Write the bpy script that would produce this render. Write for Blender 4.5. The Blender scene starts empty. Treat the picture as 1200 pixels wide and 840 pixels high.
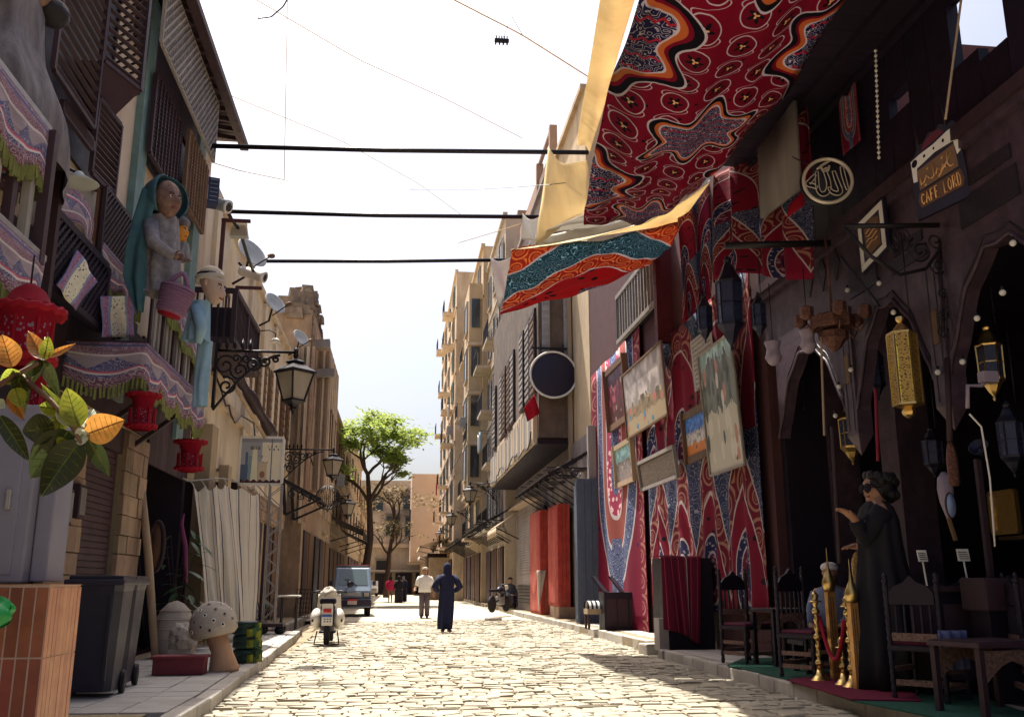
import bpy, bmesh, math, random
from mathutils import Vector, Matrix
random.seed(7)
R = math.radians
PI = math.pi
SC = bpy.context.scene
COL = SC.collection
# ------------------------------------------------------------------ camera
FPX, CU, CV = 1100.0, 600.0, 420.0
PITCH, YAW, EYE = R(13.45), R(6.8), 1.2
cam_data = bpy.data.cameras.new('camera')
cam_data.sensor_width = 36.0
cam_data.lens = 36.0 * FPX / 1200.0
cam_data.clip_start, cam_data.clip_end = 0.05, 3000
cam = bpy.data.objects.new('camera', cam_data)
COL.objects.link(cam)
cam.location = (0, 0, EYE)
cam.rotation_euler = (PI / 2 + PITCH, 0, -YAW)
SC.camera = cam
# ------------------------------------------------------------------ sky, sun, exposure
SUN_EL, SUN_AZ = R(66), R(-20)          # azimuth measured from +Y (down the street), negative = to the left
world = bpy.data.worlds.new('World')
SC.world = world
world.use_nodes = True
wn = world.node_tree.nodes
wl = world.node_tree.links
wn.clear()
sky = wn.new('ShaderNodeTexSky')
sky.sky_type = 'NISHITA'
sky.sun_disc = False
sky.sun_elevation = SUN_EL
sky.sun_rotation = SUN_AZ
sky.air_density = 0.8
sky.dust_density = 6.5
sky.ozone_density = 0.5
bg = wn.new('ShaderNodeBackground')
bg.inputs['Strength'].default_value = 0.10
wo = wn.new('ShaderNodeOutputWorld')
wl.new(sky.outputs[0], bg.inputs[0])
wl.new(bg.outputs[0], wo.inputs[0])
sun_d = bpy.data.lights.new('sun', 'SUN')
sun_d.energy = 5.0
sun_d.angle = R(0.53)
sun_d.color = (1.0, 0.94, 0.83)
sun = bpy.data.objects.new('sun', sun_d)
COL.objects.link(sun)
sdir = Vector((math.sin(SUN_AZ) * math.cos(SUN_EL), math.cos(SUN_AZ) * math.cos(SUN_EL), math.sin(SUN_EL)))
sun.rotation_euler = sdir.to_track_quat('Z', 'Y').to_euler()
sun.location = sdir * 60
vs = SC.view_settings
vs.view_transform = 'Standard'
vs.look = 'None'
vs.exposure = 1.25
vs.gamma = 1.0
vs.use_curve_mapping = False
SC.cycles.use_denoising = True
SC.cycles.max_bounces = 8
SC.cycles.diffuse_bounces = 4
SC.cycles.transmission_bounces = 6
SC.cycles.transparent_max_bounces = 8
SC.cycles.caustics_reflective = False
SC.cycles.caustics_refractive = False

# ------------------------------------------------------------------ measuring: photo point + one known coordinate -> point in the street
_f = Vector((math.sin(YAW) * math.cos(PITCH), math.cos(YAW) * math.cos(PITCH), math.sin(PITCH)))
_r = Vector((math.cos(YAW), -math.sin(YAW), 0))
_u = _r.cross(_f)
def at(u, v, Y=None, X=None, Z=None):
    d = _f * FPX + _r * (u - CU) - _u * (v - CV)
    if Y is not None: t = Y / d.y
    elif X is not None: t = X / d.x
    else: t = (Z - EYE) / d.z
    return Vector((0, 0, EYE)) + d * t
def pxm(Y): return Y / 1131.0     # metres per photo pixel at street depth Y

# ------------------------------------------------------------------ scene graph helpers
W = {}
def thing(name, label, cat, loc=(0, 0, 0), rotz=0.0, group=None):
    o = bpy.data.objects.new(name, None)
    COL.objects.link(o)
    o.empty_display_size = 0.1
    o.location = loc
    o.rotation_euler = (0, 0, rotz)
    W[o] = Matrix.Translation(Vector(loc)) @ Matrix.Rotation(rotz, 4, 'Z')
    return tag(o, label, cat, group)
def tag(o, label=None, cat=None, group=None, kind=None):
    if label: o['label'] = label
    if cat: o['category'] = cat
    if group: o['group'] = group
    if kind: o['kind'] = kind
    return o
def link(name, me, parent=None, mw=None, local=False):
    """mw is the world matrix (or, with local, the matrix inside the parent's space)"""
    o = bpy.data.objects.new(name, me)
    COL.objects.link(o)
    mw = mw or Matrix.Identity(4)
    o.matrix_basis = mw
    if parent is not None:
        o.parent = parent
        if local:
            W[o] = W[parent] @ mw
        else:
            o.matrix_parent_inverse = W[parent].inverted()
            W[o] = mw
    else:
        W[o] = mw
    return o
def copy_tree(o, parent=None, loc=None, rotz=None, label=None, group=None):
    c = o.copy()
    COL.objects.link(c)
    if parent is not None: c.parent = parent
    if loc is not None: c.location = loc
    if rotz is not None: c.rotation_euler = (0, 0, rotz)
    W[c] = c.matrix_basis.copy()
    if label: c['label'] = label
    if group: c['group'] = group
    for ch in [x for x in list(COL.objects) if x.parent == o]:
        copy_tree(ch, c)
    return c

def rotto(d, roll=0.0):
    """matrix whose local Z runs along d"""
    d = Vector(d).normalized()
    q = d.to_track_quat('Z', 'Y')
    return q.to_matrix().to_4x4() @ Matrix.Rotation(roll, 4, 'Z')

class MB:
    """collects shapes; build() links them as one mesh"""
    def __init__(s): s.v = []; s.f = []; s.m = []; s.sm = []; s.cur = 0; s.uv = {}
    def mat(s, i): s.cur = i; return s
    def add(s, vs, fs, smooth=False, M=None, uvs=None):
        b = len(s.v)
        for p in vs:
            p = Vector(p)
            s.v.append(M @ p if M else p)
        for f in fs:
            if uvs is not None: s.uv[len(s.f)] = [uvs[i] for i in f]
            s.f.append(tuple(b + i for i in f)); s.m.append(s.cur); s.sm.append(smooth)
        return s
    def box(s, c, d, rz=0.0, M=None, taper=1.0):
        x, y, z = d[0] / 2, d[1] / 2, d[2] / 2
        t = taper
        P = [(-x, -y, -z), (x, -y, -z), (x, y, -z), (-x, y, -z), (-x * t, -y * t, z), (x * t, -y * t, z), (x * t, y * t, z), (-x * t, y * t, z)]
        mm = Matrix.Translation(Vector(c)) @ Matrix.Rotation(rz, 4, 'Z')
        if M: mm = M @ mm
        return s.add(P, [(0, 3, 2, 1), (4, 5, 6, 7), (0, 1, 5, 4), (1, 2, 6, 5), (2, 3, 7, 6), (3, 0, 4, 7)], M=mm)
    def bevbox(s, c, d, b=0.02, rz=0.0, M=None):
        bm = bmesh.new()
        bmesh.ops.create_cube(bm, size=1.0)
        bmesh.ops.scale(bm, vec=Vector(d), verts=bm.verts)
        bmesh.ops.bevel(bm, geom=list(bm.edges), offset=b, segments=2, profile=0.6, affect='EDGES')
        mm = Matrix.Translation(Vector(c)) @ Matrix.Rotation(rz, 4, 'Z')
        if M: mm = M @ mm
        bm.verts.index_update()
        s.add([v.co.copy() for v in bm.verts], [tuple(v.index for v in f.verts) for f in bm.faces], M=mm)
        bm.free()
        return s
    def bb(s, x0, x1, y0, y1, z0, z1):
        return s.box(((x0 + x1) / 2, (y0 + y1) / 2, (z0 + z1) / 2), (abs(x1 - x0), abs(y1 - y0), abs(z1 - z0)))
    def beam(s, a, b, w, h=None):
        a, b = Vector(a), Vector(b)
        d = b - a
        h = h or w
        M = Matrix.Translation((a + b) / 2) @ rotto(d)
        return s.box((0, 0, 0), (w, h, d.length), M=M)
    def tube(s, pts, r, n=8, cap=True, closed=False):
        pts = [Vector(p) for p in pts]
        rs = r if isinstance(r, (list, tuple)) else [r] * len(pts)
        V, F = [], []
        L = len(pts)
        up = None
        for i, p in enumerate(pts):
            if closed: t = pts[(i + 1) % L] - pts[i - 1]
            else: t = pts[min(i + 1, L - 1)] - pts[max(i - 1, 0)]
            t.normalize()
            if up is None:
                up = t.orthogonal().normalized()
            else:
                up = (up - t * up.dot(t))
                up = up.normalized() if up.length > 1e-6 else t.orthogonal().normalized()
            bn = t.cross(up)
            for k in range(n):
                a = 2 * PI * k / n
                V.append(p + (up * math.cos(a) + bn * math.sin(a)) * rs[i])
        for i in range(L if closed else L - 1):
            j = (i + 1) % L
            for k in range(n):
                F.append((i * n + k, i * n + (k + 1) % n, j * n + (k + 1) % n, j * n + k))
        if cap and not closed:
            F.append(tuple(range(n - 1, -1, -1)))
            F.append(tuple((L - 1) * n + k for k in range(n)))
        return s.add(V, F, smooth=True)
    def lathe(s, prof, c=(0, 0, 0), n=14, M=None, smooth=True, sx=1.0, sy=1.0, cap=True):
        V, F = [], []
        for (r, z) in prof:
            for k in range(n):
                a = 2 * PI * (k + .5) / n
                V.append((r * math.cos(a) * sx, r * math.sin(a) * sy, z))
        for i in range(len(prof) - 1):
            for k in range(n):
                F.append((i * n + k, i * n + (k + 1) % n, (i + 1) * n + (k + 1) % n, (i + 1) * n + k))
        if cap:
            F.append(tuple(range(n - 1, -1, -1)))
            F.append(tuple((len(prof) - 1) * n + k for k in range(n)))
        mm = Matrix.Translation(Vector(c))
        if M: mm = mm @ M
        return s.add(V, F, smooth=smooth, M=mm)
    def prism(s, poly, o, ex, ey, ez, t):
        """polygon (2-D) in plane o + ex*x + ey*y, extruded by t along ez"""
        o, ex, ey, ez = Vector(o), Vector(ex), Vector(ey), Vector(ez)
        n = len(poly)
        V = [o + ex * a + ey * b for a, b in poly] + [o + ex * a + ey * b + ez * t for a, b in poly]
        F = [tuple(range(n - 1, -1, -1)), tuple(range(n, 2 * n))]
        for i in range(n):
            j = (i + 1) % n
            F.append((i, j, n + j, n + i))
        return s.add(V, F)
    def sheet(s, fn, nu, nv, smooth=True):
        V, F, UV = [], [], []
        for j in range(nv + 1):
            for i in range(nu + 1):
                V.append(fn(i / nu, j / nv)); UV.append((i / nu, j / nv))
        for j in range(nv):
            for i in range(nu):
                a = j * (nu + 1) + i
                F.append((a, a + 1, a + nu + 2, a + nu + 1))
        return s.add(V, F, smooth=smooth, uvs=UV)
    def ball(s, c, r, n=10, m=7, sc=(1, 1, 1), M=None):
        V, F = [], []
        for j in range(1, m):
            t = PI * j / m
            for k in range(n):
                a = 2 * PI * k / n
                V.append((math.sin(t) * math.cos(a) * r * sc[0], math.sin(t) * math.sin(a) * r * sc[1], math.cos(t) * r * sc[2]))
        for j in range(m - 2):
            for k in range(n):
                F.append((j * n + k, (j + 1) * n + k, (j + 1) * n + (k + 1) % n, j * n + (k + 1) % n))
        V.append((0, 0, r * sc[2])); V.append((0, 0, -r * sc[2]))
        T, B = len(V) - 2, len(V) - 1
        for k in range(n):
            F.append((T, k, (k + 1) % n)); F.append((B, (m - 2) * n + (k + 1) % n, (m - 2) * n + k))
        mm = Matrix.Translation(Vector(c))
        if M: mm = mm @ M
        return s.add(V, F, smooth=True, M=mm)
    def build(s, name, mats, parent=None, local=False, solid=None):
        if not s.v: return None
        lo = Vector((min(p[i] for p in s.v) for i in range(3)))
        hi = Vector((max(p[i] for p in s.v) for i in range(3)))
        c = Vector(((lo.x + hi.x) / 2, (lo.y + hi.y) / 2, lo.z))
        me = bpy.data.meshes.new(name)
        me.from_pydata([p - c for p in s.v], [], s.f)
        ms = mats if isinstance(mats, (list, tuple)) else [mats]
        for m in ms: me.materials.append(m)
        me.polygons.foreach_set('material_index', s.m)
        me.polygons.foreach_set('use_smooth', s.sm)
        if s.uv:
            ul = me.uv_layers.new(name='UVMap')
            for fi, uvs in s.uv.items():
                ls = me.polygons[fi].loop_start
                for k, q in enumerate(uvs): ul.data[ls + k].uv = q
        me.update()
        o = link(name, me, parent, Matrix.Translation(c), local)
        if solid:
            md = o.modifiers.new('thickness', 'SOLIDIFY'); md.thickness = solid; md.offset = 0
        return o

_unit = {}
def unit(m, round_=False):
    k = (m.name, round_)
    if k not in _unit:
        b = MB()
        if round_: b.lathe([(.5, -.5), (.5, .5)], n=10)
        else: b.box((0, 0, 0), (1, 1, 1))
        me = bpy.data.meshes.new('piece')
        me.from_pydata(b.v, [], b.f)
        if round_: me.polygons.foreach_set('use_smooth', b.sm)
        me.materials.append(m); me.update()
        _unit[k] = me
    return _unit[k]
def bar(name, parent, a, b, w, h, m, roll=0.0, round_=False, local=False):
    a, b = Vector(a), Vector(b)
    d = b - a
    M = Matrix.Translation((a + b) / 2) @ rotto(d, roll) @ Matrix.Diagonal((w, h, d.length, 1))
    return link(name, unit(m, round_), parent, M, local)
def block(name, parent, x0, x1, y0, y1, z0, z1, m, local=False):
    M = Matrix.Translation(((x0 + x1) / 2, (y0 + y1) / 2, (z0 + z1) / 2)) @ Matrix.Diagonal((abs(x1 - x0), abs(y1 - y0), abs(z1 - z0), 1))
    return link(name, unit(m), parent, M, local)

# ------------------------------------------------------------------ shader helpers: arithmetic on sockets
class E:
    def __init__(s, nt, k): s.nt = nt; s.k = k
    def _m(s, op, *a, clamp=False):
        n = s.nt.nodes.new('ShaderNodeMath'); n.operation = op; n.use_clamp = clamp
        for i, x in enumerate((s,) + a):
            if isinstance(x, E): s.nt.links.new(x.k, n.inputs[i])
            else: n.inputs[i].default_value = x
        return E(s.nt, n.outputs[0])
    def __add__(s, o): return s._m('ADD', o)
    __radd__ = __add__
    def __sub__(s, o): return s._m('SUBTRACT', o)
    def __rsub__(s, o): return (s * -1) + o
    def __mul__(s, o): return s._m('MULTIPLY', o)
    __rmul__ = __mul__
    def __truediv__(s, o): return s._m('DIVIDE', o)
    def __neg__(s): return s * -1
    def lt(s, o): return s._m('LESS_THAN', o)
    def gt(s, o): return s._m('GREATER_THAN', o)
    def abs(s): return s._m('ABSOLUTE')
    def sin(s): return s._m('SINE')
    def cos(s): return s._m('COSINE')
    def fr(s): return s._m('FRACT')
    def fl(s): return s._m('FLOOR')
    def sqrt(s): return s._m('SQRT')
    def pow(s, o): return s._m('POWER', o)
    def log(s): return s._m('LOGARITHM', math.e)
    def atan2(s, o): return s._m('ARCTAN2', o)
    def mn(s, o): return s._m('MINIMUM', o)
    def mx(s, o): return s._m('MAXIMUM', o)
    def band(s, a, b): return s.gt(a) * s.lt(b)
    def near(s, a, w): return (s - a).abs().lt(w)
def nd(nt, t, **kw):
    n = nt.nodes.new(t)
    for k, v in kw.items():
        if k.startswith('i_'):
            n.inputs[k[2:].replace('_', ' ')].default_value = v
        else: setattr(n, k, v)
    return n
def mixc(nt, fac, a, b, blend='MIX'):
    n = nt.nodes.new('ShaderNodeMix'); n.data_type = 'RGBA'; n.blend_type = blend; n.clamp_factor = True
    for i, x in ((0, fac), (6, a), (7, b)):
        if isinstance(x, E): nt.links.new(x.k, n.inputs[i])
        elif isinstance(x, bpy.types.NodeSocket): nt.links.new(x, n.inputs[i])
        elif isinstance(x, (int, float)): n.inputs[i].default_value = x
        else: n.inputs[i].default_value = (*x[:3], 1)
    return n.outputs[2]
def newmat(name):
    m = bpy.data.materials.new(name)
    m.use_nodes = True
    nt = m.node_tree
    return m, nt, nt.nodes['Principled BSDF'], nt.nodes['Material Output']
MATS = {}
def mat(name, c, c2=None, rough=0.8, scale=6.0, amt=0.5, bump=0.3, bscale=None, metal=0.0, rnd=0.0, isl=False, stain=None, stain_amt=0.35,
        stretch=None, spec=0.3, trans=0.0, emit=0.0, fine=0.5):
    """two-tone noise colour + optional per-piece variation + stains + bump; all by world position"""
    m, nt, bs, out = newmat(name)
    c2 = c2 or tuple(x * 0.6 for x in c)
    geo = nd(nt, 'ShaderNodeNewGeometry')
    vec = geo.outputs['Position']
    if stretch:
        mp = nd(nt, 'ShaderNodeMapping'); mp.inputs['Scale'].default_value = stretch
        nt.links.new(vec, mp.inputs[0]); vec = mp.outputs[0]
    n1 = nd(nt, 'ShaderNodeTexNoise', i_Scale=scale, i_Detail=6.0, i_Roughness=0.62)
    nt.links.new(vec, n1.inputs['Vector'])
    rmp = nd(nt, 'ShaderNodeMapRange')
    rmp.inputs['From Min'].default_value = 0.35; rmp.inputs['From Max'].default_value = 0.7
    nt.links.new(n1.outputs[0], rmp.inputs[0])
    f = E(nt, rmp.outputs[0]) * amt
    col = mixc(nt, f, c, c2)
    if stain:
        n2 = nd(nt, 'ShaderNodeTexNoise', i_Scale=0.9, i_Detail=8.0, i_Roughness=0.7)
        mp2 = nd(nt, 'ShaderNodeMapping'); mp2.inputs['Scale'].default_value = (1.3, 1.3, 0.35)
        nt.links.new(geo.outputs['Position'], mp2.inputs[0]); nt.links.new(mp2.outputs[0], n2.inputs['Vector'])
        r2 = nd(nt, 'ShaderNodeMapRange'); r2.inputs['From Min'].default_value = 0.48; r2.inputs['From Max'].default_value = 0.68
        nt.links.new(n2.outputs[0], r2.inputs[0])
        col = mixc(nt, E(nt, r2.outputs[0]) * stain_amt, col, stain)
    if rnd:
        if isl: rv = E(nt, geo.outputs['Random Per Island'])
        else:
            oi = nd(nt, 'ShaderNodeObjectInfo'); rv = E(nt, oi.outputs['Random'])
        hv = nd(nt, 'ShaderNodeHueSaturation')
        v = (rv - 0.5) * (2 * rnd) + 1.0
        nt.links.new(v.k, hv.inputs['Value']); nt.links.new(col, hv.inputs['Color'])
        h = ((rv * 7.3).fr() - 0.5) * (0.06 * min(1, rnd * 2)) + 0.5
        nt.links.new(h.k, hv.inputs['Hue'])
        col = hv.outputs[0]
    nt.links.new(col, bs.inputs['Base Color'])
    bs.inputs['Metallic'].default_value = metal
    bs.inputs['Specular IOR Level'].default_value = spec
    rr = E(nt, n1.outputs[0]) * 0.3 + (rough - 0.15)
    nt.links.new(rr.k, bs.inputs['Roughness'])
    if bump:
        nb = nd(nt, 'ShaderNodeTexNoise', i_Scale=bscale or scale * 6, i_Detail=8.0, i_Roughness=0.65)
        nt.links.new(vec, nb.inputs['Vector'])
        bp = nd(nt, 'ShaderNodeBump'); bp.inputs['Strength'].default_value = bump; bp.inputs['Distance'].default_value = 0.02
        hh = E(nt, nb.outputs[0]) * fine + E(nt, n1.outputs[0])
        nt.links.new(hh.k, bp.inputs['Height']); nt.links.new(bp.outputs[0], bs.inputs['Normal'])
    if emit:
        nt.links.new(col, bs.inputs['Emission Color']); bs.inputs['Emission Strength'].default_value = emit
    if trans:
        tr = nd(nt, 'ShaderNodeBsdfTranslucent'); nt.links.new(col, tr.inputs[0])
        mx = nd(nt, 'ShaderNodeMixShader'); mx.inputs[0].default_value = trans
        nt.links.new(bs.outputs[0], mx.inputs[1]); nt.links.new(tr.outputs[0], mx.inputs[2]); nt.links.new(mx.outputs[0], out.inputs[0])
    MATS[name] = m
    return m
def glass_mat(name, tint=(0.02, 0.025, 0.03), rough=0.08):
    m, nt, bs, out = newmat(name)
    bs.inputs['Base Color'].default_value = (*tint, 1); bs.inputs['Roughness'].default_value = rough
    bs.inputs['Specular IOR Level'].default_value = 0.8
    n = nd(nt, 'ShaderNodeTexNoise', i_Scale=3.0)
    bp = nd(nt, 'ShaderNodeBump'); bp.inputs['Strength'].default_value = 0.05
    nt.links.new(n.outputs[0], bp.inputs['Height']); nt.links.new(bp.outputs[0], bs.inputs['Normal'])
    MATS[name] = m
    return m
# ------------------------------------------------------------------ materials
rnd = random.Random(11)
M_cob = mat('cobble stone', (0.355, 0.32, 0.25), (0.27, 0.24, 0.185), rough=0.85, scale=3, amt=0.8, bump=0.3, bscale=40, rnd=0.10, stain=(.22, .18, .12), stain_amt=.4)
M_cobi = mat('cobble stone joined', (0.355, 0.32, 0.25), (0.27, 0.24, 0.185), rough=0.85, scale=3, amt=0.8, bump=0.3, bscale=40, rnd=0.10, isl=True, stain=(.22, .18, .12), stain_amt=.4)
M_joint = mat('joint dirt', (0.27, 0.215, 0.14), (0.18, 0.135, 0.09), rough=0.95, scale=5, bump=0.5)
M_road = mat('road far', (0.40, 0.36, 0.285), (0.35, 0.31, 0.245), rough=0.85, scale=2.2, amt=0.8, bump=0.4, bscale=7)
M_ground = mat('ground dust', (0.40, 0.34, 0.25), (0.30, 0.25, 0.18), rough=0.95, scale=0.6, bump=0.3)
M_kerb = mat('kerb stone', (0.40, 0.37, 0.33), (0.27, 0.25, 0.23), rough=0.85, scale=5, bump=0.4, rnd=0.15, stain=(0.12, 0.10, 0.09))
M_pave = mat('pavement tile', (0.40, 0.385, 0.36), (0.30, 0.28, 0.26), rough=0.85, scale=4, bump=0.25, rnd=0.1, stain=(0.16, 0.14, 0.12))
M_plas = mat('cream plaster', (0.60, 0.49, 0.36), (0.50, 0.38, 0.27), rough=0.9, scale=1.6, amt=0.8, bump=0.3, bscale=14, stain=(0.24, 0.16, 0.11), stain_amt=0.55)
M_plas2 = mat('pale plaster', (0.72, 0.62, 0.47), (0.60, 0.49, 0.35), rough=0.9, scale=1.2, amt=0.8, bump=0.25, bscale=14, stain=(0.28, 0.20, 0.14), stain_amt=0.5)
M_tan = mat('tan render', (0.52, 0.40, 0.26), (0.40, 0.30, 0.19), rough=0.9, scale=0.9, amt=0.8, bump=0.2, stain=(0.20, 0.14, 0.10), stain_amt=0.5)
M_buff = mat('buff render', (0.50, 0.42, 0.33), (0.38, 0.31, 0.24), rough=0.9, scale=0.8, amt=0.8, bump=0.2, stain=(0.20, 0.16, 0.13), stain_amt=0.5)
M_greyr = mat('grey render', (0.30, 0.26, 0.25), (0.20, 0.17, 0.17), rough=0.9, scale=1.1, amt=0.8, bump=0.3, stain=(0.10, 0.08, 0.08), stain_amt=0.5)
M_orng = mat('orange render', (0.56, 0.41, 0.30), (0.46, 0.33, 0.24), rough=0.9, scale=0.9, bump=0.2)
M_maroonw = mat('maroon wall', (0.085, 0.032, 0.035), (0.05, 0.02, 0.025), rough=0.85, scale=2.5, bump=0.3, stain=(0.03, 0.02, 0.02))
M_bstone = mat('brown stone', (0.38, 0.27, 0.185), (0.26, 0.18, 0.12), rough=0.9, scale=3.5, amt=0.8, bump=0.5, rnd=0.22, stain=(0.08, 0.06, 0.05), stain_amt=0.6)
M_brick = mat('old brick', (0.30, 0.20, 0.14), (0.2, 0.13, 0.09), rough=0.9, scale=5, bump=0.5, rnd=0.25)
M_rubble = mat('rubble stone', (0.33, 0.25, 0.18), (0.18, 0.13, 0.10), rough=0.95, scale=4, amt=1.0, bump=0.8, rnd=0.25)
M_teal = mat('teal paint', (0.17, 0.27, 0.26), (0.12, 0.18, 0.18), rough=0.8, scale=4, amt=.9, bump=0.35, stain=(0.16, 0.14, 0.11), stain_amt=.7)
M_wdk = mat('dark wood', (0.042, 0.021, 0.028), (0.022, 0.012, 0.018), rough=0.62, scale=5, bump=0.3, rnd=0.25, stretch=(1, 1, 0.25))
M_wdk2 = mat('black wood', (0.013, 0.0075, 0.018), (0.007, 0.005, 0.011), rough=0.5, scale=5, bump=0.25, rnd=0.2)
M_wmd = mat('brown wood', (0.17, 0.095, 0.055), (0.09, 0.05, 0.03), rough=0.7, scale=6, bump=0.35, rnd=0.25, stretch=(1, 1, 0.2))
M_wpl = mat('pale weathered wood', (0.40, 0.30, 0.20), (0.25, 0.18, 0.12), rough=0.8, scale=6, bump=0.4, rnd=0.2, stretch=(1, 1, 0.15))
M_wgr = mat('grey weathered wood', (0.30, 0.27, 0.25), (0.17, 0.15, 0.145), rough=0.85, scale=6, bump=0.4, rnd=0.25, stretch=(1, 1, 0.2))
M_iron = mat('black iron', (0.016, 0.014, 0.018), (0.03, 0.026, 0.03), rough=0.45, scale=12, bump=0.15, metal=0.4)
M_steel = mat('grey steel', (0.32, 0.31, 0.31), (0.22, 0.2, 0.2), rough=0.5, scale=8, bump=0.1, metal=0.5)
M_white = mat('white paint', (0.72, 0.70, 0.66), (0.60, 0.57, 0.52), rough=0.5, scale=4, bump=0.05, stain=(0.35, 0.3, 0.25), stain_amt=0.3)
M_cloth_w = mat('off-white cloth', (0.62, 0.57, 0.50), (0.48, 0.42, 0.36), rough=0.95, scale=3, bump=0.2, trans=0.25)
M_shut = mat('maroon roller shutter', (0.060, 0.030, 0.042), (0.040, 0.02, 0.03), rough=0.55, scale=4, bump=0.15, rnd=0.12)
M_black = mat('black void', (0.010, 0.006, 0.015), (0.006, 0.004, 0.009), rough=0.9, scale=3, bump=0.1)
M_brass = mat('brass', (0.62, 0.43, 0.16), (0.42, 0.28, 0.10), rough=0.32, scale=14, bump=0.15, metal=0.95)
M_glass = glass_mat('dark window glass')
M_frost = mat('frosted lamp glass', (0.62, 0.55, 0.45), (0.5, 0.43, 0.35), rough=0.35, scale=5, bump=0.03, trans=0.5)

# ------------------------------------------------------------------ ground, road, kerbs, pavements
KL, KR = -1.75, 4.28            # street-side kerb faces
FL, FR = -3.9, 5.5              # house fronts
def road_z(x, y):
    return 0.018 * math.sin(x * 0.9 + y * 0.35) + 0.012 * math.sin(y * 1.1 - x * 0.5) + 0.006 * math.sin(x * 3.1 + y * 2.3)
g = MB(); g.sheet(lambda a, b: ((a - .5) * 900, -60 + b * 960, -0.16), 6, 6)
tag(g.build('ground', M_ground), 'dusty ground reaching to the horizon', kind='structure')
b = MB(); b.sheet(lambda a, c: (-2.6 + a * 7.4, -2 + c * 34.6, -0.022 + road_z(-2.6 + a * 7.4, -2 + c * 34.6)), 24, 80)
road = tag(b.build('road', M_joint), 'cobbled street surface of worn pale stones', kind='structure')
b = MB(); b.sheet(lambda a, c: (-3.6 + a * 9.4, 32.45 + c * 110, 0.0 + (road_z(-3.6 + a * 9.4, 32.45 + c * 110) if c < .3 else 0)), 24, 90)
tag(b.build('road_beyond', M_road), 'far stretch of pale dusty street', kind='structure')
# cobbles: a few irregular shapes shared by all
def cobble_verts(q):
    ch = 0.05
    def jit(a): return q.uniform(-a, a)
    base = [(-.5, -.5), (.5, -.5), (.5, .5), (-.5, .5)]
    V = []
    for x, y in base: V.append((x, y, -1.0))
    for x, y in base: V.append((x + jit(.03), y + jit(.04), -0.22 + jit(.08)))
    for x, y in base: V.append((x * (1 - 2 * ch) + jit(.06), y * (1 - 2 * ch) + jit(.06), 0.0 + jit(.12)))
    F = [(8, 9, 10, 11)]
    for i in range(4):
        j = (i + 1) % 4
        F += [(i, j, 4 + j, 4 + i), (4 + i, 4 + j, 8 + j, 8 + i)]
    return V, F
CV_ = [cobble_verts(rnd) for _ in range(10)]
CMe = []
for V, F in CV_:
    me = bpy.data.meshes.new('cobble'); me.from_pydata(V, [], F); me.materials.append(M_cob); me.update(); CMe.append(me)
y = 6.2
stuff = MB(); ncob = 0
while y < 32.4:
    dep = rnd.uniform(.15, .24)
    step = rnd.random() < 0.12
    x = KL - 0.05 - rnd.uniform(0, .2)
    kend = KR + .25 if y < 15.5 else KR + .5
    rowz = rnd.uniform(-.004, .004)
    while x < kend:
        strip = x < KL + 1.0
        w = rnd.uniform(.22, .27) if strip else rnd.uniform(.14, .34)
        gap = rnd.uniform(.008, .022)
        cx, cy = x + w / 2, y + dep / 2 + rnd.uniform(-.012, .012)
        z = road_z(cx, cy) + rowz + rnd.uniform(-.004, .004)
        k = rnd.randrange(10)
        missing = rnd.random() < 0.012
        dd = dep - (0.085 if step else rnd.uniform(.012, .03))
        Mx = Matrix.Translation((cx, cy, z)) @ Matrix.Rotation(rnd.uniform(-.03, .03), 4, 'Z') @ Matrix.Rotation(rnd.uniform(-.012, .012), 4, 'X') @ Matrix.Diagonal((w - gap, dd, 0.06, 1))
        if not missing:
            p = Mx.translation
            inview = y > 8.6 and x > -2 and abs((cx - 0) ) < 9
            if inview and ncob < 300 and y > 9.2:
                link('cobble', CMe[k], road, Mx); ncob += 1
            else:
                stuff.add(CV_[k][0], CV_[k][1], M=Mx)
        x += w
    y += dep
tag(stuff.build('cobbles', M_cobi, road), kind='stuff')

# pavements with kerbstones
def pavement(name, lab, poly, z):
    b = MB(); b.prism(poly, (0, 0, -0.1), (1, 0, 0), (0, 1, 0), (0, 0, 1), z + 0.1 - 0.012)
    return tag(b.build(name, M_joint), lab, kind='structure')
ZL, ZR = 0.13, 0.15
def klx(y): return KL - max(0, (y - 10)) * 0.034       # the left kerb drifts outward
pl = pavement('pavement_left', 'grey tiled pavement with stone kerb by the shop with the mushroom', [(-3.95, -2), (klx(-2) - .15, -2), (klx(23) - .15, 23.2), (-3.95, 23.2)], ZL)
pr_ = pavement('pavement_right', 'raised stone pavement along the cafe and the hung rugs', [(KR + .15, -2), (5.7, -2), (5.7, 15.6), (KR + .15, 15.6)], ZR)
def kerbs(par, f, y0, y1, z, side, L=(.55, .85)):
    y = y0
    while y < y1:
        l = rnd.uniform(*L)
        a, c = f(y), f(min(y + l, y1))
        bb = MB()
        j = lambda s: rnd.uniform(-s, s)
        bb.bevbox((0, 0, 0), (.17, min(l, y1 - y) - .012, .24 + z * .5), .014 + rnd.random() * .012)
        ang = math.atan2(-(c - a), l)
        M = Matrix.Translation(((a + c) / 2 - side * .085 + j(.006), y + l / 2, z - (.24 + z * .5) / 2 + j(.006))) @ Matrix.Rotation(ang + j(.01), 4, 'Z') @ Matrix.Rotation(j(.015), 4, 'Y')
        me = bb.build('kerbstone', M_kerb, par)
        me.matrix_basis = M @ Matrix.Translation((0, 0, -(.24 + z * .5) / 2)); W[me] = me.matrix_basis
        y += l
kerbs(pl, lambda y: klx(y), 6.5, 23.2, ZL, 1)
kerbs(pr_, lambda y: KR, 6.0, 15.6, ZR, -1, (.42, .6))
tb = MB(); tb.bevbox((0, 0, -.03), (1, 1, .06), .012)
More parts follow.
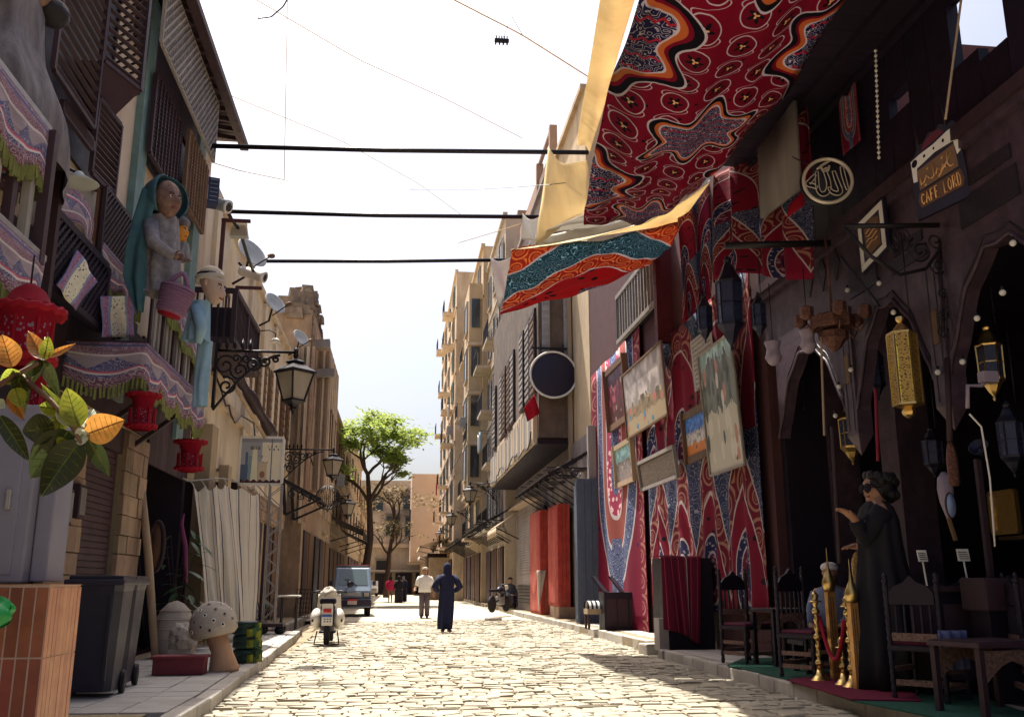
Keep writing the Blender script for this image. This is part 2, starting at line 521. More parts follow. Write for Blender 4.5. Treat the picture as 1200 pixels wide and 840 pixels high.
tme = bpy.data.meshes.new('paving_tile'); tme.from_pydata(tb.v, [], tb.f); tme.materials.append(M_pave); tme.update()
def tiles(par, xa, xb, y0, y1, z, sx, sy):
    y = y0
    while y + sy <= y1 + .01:
        x = xb(y) - sx
        while x > xa - sx * .5:
            M = Matrix.Translation((x + sx / 2, y + sy / 2, z + rnd.uniform(-.004, .004))) @ Matrix.Rotation(rnd.uniform(-.006, .006), 4, 'X') @ Matrix.Diagonal((sx - .012, sy - .012, 1, 1))
            link('paving_tile', tme, par, M)
            x -= sx
        y += sy
tiles(pl, -3.6, lambda y: klx(y) - .18, 8.8, 23.0, ZL, .4, .4)
tiles(pr_, 4.5, lambda y: 5.5, 8.0, 15.5, ZR, .5, .5)
# right pavement beyond the ramp, its edge stones lower and broken
p3 = pavement('pavement_right_beyond', 'stone pavement edge beyond the ramp by the shutters and red cloths', [(4.62, 17.6), (5.7, 17.6), (5.7, 120), (4.6, 120), (4.55, 40)], 0.16)
kerbs(p3, lambda y: 4.62 - max(0, y - 17.6) * .004, 17.7, 38, 0.16, -1, (.7, 1.1))
tiles(p3, 4.8, lambda y: 5.62, 17.7, 26, .16, .6, .6)
b = MB()
b.add([(4.5, 15.62, -.05), (5.7, 15.62, .02), (5.7, 17.58, .15), (4.62, 17.58, .13)], [(0, 1, 2, 3)])
tag(b.build('pavement_ramp', M_pave), 'sloping stone ramp between the two pavements', kind='structure')
p4 = pavement('pavement_left_beyond', 'pavement along the far left houses', [(-3.95, 24.4), (-2.95, 24.4), (-3.1, 90), (-3.95, 90)], 0.11)
kerbs(p4, lambda y: -2.95 - (y - 24.4) * .002, 24.4, 44, 0.11, 1, (.7, 1.2))
# loose broken kerb pieces
for lab, u, v, s, rz in (('loose dark kerb block lying at the pavement corner by the draped rug', 775, 764, (.75, .32, .2), .25),
                     ('small pale broken stone at the far kerb by the motorbike', 578, 727, (.5, .3, .14), .5)):
    p = at(u, v, Z=0.02)
    bb = MB(); bb.bevbox((p.x, p.y, s[2] / 2 - .02), s, .03, rz=rz)
    tag(bb.build('kerb_block', M_kerb), lab, 'stone block')
# ------------------------------------------------------------------ building helpers
def louvre(par, A, B, z0, z1, n, m, d=.05, t=.022, frame=.05, tilt=.5, name='slat', fm=None):
    """frame + n horizontal slats between plan points A and B"""
    A, B = Vector((A[0], A[1], 0)), Vector((B[0], B[1], 0))
    dr = (B - A).normalized()
    fm = fm or m
    for P in (A, B):
        bar('panel_frame', par, (P.x, P.y, z0), (P.x, P.y, z1), frame, frame, fm)
    for z in (z0, z1):
        bar('panel_frame', par, A + dr * frame * .5 + Vector((0, 0, z)), B - dr * frame * .5 + Vector((0, 0, z)), frame * .96, frame * .96, fm)
    nrm = Vector((dr.y, -dr.x, 0))
    for i in range(n):
        z = z0 + (z1 - z0) * (i + .5) / n
        a, c = A + dr * .03, B - dr * .03
        Mx = Matrix.Translation((a + c) / 2 + Vector((0, 0, z))) @ Matrix(((dr.x, nrm.x, 0, 0), (dr.y, nrm.y, 0, 0), (0, 0, 1, 0), (0, 0, 0, 1))) @ Matrix.Rotation(tilt, 4, 'X') @ Matrix.Diagonal(((c - a).length, d, t, 1))
        link(name, unit(m), par, Mx)
def lattice(par, A, B, z0, z1, step, m, w=.018, frame=.045, name='lattice_bar', fm=None):
    A, B = Vector((A[0], A[1], 0)), Vector((B[0], B[1], 0))
    dr = (B - A).normalized(); L = (B - A).length; H = z1 - z0
    fm = fm or m
    for P in (A, B): bar('panel_frame', par, (P.x, P.y, z0), (P.x, P.y, z1), frame, frame, fm)
    for z in (z0, z1): bar('panel_frame', par, A + dr * frame * .5 + Vector((0, 0, z)), B - dr * frame * .5 + Vector((0, 0, z)), frame * .96, frame * .96, fm)
    nrm = Vector((dr.y, -dr.x, 0))
    for s in (1, -1):
        k = -H + step
        while k < L:
            x0, x1 = max(0, k), min(L, k + H)
            if x1 - x0 > step * .4:
                if s == 1: p, q = (x0, x0 - k), (x1, x1 - k)
                else: p, q = (x0, H - (x0 - k)), (x1, H - (x1 - k))
                off = nrm * (.011 * s)
                bar(name, par, A + dr * p[0] + Vector((0, 0, z0 + p[1])) + off, A + dr * q[0] + Vector((0, 0, z0 + q[1])) + off, w, w, m)
            k += step
def window_in(par, X, y0, y1, z0, z1, side, frame_m, depth=.18, bars=2, shutter=None, glass=None, sill=None):
    """a recessed window on a wall plane X (side=+1: street is at +x)"""
    gm = glass or M_glass
    f = MB()
    w = .06
    xo = X + side * .02
    f.bb(xo - .1, xo + .02, y0 - w, y0, z0 - w, z1 + w); f.bb(xo - .1, xo + .02, y1, y1 + w, z0 - w, z1 + w)
    f.bb(xo - .1, xo + .02, y0, y1, z1, z1 + w); f.bb(xo - .1, xo + .02, y0, y1, z0 - w, z0)
    wi = f.build('window', frame_m, par)
    g = MB(); g.bb(xo - .06, xo - .035, y0, y1, z0, z1); g.build('pane', gm, wi)
    for i in range(bars):
        y = y0 + (y1 - y0) * (i + 1) / (bars + 1)
        g = MB(); g.bb(xo - .05, xo - .005, y - .02, y + .02, z0, z1); g.build('glazing_bar', frame_m, wi)
    if sill:
        g = MB(); g.bb(xo - .05, xo + side * .12, y0 - .12, y1 + .12, z0 - w - .08, z0 - w); g.build('sill', sill, wi)
    if shutter:
        for ys in (y0 - .03, y1 + .03):
            d = -1 if ys < (y0 + y1) / 2 else 1
            hw = (y1 - y0) * .5
            p = bar('shutter', wi, (xo + side * .05, ys + d * hw / 2, z0), (xo + side * .05, ys + d * hw / 2, z1), .04, hw, shutter)
            p.matrix_basis = Matrix.Translation((xo + side * .05, ys + d * hw / 2, (z0 + z1) / 2)) @ Matrix.Diagonal((.035, hw, z1 - z0, 1)); W[p] = p.matrix_basis
            for i in range(7):
                z = z0 + (z1 - z0) * (i + .5) / 7
                block('shutter_slat', wi, xo + side * .066, xo + side * .09, ys + d * .04, ys + d * (hw - .04), z - .02, z + .025, shutter)
    return wi
def blocks(par, X, y0, y1, z0, z1, m, side, bw=.55, bh=.32, t=.06, name='stone', q=rnd):
    """stone blocks laid in courses, proud of plane X"""
    z = z0; r = 0
    while z < z1 - .05:
        h = min(bh * q.uniform(.85, 1.1), z1 - z)
        y = y0 - (bw * .5 if r % 2 else 0) * q.random()
        while y < y1 - .02:
            l = min(bw * q.uniform(.75, 1.25), y1 - y)
            ya = max(y, y0)
            if y + l - ya > .06:
                tt = t + q.uniform(-.015, .015)
                block(name, par, X, X + side * tt, ya + .007, y + l - .007, z + .007, z + h - .007, m)
            y += l
        z += h; r += 1

# ------------------------------------------------------------------ shop house on the left
house = thing('shop_house', 'cream plastered old house with dark wooden lattice bays above the mushroom shop', 'house', (FL, 11, 0))
b = MB(); b.bb(-9.5, FL, -3, 17.9, 3.35, 9.9); b.build('wall', M_plas, house)
b = MB(); b.bb(-9.6, FL + .55, -3.2, 18.05, 9.9, 10.02); b.build('roof', M_wdk, house)
for i in range(24):   # eave rafters, seen from the street
    y = 8.5 + i * .4
    bar('rafter', house, (FL + .02, y, 9.86), (FL + .62, y, 9.78), .07, .09, M_wdk)
b = MB(); b.bb(FL + .5, FL + .66, 8, 18.1, 9.74, 9.86); b.build('fascia', M_wdk, house)
b = MB(); b.bb(FL - .02, FL + .03, 15.2, 15.75, 9.86, 10.1); b.build('eave_board', M_wdk, house)
# ground floor: piers, shutter, back room
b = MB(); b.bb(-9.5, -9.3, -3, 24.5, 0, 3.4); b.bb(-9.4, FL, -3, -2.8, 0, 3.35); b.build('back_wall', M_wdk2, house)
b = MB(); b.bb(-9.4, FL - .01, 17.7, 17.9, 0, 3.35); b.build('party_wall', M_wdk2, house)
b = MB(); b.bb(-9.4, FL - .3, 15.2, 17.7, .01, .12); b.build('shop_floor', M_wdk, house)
for y0, y1, m in ((-3, 9.2, M_bstone), (11.1, 12.2, M_bstone), (13.85, 15.0, M_bstone)):
    b = MB(); b.bb(-4.5, FL - .02, y0, y1, 0, 3.35); p = b.build('pier', M_joint, house)
    if y0 > 0: blocks(p, FL - .02, y0, y1, .13, 3.3, M_bstone, 1, bw=.62, bh=.3)
b = MB(); b.bb(-4.05, FL - .1, 12.2, 13.85, .12, 3.0)
sh = b.build('roller_shutter', M_shut, house)
for i in range(34):
    z = .16 + i * .083
    block('shutter_slat', sh, FL - .1, FL - .075, 12.24, 13.81, z, z + .07, M_shut)
b = MB(); b.bb(-4.2, FL - .02, 12.2, 13.85, 2.98, 3.34); b.build('shutter_box', M_wdk, house)
b = MB(); b.bb(-4.2, FL - .05, 9.2, 11.1, 0, 3.34); b.build('side_door', M_wdk2, house)
# meter boxes on the pier
for y, z, w, h in ((11.45, 2.05, .16, .42), (11.85, 2.15, .26, .4)):
    b = MB(); b.bevbox((FL + .09, y, z), (.1, w, h), .01); mb = b.build('meter_box', M_wdk, house)
    b = MB(); b.bevbox((FL + .143, y, z), (.012, w * .75, h * .8), .004); b.build('meter_door', M_wgr, mb)
for i in range(22): block('fascia_board', house, FL, FL + .035, 9.0 + i * .4, 9.395 + i * .4, 3.0 if i > 14 else 3.36, 4.75 + .06 * (i % 3), M_wdk)
# teal pilasters
for y0, y1 in ((12.8, 13.2), (16.4, 16.9)):
    b = MB(); b.bb(FL - .1, FL + .1, y0, y1, 3.6, 9.7); b.bb(FL - .1, FL + .14, y0 - .05, y1 + .05, 9.3, 9.5); b.build('pilaster', M_teal, house)
# bay 1: louvred box high over the shop
bay = thing('louvred_bay', 'dark brown louvred window box high on the cream wall, nearest the camera', 'lattice bay', (FL, 10.5, 5.8))
zb = at(165, 108, X=-3.35).z; zm = at(90, 122, X=-3.6).z
louvre(bay, (-3.6, 9.05), (-3.6, 10.35), zm, 9.7, 26, M_wdk)
louvre(bay, (-3.6, 10.4), (-3.35, 11.05), zb, 9.7, 20, M_wdk)
louvre(bay, (-3.35, 11.1), (-3.85, 11.5), zb, 9.7, 20, M_wdk)
b = MB(); b.add([(-3.6, 10.4, zb - .02), (-3.35, 11.08, zb - .02), (-3.88, 11.5, zb - .02), (-3.88, 10.4, zb - .02), (-3.86, 11.0, zb - .75)], [(0, 1, 4), (1, 2, 4), (2, 3, 4), (3, 0, 4), (0, 3, 2, 1)]); b.build('corbel', M_wdk, bay)
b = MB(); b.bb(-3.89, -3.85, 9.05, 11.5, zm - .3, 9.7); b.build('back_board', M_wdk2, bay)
b = MB(); b.bb(-3.63, -3.5, 8.75, 8.98, 7.9, 9.8); b.build('post', M_maroonw, bay)
zl = at(110, 212, X=-3.7).z
louvre(bay, (-3.68, 9.6), (-3.66, 10.55), zl + .25, zm - .06, 10, M_wdk)
louvre(bay, (-3.66, 10.6), (-3.6, 11.3), zl, zl + .95, 12, M_wdk)
for i in range(12):   # ribbed apron under the box
    y = 10.55 + i * .065
    bar('apron_rib', bay, (-3.72, y, zl + .9), (-3.78, y, zb - .1), .03, .03, M_wdk)
# bays 2 and 3: lattice screens between the teal pilasters
bay2 = thing('lattice_screen', 'square dark lattice screen beside the teal pilaster under the eave', 'lattice bay', (FL, 14, 5.9))
z0, z1 = at(190, 208, X=-3.75).z, at(190, 105, X=-3.75).z
def grid(par, A, B, z0, z1, nh, nv, m, w=.03):
    A, B = Vector((A[0], A[1], 0)), Vector((B[0], B[1], 0)); dr = (B - A).normalized()
    for P in (A, B): bar('panel_frame', par, (P.x, P.y, z0), (P.x, P.y, z1), .06, .06, m)
    for z in (z0, z1): bar('panel_frame', par, A + Vector((0, 0, z)) + dr * .03, B + Vector((0, 0, z)) - dr * .03, .055, .055, m)
    for i in range(nh):
        z = z0 + (z1 - z0) * (i + 1) / (nh + 1); bar('slat', par, A + Vector((0, 0, z)) + dr * .03, B + Vector((0, 0, z)) - dr * .03, w * 1.4, w, m)
    for i in range(nv):
        p = A + (B - A) * (i + 1) / (nv + 1); n_ = Vector((dr.y, -dr.x, 0)) * .03
        bar('upright', par, p + n_ + Vector((0, 0, z0)), p + n_ + Vector((0, 0, z1)), w, w, m)
grid(bay2, (-3.72, 13.0), (-3.72, 14.65), z0, z1, 18, 8, M_wdk)
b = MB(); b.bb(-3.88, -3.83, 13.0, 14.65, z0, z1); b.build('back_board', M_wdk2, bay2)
bay3 = thing('lattice_screen', 'lighter open lattice screen with crossed slats at the far end of the house', 'lattice bay', (FL, 15.6, 5.9))
z2, z3 = at(222, 245, X=-3.6).z, at(222, 150, X=-3.6).z
grid(bay3, (-3.62, 14.75), (-3.62, 16.3), z2, z3, 20, 7, M_wmd)
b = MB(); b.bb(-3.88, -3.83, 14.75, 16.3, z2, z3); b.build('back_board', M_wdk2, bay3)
bay4 = thing('lattice_screen', 'weathered grey lattice strip tucked right under the roof edge', 'lattice bay', (FL, 14, 8.7))
lattice(bay4, (-3.5, 12.3), (-3.5, 16.2), z1 + .1, 9.72, .16, M_wgr, w=.035)
b = MB(); b.bb(-3.88, -3.82, 12.3, 16.2, z1 + .1, 9.72); b.build('back_board', M_wdk, bay4)
# projecting frame and balcony with rails beyond the pilaster
bal = thing('rail_balcony', 'dark wooden balcony with upright rails jutting over the street behind the cap doll', 'balcony', (FL, 18.4, 3.9))
zc, zd = at(275, 405, X=-3.2).z, at(250, 302, X=-3.2).z
b = MB(); b.bb(-3.9, -3.1, 17.2, 20.2, zc - .12, zc); b.build('floor', M_wdk, bal)
for y in (17.25, 18.7, 20.15): bar('post', bal, (-3.14, y, zc), (-3.14, y, zd), .09, .09, M_wdk)
bar('handrail', bal, (-3.14, 17.2, zd), (-3.14, 20.2, zd), .1, .1, M_wdk)
bar('handrail', bal, (-3.9, 17.25, zd + .01), (-3.19, 17.25, zd + .01), .09, .09, M_wdk)
for i in range(20): bar('baluster', bal, (-3.14, 17.4 + i * .14, zc), (-3.14, 17.4 + i * .14, zd - .05), .035, .035, M_wdk)
for i in range(5): bar('baluster', bal, (-3.82 + i * .13, 17.25, zc), (-3.82 + i * .13, 17.25, zd - .05), .035, .035, M_wdk)
b = MB(); b.bb(-3.88, -3.2, 17.3, 17.4, zc, zd - .3); b.build('screen_board', M_wdk2, bal)
for y, zz in ((17.5, 1.5), (19.4, .75)):
    bar('bracket_post', bal, (-3.5, y, zd), (-3.5, y, zd + zz), .07, .07, M_maroonw); bar('bracket_arm', bal, (-3.54, y, zd + zz), (-3.0, y, zd + zz), .06, .06, M_maroonw)

# ------------------------------------------------------------------ cream house 2
h2 = thing('cream_house', 'plain cream rendered house with pilaster strips behind the wall lamps', 'house', (FL, 26, 0))
b = MB(); b.bb(-10, FL - .02, 17.95, 33, 3.6, 8.85); b.build('wall', M_plas2, h2)
b = MB(); b.bb(-10, FL + .1, 17.95, 33.05, 8.85, 9.0); b.build('coping', M_plas, h2)
for y in (18.6, 23.4, 25.8, 28.2, 32.6):
    b = MB(); b.bb(FL - .02, FL + .07, y, y + .42, 3.6, 8.8); b.build('pilaster', M_plas2, h2)
b = MB(); b.bb(FL - .03, FL + .08, 18.2, 33, 4.9, 5.1); b.build('string_course', M_plas, h2)
for y0, y1, z0, z1 in ((19.6, 20.7, 5.5, 7.4), (24.2, 25.2, 5.6, 7.3), (26.8, 27.6, 5.6, 7.3), (29.4, 30.6, 5.6, 7.3), (31.2, 32.1, 5.6, 7.3)):
    window_in(h2, FL - .02, y0, y1, z0, z1, 1, M_wmd, bars=1, shutter=M_wmd if y0 > 21 else None, sill=M_plas)
b = MB(); b.bb(-10, FL - .02, 23.9, 33, 0, 3.6); b.build('ground_floor_wall', M_bstone, h2)
for k, (y0, y1) in enumerate(((24.2, 25.6), (26.2, 27.8), (28.6, 30.0), (30.6, 32.4))):
    b = MB(); b.bb(FL - .1, FL + .02, y0, y1, .1, 2.9); d = b.build('shop_door', (M_wdk, M_wmd, M_shut, M_wdk2)[k], h2)
    for i in range(7):
        yy = y0 + (y1 - y0) * (i + .5) / 7
        block('plank', d, FL + .02, FL + .05, yy - (y1 - y0) / 16, yy + (y1 - y0) / 16, .12, 2.85, (M_wmd, M_wdk, M_shut, M_wmd)[k])
blocks(h2, FL - .02, 23.9, 33, 2.95, 3.6, M_bstone, 1, bw=.7, bh=.32)
# wooden corner column and slanted awning pole with rolled cloth
b = MB(); b.bb(FL, FL + .28, 18.55, 19.15, .12, 4.2); b.build('wooden_column', M_wpl, h2)
b = MB(); b.bb(FL, FL + .2, 21.0, 21.4, .12, 3.7); b.build('wooden_column', M_wpl, h2)
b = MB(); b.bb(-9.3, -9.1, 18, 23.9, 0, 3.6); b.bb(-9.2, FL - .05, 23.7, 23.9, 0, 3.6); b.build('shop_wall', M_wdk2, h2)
aw = thing('rolled_awning', 'dark cloth awning rolled along a slanting pale pole beside the framed picture board', 'awning', (FL, 21, 4.6))
A, B_ = at(268, 440, X=-3.7), at(315, 520, X=-3.2)
b = MB(); b.tube([A, B_], .045, 8); b.build('pole', M_wpl, aw)
A2, B2 = A + Vector((0, 0, .28)), B_ + Vector((0, .5, .32))
b = MB(); b.tube([A2 + (B2 - A2) * (i / 9) + Vector((0, 0, .03 * math.sin(i * 2.1))) for i in range(10)], [.13 + .04 * math.sin(i * 1.7) for i in range(10)], 10); b.build('cloth_roll', M_wdk, aw)
# ------------------------------------------------------------------ ruined stone house 3 with beam ends
h3 = thing('ruined_stone_house', 'brown stone house with a broken rubble top and jutting roof beams', 'house', (FL, 40, 0))
b = MB(); b.bb(-10, -3.3, 33.2, 47, 0, 10.8); b.build('wall', M_bstone, h3)
blocks(h3, -3.3, 33.3, 46.9, 4.0, 10.7, M_bstone, 1, bw=1.2, bh=.5, t=.05)
rb = MB()
for i in range(260):
    y = rnd.uniform(33.3, 40.5); h = 1.9 * math.sin((y - 33.3) / 7.2 * PI) ** .8
    s_ = rnd.uniform(.25, .6); rb.box((-3.6 - rnd.random() * .7, y, 10.65 + rnd.random() ** 1.5 * h), (s_, s_ * rnd.uniform(.8, 1.6), s_ * .7), rz=rnd.uniform(-.4, .4), taper=rnd.uniform(.7, 1))
tag(rb.build('rubble_top', M_rubble, h3), kind='stuff')
for k, (u, v, w) in enumerate(((387, 403, 34), (392, 437, 30))):
    e = at(u, v, Y=34.5 + k * .4)
    b = MB(); b.beam((e.x - 1.6, e.y, e.z - .12), (e.x, e.y, e.z), .36, .3); b.build('roof_beam', M_wgr, h3)
for i, x in enumerate((-3.55, -3.36, -3.18)):
    b = MB(); b.bb(x - .05, x + .05, 33.05, 33.18, 3.2, 9.4); b.build('corner_strip', M_plas if i % 2 else M_bstone, h3)
# front bay of ruin facing the street, warm brick stripes
b = MB(); b.bb(-3.3, -2.75, 35, 40, 4.4, 9.9); bay5 = b.build('bay', M_bstone, h3)
for i in range(5): block('bay_strip', bay5, -2.75, -2.68, 35.1 + i * 1.0, 35.5 + i * 1.0, 4.5, 9.7, M_plas)
for i in range(4): block('bay_strip', bay5, -3.26 + i * .14, -3.19 + i * .14, 34.93, 35, 4.5, 9.7, M_plas if i % 2 == 0 else M_brick)
for y0, y1 in ((36, 37), (38.4, 39.4), (42, 43), (44.5, 45.5)):
    window_in(h3, -3.3 if y0 > 41 else -2.7, y0, y1, 5.8, 7.6, 1, M_wmd, bars=1, sill=M_bstone)
for k, (y0, y1) in enumerate(((33.9, 35.2), (36.0, 37.6), (38.4, 40.2), (41, 43), (44, 46))):
    b = MB(); b.bb(-3.34, -3.24, y0, y1, .1, 3.0); b.build('shop_door', (M_wdk, M_wmd, M_wdk2, M_wdk, M_wmd)[k], h3)
# ------------------------------------------------------------------ printed cloth: patterns from arithmetic on UV
RED, CRIM, NAVY, WHT, ORG, BLK, TEAL, PINK, GRN = (0.20, 0.007, 0.034), (0.22, 0.006, 0.03), (0.018, 0.020, 0.075), (0.44, 0.39, 0.41), (0.40, 0.14, 0.05), (0.010, 0.008, 0.016), (0.02, 0.075, 0.115), (0.60, 0.22, 0.20), (0.30, 0.36, 0.06)
def pat(name, fn, trans=0.0, rough=0.9, weave=900.0, metal=0.0, uvscale=None, fade=0.35):
    m, nt, bs, out = newmat(name)
    tc = nd(nt, 'ShaderNodeTexCoord'); sp = nd(nt, 'ShaderNodeSeparateXYZ')
    # a little warp, so that the print follows creased cloth
    nz = nd(nt, 'ShaderNodeTexNoise', i_Scale=5.0, i_Detail=3.0); nt.links.new(tc.outputs['UV'], nz.inputs['Vector'])
    vm = nd(nt, 'ShaderNodeVectorMath', operation='MULTIPLY_ADD'); nt.links.new(nz.outputs[1], vm.inputs[0]); vm.inputs[1].default_value = (.022, .022, 0); nt.links.new(tc.outputs['UV'], vm.inputs[2])
    nt.links.new(vm.outputs[0], sp.inputs[0])
    u, v = E(nt, sp.outputs[0]), E(nt, sp.outputs[1])
    col = fn(nt, u, v)
    n2 = nd(nt, 'ShaderNodeTexNoise', i_Scale=7.0, i_Detail=6.0); nt.links.new(tc.outputs['UV'], n2.inputs['Vector'])
    f2 = (E(nt, n2.outputs[0]) - .45) * (fade * 2)
    col = mixc(nt, f2, col, (0.06, 0.03, 0.04))
    nt.links.new(col, bs.inputs['Base Color']); bs.inputs['Roughness'].default_value = rough; bs.inputs['Specular IOR Level'].default_value = 0.15; bs.inputs['Metallic'].default_value = metal
    nb = nd(nt, 'ShaderNodeTexNoise', i_Scale=40.0, i_Detail=6.0); nt.links.new(tc.outputs['UV'], nb.inputs['Vector'])
    bp = nd(nt, 'ShaderNodeBump'); bp.inputs['Strength'].default_value = .25; bp.inputs['Distance'].default_value = .01
    nt.links.new(nb.outputs[0], bp.inputs['Height']); nt.links.new(bp.outputs[0], bs.inputs['Normal'])
    if trans:
        tr = nd(nt, 'ShaderNodeBsdfTranslucent'); nt.links.new(col, tr.inputs[0])
        mx = nd(nt, 'ShaderNodeMixShader'); mx.inputs[0].default_value = trans
        nt.links.new(bs.outputs[0], mx.inputs[1]); nt.links.new(tr.outputs[0], mx.inputs[2]); nt.links.new(mx.outputs[0], out.inputs[0])
    MATS[name] = m
    return m
def vec2(nt, u, v):
    c = nd(nt, 'ShaderNodeCombineXYZ'); nt.links.new(u.k, c.inputs[0]); nt.links.new(v.k, c.inputs[1]); return c.outputs[0]
def scroll(nt, u, v, s, w=.07):
    """curly line work"""
    n = nd(nt, 'ShaderNodeTexNoise', i_Scale=s * .6, i_Detail=1.0)
    vv = vec2(nt, u, v); nt.links.new(vv, n.inputs['Vector'])
    return ((E(nt, n.outputs[0]) * 9).fr() - .5).abs().lt(w * 1.6)
def flecks(nt, u, v, s, r=.25):
    x = nd(nt, 'ShaderNodeTexVoronoi', i_Scale=s); nt.links.new(vec2(nt, u, v), x.inputs['Vector'])
    return E(nt, x.outputs['Distance']).lt(r)
def spiral(nt, cx, cy, turns=1.4, w=.32):
    r = (cx * cx + cy * cy).sqrt() + .001
    return ((r.log() * turns) + cy.atan2(cx) * (1 / (2 * PI))).fr().lt(w)
def cells(u, v, a, b):
    cu = (u * a).fr() - .5
    cv = (v * b + (u * a).fl() * .5).fr() - .5
    return cu, cv
def bands(nt, R_, stops, base):
    """stops: [(upper limit, colour)] from the inside out"""
    col = base
    for lim, c in reversed(stops): col = mixc(nt, R_.lt(lim), col, c)
    return col
def red_field(nt, u, v, a, b, red=RED):
    cu, cv = cells(u, v, a, b)
    r = (cu * cu + cv * cv * .8).sqrt(); th = cv.atan2(cu)
    col = mixc(nt, flecks(nt, u * a, v * b, 3.0, .16), red, BLK)
    vine = (cu - (cv * 2 * PI).sin() * .38).abs().lt(.015)
    col = mixc(nt, vine, col, WHT)
    col = mixc(nt, r.lt(.34), col, tuple(x * .85 for x in red))
    col = mixc(nt, r.near(.34, .015), col, WHT)
    pet = r.lt((th * 5).cos() * .07 + .14)
    col = mixc(nt, pet, col, BLK)
    col = mixc(nt, r.lt((th * 3 + 1).cos() * .04 + .05), col, (0.62, 0.40, 0.22))
    return col
def navy_fill(nt, u, v, s=40):
    col = mixc(nt, scroll(nt, u, v, s), NAVY, WHT)
    z = ((u * s * .5).fr() - .5).abs() * .5 + v * s * .28
    return mixc(nt, (z.fr()).lt(.14), col, (0.35, 0.03, 0.06))
def rug_a(nt, u, v):
    p = ((u * .72 + .62).fr() - .5).abs() * 2; q = ((v * 2.0 + .08).fr() - .5).abs() * 2
    th = q.atan2(p); r = (p * p + q * q).sqrt()
    R1 = r * (1 + (th * 8).cos() * .13) * .86
    base = red_field(nt, u, v, 5, 15)
    inner = navy_fill(nt, u, v * 3, 30)
    col = bands(nt, R1, [(.42, inner), (.435, WHT), (.475, ORG), (.50, RED), (.545, BLK), (.56, WHT)], base)
    p2 = 1 - p; q2 = 1 - q; r2 = (p2 * p2 + q2 * q2).sqrt(); th2 = q2.atan2(p2)
    R2 = r2 * (1 + (th2 * 6).cos() * .2)
    col = bands(nt, R2, [(.33, navy_fill(nt, u, v * 3, 46)), (.345, WHT), (.375, ORG), (.415, BLK), (.43, WHT)], col)
    return col
def rug_b(nt, u, v):
    s = (u - .52).abs() * 2
    F = (1 - v) * .95 + s.pow(1.25) * .5 - .05
    cu, cv = cells(u, v, 9, 7)
    sw = spiral(nt, cu, cv)
    redc = mixc(nt, flecks(nt, u * 4, v * 4, 2.2, .22), (0.30, 0.010, 0.02), (0.02, 0.006, 0.01))
    orgc = mixc(nt, sw, (0.28, 0.03, 0.025), (0.52, 0.22, 0.10))
    tealc = mixc(nt, scroll(nt, u, v, 26, .05), TEAL, (0.28, 0.42, 0.48))
    orgd = mixc(nt, sw, (0.34, 0.05, 0.03), (0.55, 0.24, 0.10))
    col = bands(nt, F, [(.50, redc), (.52, WHT), (.74, orgc), (.76, WHT), (1.06, tealc), (1.08, WHT)], orgd)
    return mixc(nt, ((u - .62) * (u - .62) * 6 + (v - .95) * (v - .95) * 14).lt(.06), col, navy_fill(nt, u, v, 40))
def rug_arch(n, lo=.55):
    def fn(nt, u, v):
        s = ((u * n).fr() - .5).abs() * 2
        vv = v / lo
        F = vv * .97 + s.pow(1.5) * .62
        cu, cv = cells(u, v, n * 3, 9)
        sw = spiral(nt, cu, cv)
        org = mixc(nt, sw, (0.13, 0.009, 0.025), (0.30, 0.15, 0.11))
        red = mixc(nt, flecks(nt, u * n, v * 6, 4, .22), (0.17, 0.006, 0.026), BLK)
        el = (s * s * 2.6 + (vv - .22) * (vv - .22) * 6).sqrt()
        dots = mixc(nt, flecks(nt, u * n, v * 5, 16, .3), NAVY, (.3, .27, .3))
        pk = mixc(nt, flecks(nt, u * n, v * 5, 14, .4), (0.11, 0.01, 0.04), (0.28, 0.17, 0.21))
        col = bands(nt, F, [(.70, red), (.725, WHT), (.97, org), (1.0, WHT)], mixc(nt, scroll(nt, u, v, 40, .05), (0.03, 0.04, 0.10), (.24, .24, .3)))
        col = bands(nt, el, [(.16, BLK), (.36, pk), (.40, WHT), (.62, dots), (.66, WHT)], col)
        t = ((v - lo * 1.02) / (1 - lo))
        s2 = ((u * n * .75 + .3).fr() - .5).abs() * 2
        F2 = (t * t * 1.1 + s2 * s2 * .8).sqrt()
        up = bands(nt, F2, [(.2, pk), (.22, WHT), (.38, dots), (.40, WHT), (.85, red), (.87, WHT), (1.1, org)], mixc(nt, scroll(nt, u, v, 34, .045), (0.02, 0.035, 0.075), (0.20, 0.24, 0.3)))
        return mixc(nt, v.gt(lo * 1.02), col, up)
    return fn
def rug_u(nt, u, v):
    s = (u - .5).abs() * 2
    t = v - .55
    F = (s * s + (t * 1.9).mn(0.0) * (t * 1.9).mn(0.0)).sqrt()
    cu, cv = cells(u, v, 4, 12)
    org = mixc(nt, spiral(nt, cu, cv), (0.15, 0.008, 0.025), (0.32, 0.13, 0.11))
    red = mixc(nt, flecks(nt, u * 2, v * 5, 5, .2), (0.16, 0.007, 0.03), (0.04, 0.01, 0.06))
    pk = mixc(nt, flecks(nt, u * 2, v * 4, 12, .4), (0.30, 0.03, 0.08), (0.68, 0.45, 0.45))
    blu = mixc(nt, scroll(nt, u, v * 2.5, 34, .06), (0.025, 0.045, 0.14), (.32, .32, .38))
    col = bands(nt, F, [(.14, blu), (.28, pk), (.31, WHT), (.50, (0.22, 0.05, 0.04)), (.53, WHT), (.72, blu), (.75, WHT)], red)
    stem = (s - .12 - (v * 9).sin().abs() * .05).lt(0.0) * v.lt(.32)
    col = mixc(nt, stem, col, blu)
    return mixc(nt, s.gt(.80), col, org)
